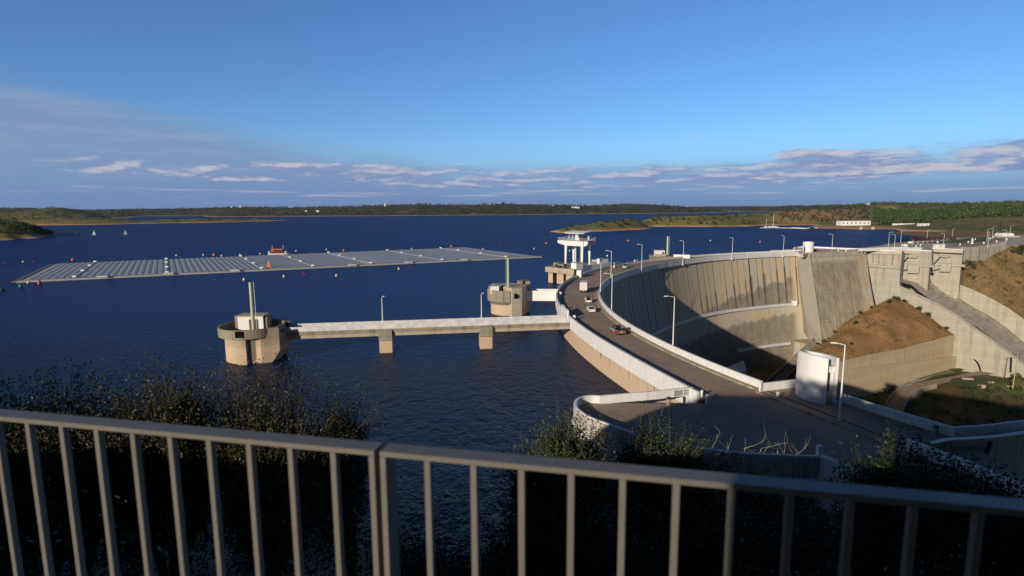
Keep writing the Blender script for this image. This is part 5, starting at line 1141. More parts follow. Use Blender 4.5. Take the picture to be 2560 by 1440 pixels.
# white posts and globes scattered over the plaza
M_glb = M_whitec
items = [(2147, 628.5, 'p'), (2155.5, 628.5, 'p'), (2115, 629, 'p'), (2095.5, 629.5, 'p'), (1986, 633.5, 'p'), (2275.5, 608, 'c'), (2255, 615, 'p'), (2263, 615.5, 'c'), (2290, 618, 'p'), (2301, 615.5, 'p'), (2344, 609.5, 'g'), (2400, 613.5, 'p'), (2420.5, 608.5, 'g'), (2430, 609.5, 't'), (2438, 600, 'p'), (2459, 611, 'g'), (2475, 599.5, 'g'), (2483, 595.5, 'g'), (2491, 607, 'g'), (2499.5, 611.5, 'g'), (2516.5, 601.5, 'g'), (2510, 609, 'g')]
kn = {'p': ('white post', 'post'), 'c': ('white cube block', 'block'), 'g': ('white globe light', 'globe light'), 't': ('tall white stacked marker', 'marker')}
cnt = {}
for px, py, k in items:
    x, y, _ = pt(px, py, 6); nm, cat = kn[k]; reg_ = 'on the crest between the round tower and the spillway' if px < 2200 else 'on the plaza behind the spillway'
    if px > 2405: reg_ = 'on the lawn by the crest road'
    key = (k, reg_); i = cnt.get(key, 0); cnt[key] = i + 1; n_ = sum(1 for q in items if q[2] == k and (('on the crest between the round tower and the spillway' if q[0] < 2200 else ('on the lawn by the crest road' if q[0] > 2405 else 'on the plaza behind the spillway')) == reg_))
    lab = (ORD[i] + ' ' + nm + ' from the left ' + reg_) if n_ > 1 else nm + ' ' + reg_
    if k == 'p': b = MB().tube((x, y, 5.97), (x, y, 7.35), .32, n=10).tube((x, y, 7.36), (x, y, 7.5), .25, n=10)
    elif k == 'c': b = MB().box((x, y, 5.97), (2.2, 1.2, 1.3)).box((x, y, 7.27), (2.4, 1.3, .1))
    elif k == 'g': b = MB().sphere((x, y, 7.15), .62, 12, 8).tube((x, y, 5.97), (x, y, 6.6), .14, n=8)
    else: b = MB().tube((x, y, 5.97), (x, y, 9.2), .55, .45, n=12).sphere((x, y, 9.4), .6, 10, 6).sphere((x, y, 7.8), .7, 10, 6).tube((x, y, 5.97), (x, y, 6.5), 1.0, .8, n=12)
    build(b, nm.replace(' ', '_'), M_glb, label=lab, cat=cat, group='white posts and globes on the crest plaza')
GR = 'white street lamps on the far crest and right bank'
for px, yb, yt, ang, arm, lab in [
    (2079.5, 628, 586, 170, 1.4, 'white street lamp on the crest just right of the round white tower'),
    (2220.5, 619, 581, 15, 1.8, 'left lamp of the close trio behind the first spillway pier'),
    (2235.5, 621, 586.5, 165, 1.4, 'middle lamp of the close trio behind the first spillway pier'),
    (2251.5, 608, 576, 15, 1.8, 'right lamp of the close trio behind the first spillway pier'),
    (2317.5, 597, 575, 15, 1.8, 'white street lamp rising behind the word CLEAR of the lettering'),
    (2358.5, 613, 584, 165, 1.4, 'white street lamp above the white gatehouse on the plaza'),
    (2380, 594, 572.5, 15, 1.8, 'white street lamp at the right end of the lettering'),
    (2467, 602, 572, 12, 3.0, 'street lamp standing on the lawn behind the tall wing wall lamp'),
    (2469, 620, 581, 100, .8, 'white street lamp at the corner of the wing wall'),
    (2480, 597, 567, 15, 3.2, 'white street lamp with long arm on the lawn by the bank road'),
    (2513, 612, 576, 165, 1.8, 'white street lamp at the far end of the wing wall'),
    (2524, 591, 564, 12, 3.2, 'rightmost white street lamp beside the white canopies')]:
    x, y, _ = pt(px, yb, 6); lamp((x, y, 5.97), max(7, py_(px, yt, y)[2] - 5.97), math.radians(ang), lab, GR, arm=arm, head=1.0)
# ------------------------------------------------------------------ the lettering
words = 'ON A CLEAR DAY YOU CAN SEE FOREVER'
M_let = varied('maroon_letters', (.10, .012, .025), .15, 1, .55)
sg = thing('letter_sign', py_(2335, 604, 430), 'row of maroon capital letters on white posts along the lake edge of the plaza', 'sign')
ls0 = np.array(py_(2277, 598, 398)[:2]); ls1 = np.array(py_(2391, 596, 455)[:2]); sdir = (ls1 - ls0); slen = float(np.linalg.norm(sdir)); sdir /= slen; sang = math.atan2(sdir[1], sdir[0])
zl0 = py_(2277, 602.5, 398)[2]; zl1 = py_(2390, 596.0, 468)[2]
for i, ch in enumerate(words):
    if ch == ' ': continue
    cu_ = bpy.data.curves.new('tmp', 'FONT'); cu_.body = ch; cu_.size = 4.0; cu_.extrude = .12; cu_.offset = .07; cu_.resolution_u = 3
    ob = bpy.data.objects.new('tmp', cu_); me = bpy.data.meshes.new_from_object(ob); bpy.data.objects.remove(ob); bpy.data.curves.remove(cu_)
    s = (i + .1) / len(words); p = ls0 + sdir * slen * s; z = zl0 + (zl1 - zl0) * s
    R3 = Matrix.Translation((p[0], p[1], z)) @ Matrix.Rotation(sang, 4, 'Z') @ Matrix.Rotation(math.pi / 2, 4, 'X') @ Matrix.Scale(1.0 - .1 * s, 4)
    me.transform(R3); me.materials.append(M_let)
    o = bpy.data.objects.new('letter', me); COL.objects.link(o); o.parent = sg; o.matrix_parent_inverse = parent_world(sg).inverted(); o['label'] = f'maroon letter {ch}'
pb = 0
for k in range(10):
    s = (k + .5) / 10; p = ls0 + sdir * slen * s; z = zl0 + (zl1 - zl0) * s; part(MB().box((p[0], p[1] + .1, 5.9), (.22, .22, z - 5.9 + (.1 if k % 3 else .8)), sang), 'post', M_white, sg)
part(MB().wall([ls0, ls0 + sdir * slen], .1, [zl0 - .3, zl1 - .3], [zl0 - .08, zl1 - .08]), 'rail', M_dark, sg)
# ------------------------------------------------------------------ valley below the dam
def brown_fn(t, b):
    p = t.pos(); n = t.noise(p, .12, 6, .65); n2 = t.noise(p, .9, 6, .7); st = t.noise(t.scale(p, (.5, .5, .06)), 1, 5, .65)
    c = t.mix(t.ss(n, .35, .65), (.50, .285, .13), (.38, .225, .10)); c = t.mix(t.mul(t.ss(n2, .50, .68), .5), c, (.22, .15, .07)); c = t.mix(t.mul(t.ss(st, .58, .7), .4), c, (.62, .40, .22))
    t.put(b.inputs['Base Color'], c)
    bp = t.node('ShaderNodeBump'); bp.inputs['Strength'].default_value = .9; bp.inputs['Distance'].default_value = 1.6; t.put(bp.inputs['Height'], n2); t.l.new(bp.outputs[0], b.inputs['Normal'])
M_brown = mat('brown_earth', brown_fn, .2, .98, 0, .05)
def scrub_fn(t, b):
    p = t.pos(); n = t.noise(p, .07, 6, .65); n2 = t.noise(p, .55, 6, .7); n3 = t.noise(p, .2, 4, .6)
    c = t.mix(t.ss(n, .4, .6), (.34, .22, .105), (.25, .175, .085)); c = t.mix(t.mul(t.ss(n2, .47, .62), .6), c, (.14, .105, .05)); c = t.mix(t.mul(t.ss(n3, .55, .66), .6), c, (.09, .105, .04))
    t.put(b.inputs['Base Color'], c)
M_scrub = mat('dry_scrub_earth', scrub_fn, .2, .98, 0, .05)
def ruled(lo, hi, nu, nv, bulge, amp, seed, name, m, lab, cat):
    lo, hi = [np.array(p, float) for p in lo], [np.array(p, float) for p in hi]
    def at(L, s):
        d = [0]; 
        for a, b_ in zip(L[:-1], L[1:]): d.append(d[-1] + np.linalg.norm(b_ - a))
        d = np.array(d) / d[-1]; return np.array([np.interp(s, d, [p[k] for p in L]) for k in range(3)])
    G = []
    for i in range(nu + 1):
        a, b_ = at(lo, i / nu), at(hi, i / nu)
        for j in range(nv + 1):
            v = j / nv; p = a + (b_ - a) * v; e = 4 * v * (1 - v) * min(1, 6 * min(i / nu, 1 - i / nu) + .15)
            p[2] += bulge * e + noise.fractal((p[0] / 18 + seed, p[1] / 18, seed), .9, 2, 5) * amp * min(1, e + .25); G.append(tuple(p))
    fs = [(i * (nv + 1) + j, (i + 1) * (nv + 1) + j, (i + 1) * (nv + 1) + j + 1, i * (nv + 1) + j + 1) for i in range(nu) for j in range(nv)]
    build(MB().add(G, fs), name, m, kind='structure', label=lab, cat=cat, smooth=True)
    def f(u, v):
        i, j = min(nu - 1, int(u * nu)), min(nv - 1, int(v * nv)); a, b_ = u * nu - i, v * nv - j; g = lambda i, j: np.array(G[i * (nv + 1) + j])
        return (g(i, j) * (1 - a) + g(i + 1, j) * a) * (1 - b_) + (g(i, j + 1) * (1 - a) + g(i + 1, j + 1) * a) * b_
    return f
# retaining wall at the foot of the mound
rwB = w(2386, 838, A1); rwA = pt(2095, 905, -41); RD = (rwA[0] - rwB[0], rwA[1] - rwB[1]); rl_ = math.hypot(*RD); RD = (RD[0] / rl_, RD[1] / rl_)
def rp(px, py, o=0): p = vp(px, py, (rwB[0] + RD[1] * 0 + .0, rwB[1] - o), RD); return p
mw = thing('mound_retaining_wall', rp(2250, 900), 'long ochre stained concrete retaining wall below the brown earth mound', 'wall')
tw_ = [rp(px, py) for px, py in [(1990, 938), (2040, 921), (2095, 905), (2130, 896), (2180, 885), (2220, 877.5), (2262, 870), (2300, 858.5), (2340, 848.5), (2375, 839), (2386, 838)]]
part(MB().wall([p[:2] for p in tw_], .8, -62, [p[2] for p in tw_]), 'upper_wall', M_con_tan, mw)
lw_ = [rp(px, py, 3.0) for px, py in [(1990, 941), (2095, 927), (2200, 914), (2300, 902), (2391, 890.5)]]
part(MB().wall([p[:2] for p in lw_], .6, -66, [p[2] for p in lw_]), 'lower_wall', M_con_tan, mw)
top3 = [P3(2010, 872, 299), P3(2058, 860, 300.8), P3(2082, 836, 303.5), P3(2110, 808, 308), P3(2140, 790, 313), P3(2167, 776, 318), P3(2190, 762, 320.5), P3(2215, 750, 323)] + [w(px, py, A1) for px, py in [(2245, 744), (2262, 752), (2290, 771), (2320, 790), (2350, 813), (2386, 838)]]
low3 = [(p[0], p[1] + .3, p[2] - .1) for p in tw_]
mound = ruled(low3, top3, 60, 26, 2.2, 2.4, 3.3, 'earth_mound', M_brown, 'bare brown earth mound between the sloping wall and the spillway chute', 'earth')
# right bank hillside beyond the chute
lo3 = [(p[0] + U[0] * .9, p[1] + U[1] * .9, p[2] - .3) for p in WR] 
pr = [w(2397, 730, AR), w(2398, 700, AR), w(2402, 668, AR)]
lo3 = [(pr[2][0], pr[2][1], pr[2][2]), (pr[0][0], pr[0][1], pr[0][2] + 1)] + lo3[1:]
hi3 = [vp(2406, 656, T0, (T1[0] - T0[0], T1[1] - T0[1])), vp(2446, 655, T0, (T1[0] - T0[0], T1[1] - T0[1])), vp(2480, 652, T1, (T2[0] - T1[0], T2[1] - T1[1])), vp(2512, 638, T2, (T3[0] - T2[0], T3[1] - T2[1])), (T3[0] + 3, T3[1] + 1, 4.6), (400, 409, 5.6), (470, 454.5, 5.8), (640, 469.5, 5.8)]
bank = ruled(lo3, hi3, 70, 40, 5.0, 2.6, 8.1, 'right_bank_hillside', M_scrub, 'brown scrubby hillside beyond the spillway chute', 'hillside')
build(MB().add([hi3[4], hi3[5], hi3[6], hi3[7], (700, 600, 7), (400, 600, 5.9)], [(0, 1, 2, 3, 4, 5)]), 'bank_ground', M_scrub, kind='structure', label='scrubby ground behind the right bank', cat='ground')
# valley floor
def vfl(x, y):
    z = -52 - 9.4 * min(1, max(0, (x - 120) / 60))
    z += noise.fractal((x / 26, y / 26, 2.2), .9, 2, 4) * .9
    z += 7 * math.exp(-((x - 262) ** 2 / 130 + (y - 281) ** 2 / 50))           # overgrown hump by the chute
    z = max(z, 4 - .62 * math.hypot(max(0, x - 48) * .75, max(0, y - 66)) ) if y < 190 else z
    return z
gx, gy = np.arange(36, 420, 4.), np.arange(66, 330, 4.)
b = MB(); b.v = [(x, y, vfl(x, y)) for x in gx for y in gy]; ny = len(gy)
b.f = [(i * ny + j, (i + 1) * ny + j, (i + 1) * ny + j + 1, i * ny + j + 1) for i in range(len(gx) - 1) for j in range(ny - 1)]
def vground_fn(t, b):
    p = t.pos(); x, y, z = t.sep(p); n = t.noise(p, .07, 5, .6); n2 = t.noise(p, .5, 6, .7)
    c = t.mix(t.ss(n, .42, .56), (.22, .15, .075), (.085, .12, .035)); c = t.mix(t.mul(t.ss(n2, .48, .64), .6), c, (.08, .06, .03)); t.put(b.inputs['Base Color'], c)
M_vg = mat('valley_ground', vground_fn, .1, .95, 0, .05)
M_hill = varied('dark_leaf_litter', (.035, .028, .018), .3, .8, .95)
build(b, 'valley_floor', M_vg, kind='structure', label='shaded overgrown valley floor at the foot of the dam', cat='ground', smooth=True)
# curving valley road with its side walls
def vroad(pts, z, wd, name, lab, m=M_road, bias=0):
    L = smooth([pt(px, py, z)[:2] for px, py in pts], 5); A, B = offs(L, wd / 2), offs(L, -wd / 2)
    vs = []; 
    for a, b_ in zip(A, B): vs += [(*a, z), (*b_, z)]
    b = MB().add(vs, [(2 * i, 2 * i + 1, 2 * i + 3, 2 * i + 2) for i in range(len(A) - 1)]); build(b, name, m, kind='structure', label=lab, cat='road'); return A, B
ra, rb_ = vroad([(2475, 929), (2440, 936), (2400, 944), (2350, 953), (2310, 961), (2280, 971), (2257, 985), (2243, 1002), (2234, 1022), (2228, 1050)], -59.6, 6.2, 'valley_road', 'narrow asphalt road curving out of the tunnel on the valley floor')
M_fend = varied('fence_blue_grey', (.30, .30, .36), .1, 1, .6)
vw = thing('valley_road_wall', (*rb_[20], -50), 'pale concrete side walls and railing of the curving valley road', 'wall')
part(MB().wall(offs(ra, .3)[18:], .4, -68, -58.8), 'outer_wall', M_con, vw); part(MB().wall(offs(rb_, -.3)[22:], .4, -68, -59.2), 'outer_wall', M_con, vw)
rl2 = MB(); q = offs(rb_, -.3)[18:40]
for i in range(len(q)): rl2.tube((*q[i], -59.4), (*q[i], -58.3), .07, n=4)
rl2.path([(*p, -58.3) for p in q], .07, 4); rl2.path([(*p, -58.7) for p in q], .05, 4); part(rl2, 'railing', M_fend, vw)
vroad([(2080, 979), (2150, 967), (2210, 957), (2270, 948), (2320, 940)], -59.3, 3.2, 'valley_track', 'narrow pale track below the retaining wall', M_con)
sheetp = [(2250, 952), (2300, 938), (2360, 922), (2400, 926), (2330, 944)]
build(MB().add([(*pt(px, py, -59.2)[:2], -59.2) for px, py in [(2246, 936), (2330, 925), (2392, 925), (2385, 932), (2300, 948), (2262, 948)]], [tuple(range(6))]), 'gravel_yard', mat('yard_gravel', lambda t, b: t.put(b.inputs['Base Color'], t.mix(t.ss(t.noise(t.pos(), .4, 5, .7), .35, .65), (.25, .22, .14), (.16, .16, .08))), .2, .95), kind='structure', label='pale gravel yard between the retaining wall and the valley road', cat='gravel')
for k, pts in enumerate([[(2190, 950), (2240, 940), (2262, 944), (2215, 957)], [(2370, 922), (2400, 920), (2412, 924), (2390, 930)], [(2380, 946), (2470, 936), (2500, 950), (2450, 968), (2370, 962)]]):
    sheet('grass_patch', pts, -59.0, M_lawn, ['green grass strip beside the pale track', 'green grass patch at the tunnel mouth', 'green grass slope below the tunnel mouth'][k], 'grass')
for k, (px, py, l) in enumerate([(2419, 944, 6), (2455, 961, 3.6), (2477, 953, 3.2), (2524, 963, 3.4)]):
    x, y, z = pt(px, py, -58); build(MB().box((x, y, -60.2), (l * .8, 1.6, 1.9), -.15).box((x, y, -58.29), (l * .8 + .2, 1.8, .15), -.15), 'concrete_slab', M_con, label=['long pale concrete chamber in the grass below the tunnel', 'small concrete chamber left of the wooden pole, nearer the viewer', 'small concrete chamber behind the nearer one on the slope', 'concrete chamber at the foot of the wooden pole'][k], cat='concrete chamber', group='concrete chambers on the valley slope')
x, y, z = py_(2533, 962, 268); t = thing('wooden_pole', (x, y, z), 'tall weathered wooden utility pole in front of the chute wall', 'pole')
zt_ = py_(2543, 882, 268)[2]; part(MB().tube((x, y, z - 2), (x + .3, y, zt_), .26, .18, 8), 'shaft', varied('pole_wood', (.42, .33, .22), .1, 2, .9), t); part(MB().box((x + .1, y, zt_ - 1.0), (2.4, .16, .16), .2), 'crossarm', M_dark, t)
part(MB().tube((*w(2528, 893, (A1[0] - U[0] * .3, A1[1] - U[1] * .3))[:2], w(2528, 893, A1)[2]), (*w(2526.5, 930, (A1[0] - U[0] * .3, A1[1] - U[1] * .3))[:2], w(2526, 930, A1)[2]), .55, n=6), 'drain_slot', M_dark, sp)
# stepped channel running down from the foot of the buttress, and the white roof in the shade
sc = thing('stepped_channel', P3(1980, 900, 288), 'stepped concrete channel running down from the foot of the buttress into the shade', 'channel')
for (a, b_) in (((2033, 845, 299), (1905, 962, 268)), ((2048, 862, 297), (1938, 968, 266))):
    p, q = P3(*a), P3(*b_); part(MB().wall([p[:2], q[:2]], .7, [p[2] - 4, q[2] - 4], [p[2], q[2]]), 'side_wall', M_con, sc)
p, q, r, s_ = P3(2034, 850, 299), P3(2047, 866, 297.2), P3(1937, 972, 266.3), P3(1907, 966, 268)
part(MB().add([p, q, r, s_], [(0, 1, 2, 3)]), 'steps', M_con_dk, sc)
ph = thing('valley_building', P3(1848, 925, 262), 'low white building with a tilted roof in the shade at the foot of the arch', 'building')
f = [P3(1821, 916, 262), P3(1858, 901, 266), P3(1867, 926, 258), P3(1838, 932, 256)]
part(MB().slab(f, (0, -.2, 1), .5), 'roof', M_whitec, ph); part(MB().prism([q[:2] for q in f], -60, [q[2] - .6 for q in f]), 'wall', M_white, ph)
part(MB().slab([P3(1800, 921, 259), P3(1835, 914, 262), P3(1842, 926, 257), P3(1810, 932, 255)], (0, -.2, 1), .4), 'lower_roof', M_greyp, ph)
# ------------------------------------------------------------------ marina, houses and the far white buildings
M_tile = varied('terracotta_roof', (.42, .20, .11), .12, .3, .9)
def tp(px, d, up=0): return (ax(px, d), d, tz(px, d) + up)
def house(px0, px1, d, h, label, roof='flat', dep=10, wins=4, z=None, name='white_building', cat='building'):
    x0, x1 = ax(px0, d), ax(px1, d); z0 = tz((px0 + px1) / 2, d) - .5 if z is None else z; t = thing(name, ((x0 + x1) / 2, d, z0), label, cat)
    part(MB().box(((x0 + x1) / 2, d + dep / 2, z0 - 1), (x1 - x0, dep, h + 1.5)), 'wall', M_whitec, t)
    if roof == 'flat': part(MB().box(((x0 + x1) / 2, d + dep / 2, z0 + h + .504), (x1 - x0 + .8, dep + .8, .35)), 'roof', M_white, t)
    else:
        b = MB(); e = .8; ym = d + dep / 2; zr = z0 + h + .5
        b.add([(x0 - e, d - e, zr), (x1 + e, d - e, zr), (x1 + e, d + dep + e, zr), (x0 - e, d + dep + e, zr), (x0 - e, ym, zr + dep * .28), (x1 + e, ym, zr + dep * .28)], [(0, 1, 5, 4), (2, 3, 4, 5), (0, 4, 3), (1, 2, 5), (0, 3, 2, 1)]); part(b, 'roof', M_tile, t)
    for k in range(wins):
        s = (k + .5) / wins; part(MB().box((x0 + (x1 - x0) * s, d - .06, z0 + h * .35), (max(.8, (x1 - x0) / wins * .3), .1, h * .35)), 'window', M_dark, t)
    return t
house(2106, 2180, 905, 5.5, 'long white lakeside restaurant building by the marina', wins=7, dep=14, z=4.0)
house(2208, 2238, 1330, 6, 'white farmhouse with terracotta roof among the trees behind the marina', 'g', wins=3)
house(2232, 2246, 1350, 5, 'smaller white farmhouse wing with terracotta roof beside the farmhouse', 'g', wins=2)
house(2304, 2328, 820, 3.2, 'low white boathouse near the cove shore', wins=2, dep=6); house(2236, 2290, 900, 1.6, 'long low white parking wall behind the cove shore', wins=0, dep=1.5, name='parking_wall', cat='wall')
house(2168, 2173, 1900, 8, 'tiny white chapel on the green hill above the marina', wins=1)
for a, b_, d, h, lab in [(577, 580, 5200, 14, 'tiny white house on the far left ridge, left of two'), (598, 604, 5200, 16, 'tiny white house on the far left ridge, right of two'), (790, 797, 3400, 9, 'bright white farm shed above the far shore, left of centre'), (762, 768, 3450, 6, 'small white shed beside the bright farm shed'), (1429, 1449, 3700, 9, 'white villa with a long front on the far shore above the crane'), (1376, 1386, 3800, 4, 'pale sloping track wall on the far hill left of the white villa'), (961, 964, 3700, 18, 'slim white tower on the far central hill')]:
    house(a, b_, d, h, lab, 'flat', 12, 2)
def pont(px0, py0, px1, py1, wd, name_, par, m): a, b_ = pt(px0, py0, .7), pt(px1, py1, .7); part(MB().wall([a[:2], b_[:2]], wd, .1, .8), name_, m, par)
mr = thing('marina_pontoon', pt(1970, 568, 0), 'white floating marina pontoon with moored craft off the orchard hill', 'pontoon')
pont(1938, 568.8, 2018, 571, 3, 'walkway', mr, M_white); pont(1982, 568, 2020, 570.2, 5, 'wide_float', mr, M_whitec); pont(2018, 570, 2045, 563.8, 2.5, 'gangway', mr, M_white); pont(1901, 569.5, 1938, 568.8, 2, 'walkway', mr, M_white)
for k, (px, hm, L, lab) in enumerate([(1932.5, 21, 12, 'white yacht with the tallest mast at the marina pontoon'), (1915, 15, 9, 'white yacht with a thinner mast left of the tall one'), (1924, 0, 8, 'small white motor boat between the two yachts'), (1940, 0, 9, 'white motor boat right of the tall yacht')]):
    x, y, _ = pt(px, 569.5, 0); t = thing('moored_boat', (x, y, 0), lab, 'boat', 'boats moored at the marina')
    part(MB().add([(x - L / 2, y - 1.4, 1.3), (x + L / 2, y, 1.6), (x - L / 2, y + 1.4, 1.3), (x - L / 2, y - 1, -.2), (x + L / 2 - 1.2, y, -.2), (x - L / 2, y + 1, -.2)], [(0, 1, 2), (3, 5, 4), (0, 3, 4, 1), (1, 4, 5, 2), (2, 5, 3, 0)]), 'hull', M_hull, t)
    part(MB().box((x - L * .1, y, 1.3), (L * .4, 1.6, 1.2), 0, .8), 'cabin', M_whitec, t)
    if hm: part(MB().tube((x, y, 1.3), (x, y, hm), .3 if hm > 20 else .16, n=5), 'mast', M_whitec, t)
bt = thing('boat_ramp', pt(2070, 569, 0), 'stony pale boat ramp and quay on the green shore right of the pontoon', 'quay')
part(MB().wall([pt(2040, 570, .5)[:2], pt(2080, 566, .5)[:2]], 5, -1, 1.6), 'quay', M_con, bt)
for k, px in enumerate((2153, 2183)):
    x, y, _ = pt(px, 572, 1); t = thing('water_gauge_stand', (x, y, 1), ['left white frame stand at the waterline below the restaurant', 'right white frame stand at the waterline below the restaurant'][k], 'stand', 'white frame stands at the waterline')
    part(MB().box((x + 1, y + 2, 0), (3.5, 2, 4.2)), 'housing', M_con, t)
    for s in (-2.4, -.6): part(MB().tube((x + s, y, -1), (x + s + .5, y, 3), .3, n=5), 'strut', M_whitec, t)
cn = thing('canopy_group', pt(2525, 590, 6), 'two domed white canopies on the right bank beside the rightmost lamps', 'canopy')
for (x0, x1, d) in ((2512, 2525, 475), (2528, 2545, 475)):
    a, b_ = ax(x0, d), ax(x1, d); r = (b_ - a) / 2; zc = py_(2520, 590, d)[2]; zh = py_(2520, 582.5, d)[2] - zc
    vs = [((a + b_) / 2 + r * math.cos(th), d + dy, zc + zh * math.sin(th)) for th in np.linspace(0, math.pi, 9) for dy in (0, 7)]
    part(MB().add(vs, [(2 * i, 2 * i + 1, 2 * i + 3, 2 * i + 2) for i in range(8)] + [tuple(range(0, 18, 2)), tuple(range(1, 18, 2))[::-1]]), 'dome', M_whitec, cn)
part(MB().box((ax(2522, 474), 472, py_(2520, 591, 472)[2] - .6), (ax(2550, 472) - ax(2494, 472), 3, .5)), 'base', M_white, cn)
# ------------------------------------------------------------------ vehicles
M_tyre = varied('tyre_rubber', (.02, .02, .02), .1, 3, .85); M_rim = varied('alloy', (.45, .45, .46), .05, 3, .35, .8); M_vglass = mat('car_glass', None, (.012, .015, .02), .08, 0, .8)
M_tail = mat('tail_lamp', None, (.45, .01, .01), .2); M_headl = mat('head_lamp', None, (.75, .75, .72), .1); M_plate = mat('number_plate', None, (.75, .75, .72), .5); M_vtrim = varied('black_trim', (.025, .025, .028), .1, 3, .6)
def wheel(t, x, y, r, w_=.22):
    b = MB().tube((x, y - w_ / 2, r), (x, y + w_ / 2, r), r, n=20); o = part(b, 'wheel', M_tyre, t, local=True)
    sgn = 1 if y > 0 else -1
    part(MB().tube((x, y + sgn * w_ * .3, r), (x, y + sgn * (w_ / 2 + .012), r), r * .62, r * .58, n=14), 'rim', M_rim, o, local=True)
def car(loc, hd, label, paint, L=4.2, Wd=1.76, Hh=1.46, belt=.86, cab=(-.45, .30), top=(-.36, .12), rear_glass=True, roofm=None, kind='parked_car', cat='car', bed=False, arch_r=.33):
    t = thing(kind, (loc[0], loc[1], 6.0), label, cat, 'vehicles driving along the dam road', hd)
    h = L / 2; wb = L * .31
    # lower body: side outline with wheel arches, lofted over three half-widths
    def outline():
        P_ = [(-h + .06, .28)]
        for cx in (-wb, wb):
            for k in range(7): a = math.pi - k * math.pi / 6; P_.append((cx + (arch_r + .05) * math.cos(a), .26 + (arch_r + .05) * math.sin(a)))
        P_ += [(h - .05, .28), (h, .5), (h - .06, .68), (h - .55, belt - .05), (h * .42, belt + .02)]
        if bed: P_ += [(-h * .05, belt + .04), (-h + .03, belt + .04)]
        else: P_ += [(-h + .25, belt + .04), (-h + .05, belt - .06)]
        P_ += [(-h, .5)]
        return P_
    O = outline(); n = len(O); b = MB(); vs = []
    for yy, k in ((-Wd / 2 + .05, .985), (-Wd / 2, 1), (Wd / 2, 1), (Wd / 2 - .05, .985)):
        if abs(yy) < Wd / 2 - .01: vs += [(x * k, yy + (-.0), z if z < .6 else z - .0) for x, z in O]
        else: vs += [(x, yy, min(z, belt - .12) if z > .6 else z) for x, z in O]
    seq = [1, 0, 3, 2]
    rows = [vs[i * n:(i + 1) * n] for i in (1, 0, 3, 2)]
    # outer skin: side plane, shoulder, deck
    allv = rows[0] + rows[1] + rows[2] + rows[3]; fs = [tuple(range(n)), tuple(range(3 * n, 4 * n))[::-1]]
    for r in range(3):
        for k in range(n): fs.append((r * n + k, r * n + (k + 1) % n, (r + 1) * n + (k + 1) % n, (r + 1) * n + k))
    part(MB().add(allv, fs), 'body', paint, t, local=True)
    # greenhouse
    b0, b1 = cab[0] * L, cab[1] * L; t0, t1_ = top[0] * L, top[1] * L; w0, w1 = Wd / 2 - .07, Wd / 2 - .26
    G = [(b0, -w0, belt - .02), (b1, -w0, belt - .02), (b1, w0, belt - .02), (b0, w0, belt - .02), (t0, -w1, Hh - .05), (t1_, -w1, Hh - .05), (t1_, w1, Hh - .05), (t0, w1, Hh - .05)]
    part(MB().add(G, [(3, 2, 1, 0), (4, 5, 6, 7), (0, 1, 5, 4), (1, 2, 6, 5), (2, 3, 7, 6), (3, 0, 4, 7)]), 'window_glass', M_vglass, t, local=True)
    part(MB().add([(t0 - .02, -w1 - .02, Hh - .049), (t1_ + .02, -w1 - .02, Hh - .049), (t1_ + .02, w1 + .02, Hh - .049), (t0 - .02, w1 + .02, Hh - .049), (t0 + .15, -w1 + .1, Hh), (t1_ - .2, -w1 + .1, Hh), (t1_ - .2, w1 - .1, Hh), (t0 + .15, w1 - .1, Hh)], [(3, 2, 1, 0), (4, 5, 6, 7), (0, 1, 5, 4), (1, 2, 6, 5), (2, 3, 7, 6), (3, 0, 4, 7)]), 'roof', roofm or paint, t, local=True)
    p_ = MB()
    for s in (-1, 1):
        for (ua, ub) in (((b0, w0), (t0, w1)), ((b1, w0), (t1_, w1)), (((b0 + b1) / 2, w0), ((t0 + t1_) / 2, w1))):
            p_.tube((ua[0], s * ua[1], belt - .02), (ub[0], s * ub[1], Hh - .04), .045, n=5)
    part(p_, 'pillars', paint, t, local=True)
    for x in (-wb, wb):
        for y in (-Wd / 2 + .12, Wd / 2 - .12): wheel(t, x, y, arch_r)
    for s in (-1, 1):
        part(MB().box((-h + .02, s * (Wd / 2 - .24), belt - .30), (.08, .30, .20)), 'tail_light', M_tail, t, local=True)
        part(MB().box((h - .07, s * (Wd / 2 - .28), belt - .34), (.12, .36, .16)), 'headlight', M_headl, t, local=True)
        part(MB().box((b1 - .12, s * (Wd / 2 + .07), belt), (.12, .18, .13)), 'mirror', paint, t, local=True)
    part(MB().box((-h - .005, 0, belt - .32), (.03, .5, .12)), 'number_plate', M_plate, t, local=True)
    part(MB().box((-h + .0, 0, .30), (.10, Wd - .16, .20)), 'rear_bumper', M_vtrim if bed else paint, t, local=True)
    return t
def onroad(px, py, ahead, away=True):
    x, y, _ = pt(px, py, 6); a = math.atan2(y - DC[1], x - DC[0]); d = (math.sin(a), -math.cos(a))
    x, y = x + d[0] * ahead, y + d[1] * ahead; hd = math.atan2(d[1], d[0]); return (x, y), (hd if away else hd + math.pi)
P_white = varied('white_car_paint', (.80, .80, .80), .02, 1, .25); P_silver = varied('silver_car_paint', (.66, .68, .70), .02, 1, .3, .2); P_copper = varied('copper_car_paint', (.26, .105, .055), .06, 1, .35, .15)
p, h = onroad(1471.5, 757.8, 1.9); car(p, h, 'white hatchback with a black roof and rear window just behind the box truck', P_white, L=3.9, Wd=1.72, Hh=1.50, belt=.88, cab=(-.49, .28), top=(-.40, .12), roofm=M_vtrim)
p, h = onroad(1480.5, 781.8, 2.1); car(p, h, 'silvery white saloon car between the white hatchback and the pickup truck', P_white, L=4.35, Wd=1.80, Hh=1.44, cab=(-.40, .24), top=(-.26, .08))
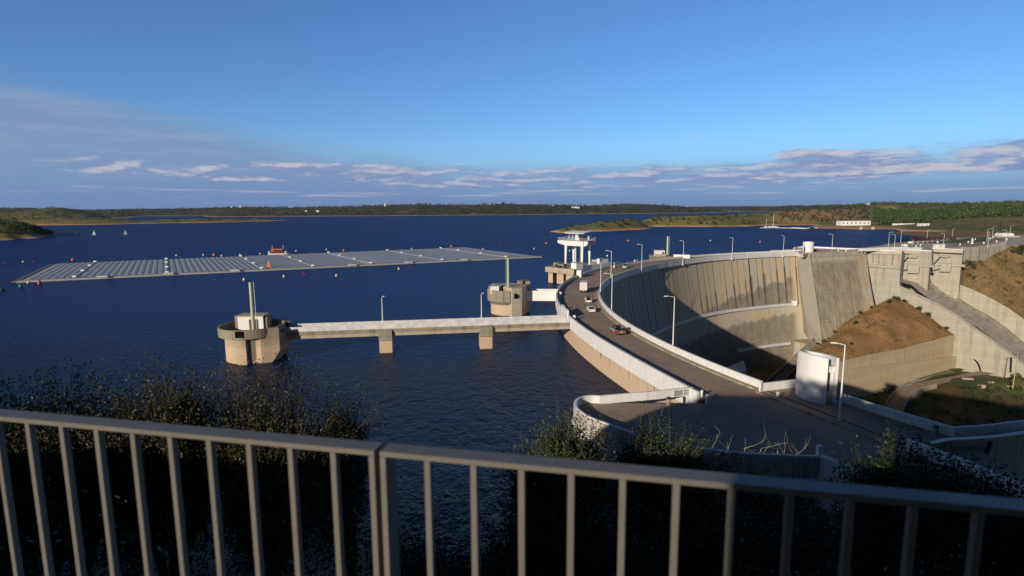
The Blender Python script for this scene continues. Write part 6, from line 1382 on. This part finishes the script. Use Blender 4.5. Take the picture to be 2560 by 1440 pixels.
p, h = onroad(1553.5, 839.5, 2.5); pk = car(p, h, 'copper brown pickup truck with dark roof and an open load bed', P_copper, L=5.1, Wd=1.88, Hh=1.80, belt=1.08, cab=(-.12, .24), top=(-.08, .12), kind='pickup_truck', cat='pickup truck', bed=True, arch_r=.38, roofm=M_vtrim)
part(MB().box((-1.35, 0, 1.125), (2.1, 1.62, .02)), 'bed_floor', M_vtrim, pk, local=True); part(MB().path([(-.6, -.78, 1.1), (-.75, -.72, 1.75), (-.75, .72, 1.75), (-.6, .78, 1.1)], .04), 'roll_bar', M_rim, pk, local=True)
part(MB().box((-.1, .955, .55), (1.5, .03, .5)).box((1.55, .955, .6), (.7, .03, .35)), 'pale_side_panel', M_greyp, pk, local=True)  # pale plates standing in for sun glare on the left side
p, h = onroad(1561, 670.5, 2.2); h += math.pi; car(p, h, 'silver minivan driving towards the viewer near the crane approach deck', P_silver, L=4.5, Wd=1.85, Hh=1.85, belt=1.0, cab=(-.485, .34), top=(-.45, .16), kind='minivan', cat='minivan')
# box truck
(px_, py2), h = onroad(1458.2, 733.2, 3.4)
tk = thing('box_truck', (px_, py2, 6), 'white box truck seen from behind, leading the vehicles away along the dam', 'truck', 'vehicles driving along the dam road', h)
part(MB().box((-.75, 0, 1.0), (5.2, 2.3, 2.45)), 'cargo_box', varied('truck_box_white', (.74, .71, .67), .05, 1, .5), tk, local=True)
part(MB().box((-3.37, 0, 1.05), (.04, .05, 2.3)).box((-3.37, -.55, 1.3), (.05, .06, 1.7)).box((-3.37, .55, 1.3), (.05, .06, 1.7)), 'rear_door_bars', M_greyp, tk, local=True)
part(MB().add([(1.95, -1.08, .55), (3.45, -1.08, .55), (3.45, 1.08, .55), (1.95, 1.08, .55), (1.95, -1.02, 2.5), (3.0, -1.02, 2.5), (3.0, 1.02, 2.5), (1.95, 1.02, 2.5), (3.45, -1.08, 1.5), (3.45, 1.08, 1.5)], [(3, 2, 1, 0), (4, 5, 6, 7), (0, 1, 8, 5, 4), (3, 7, 6, 9, 2), (1, 2, 9, 8), (8, 9, 6, 5), (0, 4, 7, 3)]), 'cab', P_white, tk, local=True)
part(MB().box((3.28, 0, 1.55), (.1, 1.8, .7)), 'windscreen', M_vglass, tk, local=True)
part(MB().box((-.2, 0, .62), (6.2, .9, .36)), 'chassis', M_vtrim, tk, local=True); part(MB().box((-3.3, 0, .45), (.12, 2.2, .16)), 'rear_bumper', M_vtrim, tk, local=True)
for x in (-2.2, 2.6):
    for y in (-.95, .95): wheel(tk, x, y, .45, .3)
for s in (-1, 1): part(MB().box((-3.38, s * .85, .68), (.06, .34, .2)), 'tail_light', M_tail, tk, local=True)
part(MB().box((-3.38, 0, .70), (.05, .5, .13)), 'number_plate', M_plate, tk, local=True); part(MB().box((2.9, -1.28, 1.6), (.15, .28, .5)).box((2.9, 1.28, 1.6), (.15, .28, .5)), 'mirrors', M_vtrim, tk, local=True)
# ------------------------------------------------------------------ camera hill, terrace and railing
def LA(x, y): return .8 * x - .6 * y, .6 * x + .8 * y
def hill(x, y):
    L, A = LA(x, y)
    rdg = float(np.interp(L, [-80, -45, -34, -30, -28, -24, -19, -14, -8, -5, 60], [3, 12, 19.5, 23.5, 26, 28.6, 29.5, 30.6, 31.0, 31.28, 31.28]))
    rdg += .277 * -min(0, A) if L < -6 else 0
    D = y - 1.2 + .2174 * x; D = min(D, A * 1.6 + 20) if L < -20 else D
    rav = math.exp(-((x - .2 - .02 * y) / (1.2 + .10 * y)) ** 2)                 # gully straight below the viewpoint
    z = rdg - (2.0 * min(1, max(0, D) / 1.3) + (.50 + .30 * rav) * min(18, max(0, D - 1.3)) + .95 * max(0, D - 19.3))
    z -= 22 * float(np.interp(x, [24, 33], [0, 1])) * (1 if y > 12 else max(0, (y - 4) / 8))
    z -= 8 * float(np.interp(math.hypot(x - 26, y - 66), [8, 22], [1, 0])) 
    if D > 1: z += noise.fractal((x / 5, y / 5, .3), .9, 2, 4) * .5
    return max(z, -9)
gx = np.concatenate([np.arange(-70, -16, 2.), np.arange(-16, 16, .6), np.arange(16, 62, 2.)]); gy = np.concatenate([np.arange(-40, 1.3, 1.6), np.arange(1.3, 24, .5), np.arange(24, 76, 2.)])
ny = len(gy); b = MB(); b.v = [(x, y, hill(x, y) - (0.25 if y - 1.2 + .2174 * x < 0 else 0)) for x in gx for y in gy]
b.f = [(i * ny + j, (i + 1) * ny + j, (i + 1) * ny + j + 1, i * ny + j + 1) for i in range(len(gx) - 1) for j in range(ny - 1)]
build(b, 'hillside', M_hill, kind='structure', label='steep overgrown hillside falling from the viewpoint to the lake', cat='hillside', smooth=True)
fx = lambda x: 1.0777 - .2174 * x
M_terr = varied('terrace_concrete', (.33, .31, .28), .1, 1, .9)
build(MB().prism([(-6, fx(-6) + .12), (-6, -6), (12, -8), (12, fx(12) + .12)], 30.6, 31.40), 'terrace', M_terr, kind='structure', label='concrete viewing terrace on top of the hill', cat='pavement')
# unseen building added behind the terrace to shade the railing's right half
def fromLA(L, A): return (.8 * L + .6 * A, -.6 * L + .8 * A)
vb = thing('viewpoint_building', (*fromLA(12, -6), 31.4), 'low white viewpoint building standing on the terrace behind the photographer', 'building')
part(MB().prism([fromLA(-.27, -1.25), fromLA(-.27, -12), fromLA(34, -12), fromLA(34, -1.25)], 24, 36.4), 'wall', M_con_dk, vb)
part(MB().prism([fromLA(-.35, -1.15), fromLA(-.35, -12.2), fromLA(34.2, -12.2), fromLA(34.2, -1.15)], 36.41, 36.6), 'roof', M_greyp, vb)
M_rail = varied('railing_paint', (.15, .14, .125), .05, 6, .5, .1)
def fence(x0, x1, bars, posts, label):
    dx = Vector((1, -.2174, 0)).normalized(); ang = math.atan2(-.2174, 1); n_ = Vector((-dx.y, dx.x, 0))
    t = thing('metal_railing', ((x0 + x1) / 2, fx((x0 + x1) / 2), 31.4), label, 'railing', 'railing panels along the terrace edge')
    def P_(x, o=0): return (x + n_.x * o, fx(x) + n_.y * o)
    b = MB().prism([P_(x0, -.022), P_(x1, -.022), P_(x1, .024), P_(x0, .024)], 32.485, 32.497); part(b, 'top_rail', M_rail, t, bevel=.0015)
    part(MB().prism([P_(x0 + .02, -.006), P_(x1 - .02, -.006), P_(x1 - .02, .006), P_(x0 + .02, .006)], 31.50, 31.54), 'bottom_rail', M_rail, t)
    for x in bars: part(MB().prism([P_(x - .0065, -.019), P_(x + .0065, -.019), P_(x + .0065, -.003), P_(x - .0065, -.003)], 31.541, 32.4845), 'bar', M_rail, t, bevel=.001)
    for x in posts: part(MB().prism([P_(x - .0065, -.022), P_(x + .0065, -.022), P_(x + .0065, .030), P_(x - .0065, .030)], 31.38, 32.4845), 'post', M_rail, t, bevel=.001)
lb = [-1.2939 + .1011 * k for k in range(-4, 10)]; rbx = [-.1743 + .0972 * k for k in range(0, 14)]
fence(-1.79, -.2875, lb, (-.2945, -1.78), 'left panel of the beige metal railing, fully in sunlight'); fence(-.2765, 1.25, rbx, (-.2695, 1.24), 'right panel of the beige metal railing, half in shade')
# ------------------------------------------------------------------ foliage
nr = np.random.default_rng(11)
def leaf_quads(c, d, size, asp=.5):
    """one bent leaf-shaped quad per centre c; long axis roughly d"""
    n = len(c); rv = nr.normal(size=(n, 3)); d = d / (np.linalg.norm(d, axis=1, keepdims=True) + 1e-9)
    s = np.cross(d, rv); s /= (np.linalg.norm(s, axis=1, keepdims=True) + 1e-9); L = (size * nr.uniform(.6, 1.3, n))[:, None]
    return np.stack([c - d * L * .5, c + s * L * asp * .5, c + d * L * .5, c - s * L * asp * .5], 1).reshape(-1, 3)
def quad_mesh(name, V4, m):
    me = bpy.data.meshes.new(name); n = len(V4) // 4
    me.vertices.add(len(V4)); me.vertices.foreach_set('co', V4.astype(np.float32).ravel())
    me.loops.add(len(V4)); me.loops.foreach_set('vertex_index', np.arange(len(V4), dtype=np.int32))
    me.polygons.add(n); me.polygons.foreach_set('loop_start', np.arange(0, len(V4), 4, dtype=np.int32)); me.polygons.foreach_set('loop_total', np.full(n, 4, dtype=np.int32))
    me.update(); me.validate(); me.materials.append(m); return me
def leaf_mat(name, a, b_, c_, sc=3.0, trans=.25):
    def fn(t, b):
        g = t.node('ShaderNodeNewGeometry'); r = g.outputs['Random Per Island']; n = t.noise(t.pos(), sc, 3, .6)
        c = t.mix(t.ss(n, .35, .65), a, b_); c = t.mix(t.mul(t.m('GREATER_THAN', r, .72), .7), c, c_)
        t.put(b.inputs['Base Color'], c); t.put(b.inputs['Roughness'], .55)
    return mat(name, fn, a, .55, 0, .35)
M_oak = leaf_mat('oak_leaves', (.042, .046, .017), (.030, .036, .014), (.11, .088, .045)); M_bush = leaf_mat('bush_leaves', (.036, .052, .016), (.026, .040, .014), (.08, .08, .03))
M_far = leaf_mat('far_leaves', (.060, .078, .032), (.045, .058, .026), (.11, .11, .05), .3); M_pine = leaf_mat('pine_needles', (.058, .095, .026), (.040, .070, .02), (.10, .12, .04), .15)
M_olive = leaf_mat('olive_leaves', (.05, .062, .03), (.04, .05, .026), (.09, .10, .055), .5); M_dry = leaf_mat('dry_leaves', (.16, .11, .05), (.11, .08, .04), (.30, .20, .10), .5)
M_bark = varied('bark', (.10, .075, .05), .2, 4, .9); M_twig = varied('pale_dead_wood', (.42, .36, .27), .15, 6, .85)
def twigs_and_leaves(crowns, ntw, leaf, per=22, tw_len=(.25, .75), up=.9):
    C = []; D = []; T = []
    for (cx, cy, cz, rx, ry, rz, wgt) in crowns:
        for _ in range(int(ntw * wgt * 1.1)):
            v = nr.normal(size=3); v /= np.linalg.norm(v); r = nr.uniform(.45, 1.0) ** .6; p = np.array([cx + v[0] * rx * r, cy + v[1] * ry * r, cz + v[2] * rz * r])
            d = v * .7 + np.array([0, 0, up]) + nr.normal(size=3) * .35; d /= np.linalg.norm(d); ln = nr.uniform(*tw_len); q = p + d * ln; T.append((p, q))
            s = nr.uniform(0, 1, per); c = p + (q - p) * s[:, None] + nr.normal(size=(per, 3)) * leaf * .9; C.append(c); D.append(d * .6 + nr.normal(size=(per, 3)))
    return np.concatenate(C), np.concatenate(D), T
def big_bush(base, crowns, ntw, leaf, label, group, m=M_oak, per=22, trunk=True, name='holm_oak', cat='tree', tw_len=(.2, .6), up=.9):
    t = thing(name, base, label, cat, group)
    C, D, T = twigs_and_leaves(crowns, ntw, leaf, per, tw_len, up)
    F_ = []
    for (cx, cy, cz_, rx, ry, rz, wgt) in crowns:
        k = int(8000 * wgt + 2500); v = nr.normal(size=(k, 3)); v /= np.linalg.norm(v, axis=1, keepdims=True); v *= nr.uniform(.3, 1.0, (k, 1)) ** .5 * (1 + .13 * np.sin(v[:, :1] * 7 + v[:, 1:2] * 5) + .10 * np.sin(v[:, 2:3] * 11 + v[:, :1] * 4)); F_.append(v * np.array([rx, ry, rz]) + np.array([cx, cy, cz_ - rz * .08]))
    F_ = np.concatenate(F_)
    me = quad_mesh('crown', np.concatenate([leaf_quads(C, D, leaf), leaf_quads(F_, nr.normal(size=F_.shape), leaf * 1.25, .6)]), m); o = bpy.data.objects.new('crown', me); COL.objects.link(o); o.parent = t; o.matrix_parent_inverse = parent_world(t).inverted()
    b = MB().sphere(base, .16, 8, 5)
    for cr_ in crowns:
        top = (cr_[0], cr_[1], cr_[2] + cr_[5] * .5); mid = ((base[0] + cr_[0]) / 2 + .1, (base[1] + cr_[1]) / 2, (base[2] + cr_[2]) / 2)
        b.tube(base, mid, .07, .05, 6); b.tube(mid, top, .05, .015, 6)
        for _ in range(4):
            a = rnd.uniform(0, 6.28); b.tube(mid, (cr_[0] + cr_[3] * .7 * math.cos(a), cr_[1] + cr_[4] * .7 * math.sin(a), cr_[2] + cr_[5] * rnd.uniform(-.2, .7)), .03, .008, 5)
    for p, q in T[::3]: b.tube(p, q, .006, .002, 3, False)
    part(b, 'trunk', M_bark, t); return t
def cz(px, py, d): return py_(px, py, d)
def crown_at(px, ytop, d, wpx, rz, wgt=1.0, ry=None):
    x, y, z = cz(px, ytop, d); rx = wpx * d / 1400 / 2; return (x, y, z - rz * .95 - .08, rx, ry or max(rx * .8, .35), rz, wgt)
GB_ = 'bushy holm oaks on the slope below the railing'
def bb(px, d, crowns, ntw, leaf, label, **k):
    x, y, _ = cz(px, 1200, d); big_bush((x, y, hill(x, y) - .1), crowns, ntw, leaf, label, GB_, **k)
bb(130, 6.4, [crown_at(130, 968, 6.4, 330, 1.1), crown_at(30, 1000, 6.2, 240, 1.2, .8), crown_at(215, 985, 6.8, 200, .9, .6), crown_at(-120, 985, 6.4, 300, 1.2, .8)], 360, .034, 'bushy sunlit oak at the far left below the railing')
bb(400, 6.6, [crown_at(370, 962, 6.7, 240, 1.1), crown_at(445, 960, 6.5, 90, .6, .35), crown_at(465, 1010, 6.9, 130, .9, .5), crown_at(300, 1000, 6.4, 200, 1.1, .7)], 400, .034, 'bushy oak with twigs sticking up highest, second from the left')
bb(650, 6.8, [crown_at(610, 990, 6.8, 170, .9), crown_at(710, 1000, 7.0, 190, .9, .9), crown_at(660, 1060, 6.6, 260, 1.0)], 330, .034, 'bushy oak in front of the round intake tower reflection', tw_len=(.3, .95))
bb(855, 7.4, [crown_at(855, 1010, 7.4, 100, .75, .6), crown_at(830, 1060, 7.2, 150, .9, .6)], 260, .034, 'small dark bush left of the railing joint')
bb(1430, 7.6, [crown_at(1400, 1075, 7.6, 90, .55, .5), crown_at(1455, 1090, 7.8, 110, .6, .6), crown_at(1350, 1130, 7.9, 150, .6, .6)], 300, .045, 'sunlit leafy bush in front of the curved platform wall', m=M_bush, up=1.2)
bb(1660, 9.0, [crown_at(1640, 1075, 9.0, 190, .9), crown_at(1720, 1110, 9.2, 150, .8, .7), crown_at(1590, 1120, 8.8, 160, .8, .7)], 330, .04, 'dark rounded bush in front of the paved platform', m=M_bush, up=1.1)
bb(1850, 10, [crown_at(1830, 1175, 10, 220, .6), crown_at(1950, 1205, 10, 180, .6, .7)], 260, .04, 'low dark scrub under the bare pale branches', m=M_bush)
bb(2330, 8.6, [crown_at(2260, 1160, 8.8, 230, .8), crown_at(2390, 1205, 8.4, 240, .8), crown_at(2180, 1190, 9, 120, .7, .5), crown_at(2540, 1262, 8.0, 240, .8)], 330, .06, 'big shaded bush with long leaves in front of the right wing wall', m=M_bush, up=1.3, tw_len=(.35, .8))
bb(1150, 7.0, [crown_at(1040, 1350, 7.0, 260, .8), crown_at(1180, 1400, 6.6, 260, .8), crown_at(1290, 1330, 7.2, 220, .8)], 200, .04, 'low dark bush at the bottom centre under the second railing panel', m=M_bush)
bb(1440, 7.2, [crown_at(1400, 1210, 7.3, 300, .9), crown_at(1500, 1290, 7.0, 320, 1.0), crown_at(1400, 1380, 6.8, 300, .9)], 160, .045, 'dark dense bush low behind the railing below the sunlit leafy one', m=M_bush)
bb(1720, 8.2, [crown_at(1680, 1230, 8.2, 340, 1.0), crown_at(1850, 1270, 8.4, 340, 1.0), crown_at(1750, 1370, 7.8, 500, 1.0)], 160, .045, 'dark dense bush low behind the shaded part of the railing', m=M_bush)
bb(2150, 8.0, [crown_at(2080, 1290, 8.2, 380, 1.0), crown_at(2350, 1330, 7.8, 460, 1.0)], 160, .05, 'dark bush low behind the railing at the lower right', m=M_bush)
# dead branches
def dead(px, py, d, h, n, label, seed):
    r = random.Random(seed); x, y, z = cz(px, py, d); t = thing('dead_shrub', (x, y, z - 1.2), label, 'shrub', 'bare pale dead shrubs'); b = MB()
    def grow(p, dr, L, rad, lev):
        q = p
        for k in range(3):
            dr2 = (dr + Vector((r.uniform(-.4, .4), r.uniform(-.4, .4), r.uniform(-.1, .3)))).normalized(); q2 = q + dr2 * L / 3; b.tube(q, q2, rad, rad * .8, 5, False); q = q2; rad *= .8
            if lev and r.random() < .85:
                s = Vector((r.uniform(-1, 1), r.uniform(-.6, .6), r.uniform(.1, .9))).normalized(); grow(q, s, L * .5, rad * .7, lev - 1)
    for k in range(n): grow(Vector((x + (k - n / 2) * .15, y, z - .7)), Vector((r.uniform(-.35, .35), r.uniform(-.2, .2), 1)).normalized(), h + .95, .014, 2)
    part(b, 'branches', M_twig, t)
dead(1905, 1158, 9.6, 0, 3, 'bare pale branches above the railing, the tallest group', 3); dead(1965, 1165, 9.7, -.15, 3, 'bare pale branches nearest the white wing wall', 8)
dead(1800, 1170, 9.4, -.2, 2, 'small bare pale branches left of the tallest group', 12); dead(1775, 1120, 9.6, -.25, 2, 'thin bare brown branches against the dark road', 21)
for k, (L_, A_2, r_) in enumerate([(-9.5, -1.2, 1.3), (-11.8, -1.6, 1.5), (-14.2, -1.5, 1.4)]):  # unseen bushes added and raised to shade the lift tower
    x, y = fromLA(L_, A_2); big_bush((x, y, 29), [(x, y, 32.95 - A_2 * .277 - r_ * .9 - .25, r_ * 1.1, r_ * 1.1, r_, 1.6)], 300, .06, ['evergreen bush beside the terrace, outside the left edge of the view, nearest the railing', 'evergreen bush outside the left edge of the view, the middle of three', 'evergreen bush outside the left edge of the view, farthest left'][k], 'hedge beside the terrace')
# dense low undergrowth filling the slope
n = 90000; X = nr.uniform(-15, 15, n); Y = 4.0 + 19 * nr.uniform(0, 1, n) ** 1.3 ; keep = (np.abs(X) < Y * 1.05 + .6) & ~((X > -1.4) & (X < 1.0 + .03 * Y) & (Y > 9) ); X, Y = X[keep], Y[keep]
Z = np.array([hill(x, y) for x, y in zip(X, Y)]) ; clump = np.array([noise.noise((x * .9, y * .9, 3)) for x, y in zip(X, Y)]); Z += nr.uniform(0, 1, len(X)) ** .7 * (1.5 + clump * 1.3).clip(.2, 2.6)
me = quad_mesh('undergrowth', leaf_quads(np.stack([X, Y, Z], 1), nr.normal(size=(len(X), 3)) + np.array([0, 0, .6]), .06), M_oak); o = bpy.data.objects.new('undergrowth', me); COL.objects.link(o); setp(o, 'dense dark undergrowth covering the slope below the railing', 'undergrowth', None, 'stuff')
# small shrubs and trees: shared crowns of leaf-sized faces
def crown_mesh(name, r, n, leaf, m, flat=.8, clumps=7, seed=0):
    g = np.random.default_rng(seed); cc = g.normal(size=(clumps, 3)); cc /= np.linalg.norm(cc, axis=1, keepdims=True); cc *= g.uniform(.3, .62, (clumps, 1)); cc = np.vstack([cc, [[0, 0, 0]]])
    k = g.integers(0, clumps + 1, n); v = g.normal(size=(n, 3)); v /= np.linalg.norm(v, axis=1, keepdims=True); rr = g.uniform(.6, 1, n)[:, None] * g.uniform(.36, .56, clumps + 1)[k][:, None]
    p = (cc[k] + v * rr) * r; p[:, 2] = p[:, 2] * flat + r * flat * .85
    return quad_mesh(name, leaf_quads(p, g.normal(size=(n, 3)), leaf, .8), m)
def tree_obj(me, loc, sc, rz, label, cat, group, name):
    o = bpy.data.objects.new(name, me); COL.objects.link(o); o.location = loc; o.scale = (sc, sc, sc * rnd.uniform(.85, 1.15)); o.rotation_euler = (0, 0, rz); return setp(o, label, cat, group)
SH = [crown_mesh('shrub', 1, 420, .17, M_bush, .85, 7, s) for s in range(4)]; SD = [crown_mesh('shrub', 1, 380, .16, M_dry, .7, 7, s + 9) for s in range(3)]; SF = [crown_mesh('shrub', 1, 300, .2, M_far, .85, 6, s + 20) for s in range(3)]
SD2 = [crown_mesh('shrub', 1, 200, .25, M_olive, .85, 6, s + 60) for s in range(3)]
OL = [crown_mesh('olive_tree', 1, 110, .34, M_olive, .85, 5, s + 30) for s in range(4)]; PN = [crown_mesh('pine_tree', 1, 160, .3, M_pine, .8, 6, s + 40) for s in range(4)]
def wood(name, label, m, pts, r0, r1, per, leaf):
    C = []
    for (x, y, z) in pts:
        r = rnd.uniform(r0, r1); v = nr.normal(size=(per, 3)); v /= np.linalg.norm(v, axis=1, keepdims=True); v *= nr.uniform(.7, 1, (per, 1)) * r; v[:, 2] = v[:, 2] * .8 + r * .8; C.append(v + np.array([x, y, z]))
    C = np.concatenate(C); me = quad_mesh(name, leaf_quads(C, nr.normal(size=C.shape), leaf, .85), m); o = bpy.data.objects.new(name, me); COL.objects.link(o); setp(o, label, 'woodland', None, 'stuff')
# shrubs on the earth mound, placed along it
mp = [(.45, .99, 1.5, 'topmost round shrub on the peak of the earth mound'), (.37, .97, 1.7, 'round shrub left of the peak of the earth mound'), (.57, .90, 1.9, 'broad shrub right of the peak on the mound edge'), (.68, .93, 2.6, 'largest round green shrub on the right edge of the mound'), (.75, .92, 1.9, 'green shrub below the largest one on the mound edge'), (.82, .90, 2.2, 'left one of the twin green shrubs low on the mound edge'), (.865, .86, 2.3, 'right one of the twin green shrubs low on the mound edge'), (.955, .75, 2.0, 'round green shrub near the lower right tip of the mound'), (.90, .35, 1.2, 'small green shrub near the lower right of the mound'),
      (.10, .97, 2.1, 'dark green shrub at the foot of the buttress'), (.18, .96, 1.6, 'round green shrub on the left slope of the mound'), (.13, .99, 1.1, 'tiny shrub between the buttress shrub and the left slope'), (.33, .72, 1.7, 'green shrub in the upper left middle of the mound'), (.30, .28, 1.3, 'lone small green shrub low in the middle of the mound'), (.20, .05, 1.2, 'low green shrub above the left end of the retaining wall')]
for k, (u, v, r, lab) in enumerate(mp): p = mound(u, v); tree_obj(SH[k % 4], (p[0], p[1], p[2] - .3), r, k, lab, 'shrub', 'shrubs dotted over the earth mound', 'shrub')
for k in range(30): u, v = .38 + rnd.uniform(0, .16), .48 + rnd.uniform(0, .3); p = mound(u, v); tree_obj(SD[k % 3], (p[0], p[1], p[2] - .25), rnd.uniform(.5, 1.0), k, 'small brownish dry shrub in the cluster on the upper middle of the mound', 'shrub', 'dry shrubs clustered on the upper mound', 'dry_shrub')
for k in range(14): u = rnd.uniform(.3, .75); p = mound(u, rnd.uniform(.02, .14)); tree_obj(SD[k % 3], (p[0], p[1], p[2] - .25), rnd.uniform(.5, 1.1), k, 'low dry shrub along the top of the mound retaining wall', 'shrub', 'dry shrubs along the retaining wall', 'dry_shrub')
for k in range(250):
    u, v = (rnd.random() * .75, rnd.random()) if k < 130 else (rnd.uniform(.18, .62), 1 - rnd.random() ** 1.5 * .5); p = bank(u, v); g_ = noise.noise((p[0] / 25, p[1] / 25, 1)) ; top_ = v > .6 and u > .2
    green = top_ or g_ > .25; m_ = SF if (green and rnd.random() < .5) else (SH if green else SD)
    tree_obj(m_[k % 3], (p[0], p[1], p[2] - .4), rnd.uniform(1.6, 3.6) if top_ else rnd.uniform(.8, 2.2), k, 'green shrub on the right bank hillside' if green else 'dry brown shrub on the right bank hillside', 'shrub', 'green shrubs on the right bank hillside' if green else 'dry shrubs on the right bank hillside', 'shrub' if green else 'dry_shrub')
# dry grass tufts over the right bank and the mound
P_ = []
for k in range(9000): p = bank(rnd.random(), rnd.random() ** 1.2); P_.append(p)
P_ = np.array(P_); me = quad_mesh('dry_grass', leaf_quads(P_ + np.array([0, 0, .3]) + nr.normal(size=P_.shape) * .3, nr.normal(size=P_.shape) * .5 + np.array([0, 0, 1.]), .9, .35), M_dry); o = bpy.data.objects.new('dry_grass', me); COL.objects.link(o); setp(o, 'tall dry grass covering the right bank hillside', 'grass', None, 'stuff')
P_ = np.array([mound(rnd.random(), rnd.random()) for k in range(9000)]); me = quad_mesh('dry_grass', leaf_quads(P_ + np.array([0, 0, .15]), nr.normal(size=P_.shape) * .5 + np.array([0, 0, .8]), .6, .35), M_dry); o = bpy.data.objects.new('dry_grass', me); COL.objects.link(o); setp(o, 'thin dry grass on the earth mound', 'grass', None, 'stuff')
vs_ = []
for k in range(420):
    x, y = rnd.uniform(120, 300), rnd.uniform(225, 300)
    q = np.array([x, y, 0]); kx = np.array([x, y, vfl(x, y) - CZ]); kk_ = kx @ cf; px_v = 1280 + FL * (kx @ cr) / kk_; py_v = 720 - FL * (kx @ cu) / kk_
    on_road = min(math.hypot(x - (a[0] + b_[0]) / 2, y - (a[1] + b_[1]) / 2) for a, b_ in zip(ra, rb_)) < 5.2
    if on_road or (py_v < 958 and px_v < 2450): continue
    vs_.append((x, y, vfl(x, y) - .3))
wood('valley_scrub', 'rough dark scrub on the valley floor below the dam', M_far, vs_, .7, 2.0, 60, .45)
for k in range(26):
    px = rnd.uniform(2455, 2600); d = rnd.uniform(262, 284); x = ax(px, d); tree_obj((SF + SH)[k % 7], (x, d, vfl(x, d) - .3), rnd.uniform(1.0, 2.4), k, 'green shrub on the overgrown hump beside the chute wall', 'shrub', 'shrubs on the hump by the chute wall', 'shrub')
# olive orchard in rows on the hill behind the marina
cnt_ = 0
for i in range(46):
    for j in range(26):
        px = 1925 + 9.0 * i + 3.0 * (j % 3) + rnd.uniform(-1, 1); d = 1062 + 16.5 * j + rnd.uniform(-2.5, 2.5)
        if px > 2200 or (px > 2095 and px < 2190 and d < 1075) or cnt_ >= 295 or tz(px, d) < 3.5 or (px < 1960 and d > 1150) or rnd.random() < .50: continue
        tree_obj(OL[(i + j) % 4], (ax(px, d), d, tz(px, d) - .3), rnd.uniform(2.5, 3.6), rnd.random() * 6, 'small round olive tree in the orchard rows on the hill behind the marina', 'tree', 'olive trees in the orchard rows', 'olive_tree'); cnt_ += 1
for k in range(95):
    px = rnd.uniform(1395, 1900); dd = np.arange(760, 1300, 8); hs = [tz(px, d) for d in dd]; jm = int(np.argmax(hs)); ok = [q for q, h_ in enumerate(hs[:jm + 3]) if h_ > 2.5]
    if not ok: continue
    d = dd[rnd.choice(ok)]; tree_obj(SD2[k % 3], (ax(px, d), d, tz(px, d) - .4), rnd.uniform(1.8, 4.2), k, 'dark shrub dotted over the sandy peninsula behind the crane', 'shrub', 'dark shrubs on the peninsula', 'shrub')
for k in range(16):
    px = 2206 + 8.2 * k + rnd.uniform(-2, 2); d = 935 + rnd.uniform(-8, 8); tree_obj(PN[k % 4], (ax(px, d), d, tz(px, d) - .5), rnd.uniform(5, 7), k, 'round green tree in the row behind the lakeside car park', 'tree', 'trees in a row behind the car park', 'round_tree')
# woods that read as one mass
def scat(n, f):
    out = []
    while len(out) < n:
        px, d = f()
        if px is None: continue
        z = tz(px, d)
        if z > 1.8: out.append((ax(px, d), d, z - .5))
    return out
def f1():
    px = rnd.uniform(2185, 2760); lo_ = np.interp(px, [2185, 2300, 2400, 2760], [1010, 990, 930, 820]); d = lo_ + rnd.random() * 330; return (px, d) if noise.noise((px / 60, d / 90, 5)) > -.42 else (None, 0)
wood('pine_wood', 'dense green pine wood covering the right bank behind the cove', M_pine, scat(3000, f1), 2.4, 5.2, 26, 2.2)
def f2(): return (rnd.uniform(2360, 2760), rnd.uniform(540, 880))
wood('bank_scrub', 'mixed green and brown scrub between the cove and the pine wood', M_far, [p for p in scat(520, f2) if noise.noise((p[0] / 30, p[1] / 30, 2)) > -.1], 1.2, 3.4, 24, 1.0)
def f3(): px = rnd.uniform(-350, 128); return px, np.interp(px, [-350, 0, 60, 115, 130], [600, 690, 715, 757, 768]) + rnd.random() * np.interp(px, [-350, 0, 60, 130], [500, 170, 100, 15])
wood('headland_wood', 'dark wooded headland at the far left shore', M_far, scat(750, f3), 2.4, 4.4, 36, 1.5)
def f4():
    px = rnd.uniform(-300, 720); d = rnd.uniform(1400, 2500); return (px, d) if noise.noise((px / 30, d / 120, 7)) > .02 else (None, 0)
wood('spit_trees', 'scattered dark trees on the spits across the lake at the left', M_far, scat(520, f4), 3, 6.5, 18, 2.6)
def f5():
    px = rnd.uniform(-300, 2100); d = rnd.uniform(2950, 5200); return (px, d) if noise.noise((px / 40, d / 260, 9)) > -.12 else (None, 0)
wood('far_shore_wood', 'dark scattered woodland on the hills of the far shore', M_far, scat(2600, f5), 5, 11, 12, 6)
def f6():
    px = rnd.uniform(2000, 2760); d = rnd.uniform(1500, 3000); return (px, d) if noise.noise((px / 40, d / 200, 4)) > -.15 and not (2170 < px < 2260 and d < 2000) else (None, 0)
wood('ridge_wood', 'dark woodland on the ridge behind the orchard and pine wood', M_far, scat(1000, f6), 4, 8, 14, 4)

# ------------------------------------------------------------------ air
hz = bpy.data.materials.new('thin_air'); hz.use_nodes = True; nt = hz.node_tree; nt.nodes.remove(nt.nodes['Principled BSDF']); pv = nt.nodes.new('ShaderNodeVolumePrincipled')
pv.inputs['Color'].default_value = (.62, .76, 1, 1); pv.inputs['Density'].default_value = 1.5e-5; pv.inputs['Anisotropy'].default_value = .2; nt.links.new(pv.outputs[0], nt.nodes['Material Output'].inputs['Volume'])
build(MB().add([(-17000, -700, -95), (17500, -700, -95), (17500, 17000, -95), (-17000, 17000, -95), (-17000, -700, 140), (17500, -700, 140), (17500, 17000, 140), (-17000, 17000, 140)], [(3, 2, 1, 0), (4, 5, 6, 7), (0, 1, 5, 4), (1, 2, 6, 5), (2, 3, 7, 6), (3, 0, 4, 7)]), 'haze', hz, kind='stuff', label='thin blue haze over the lake and the far hills', cat='haze')
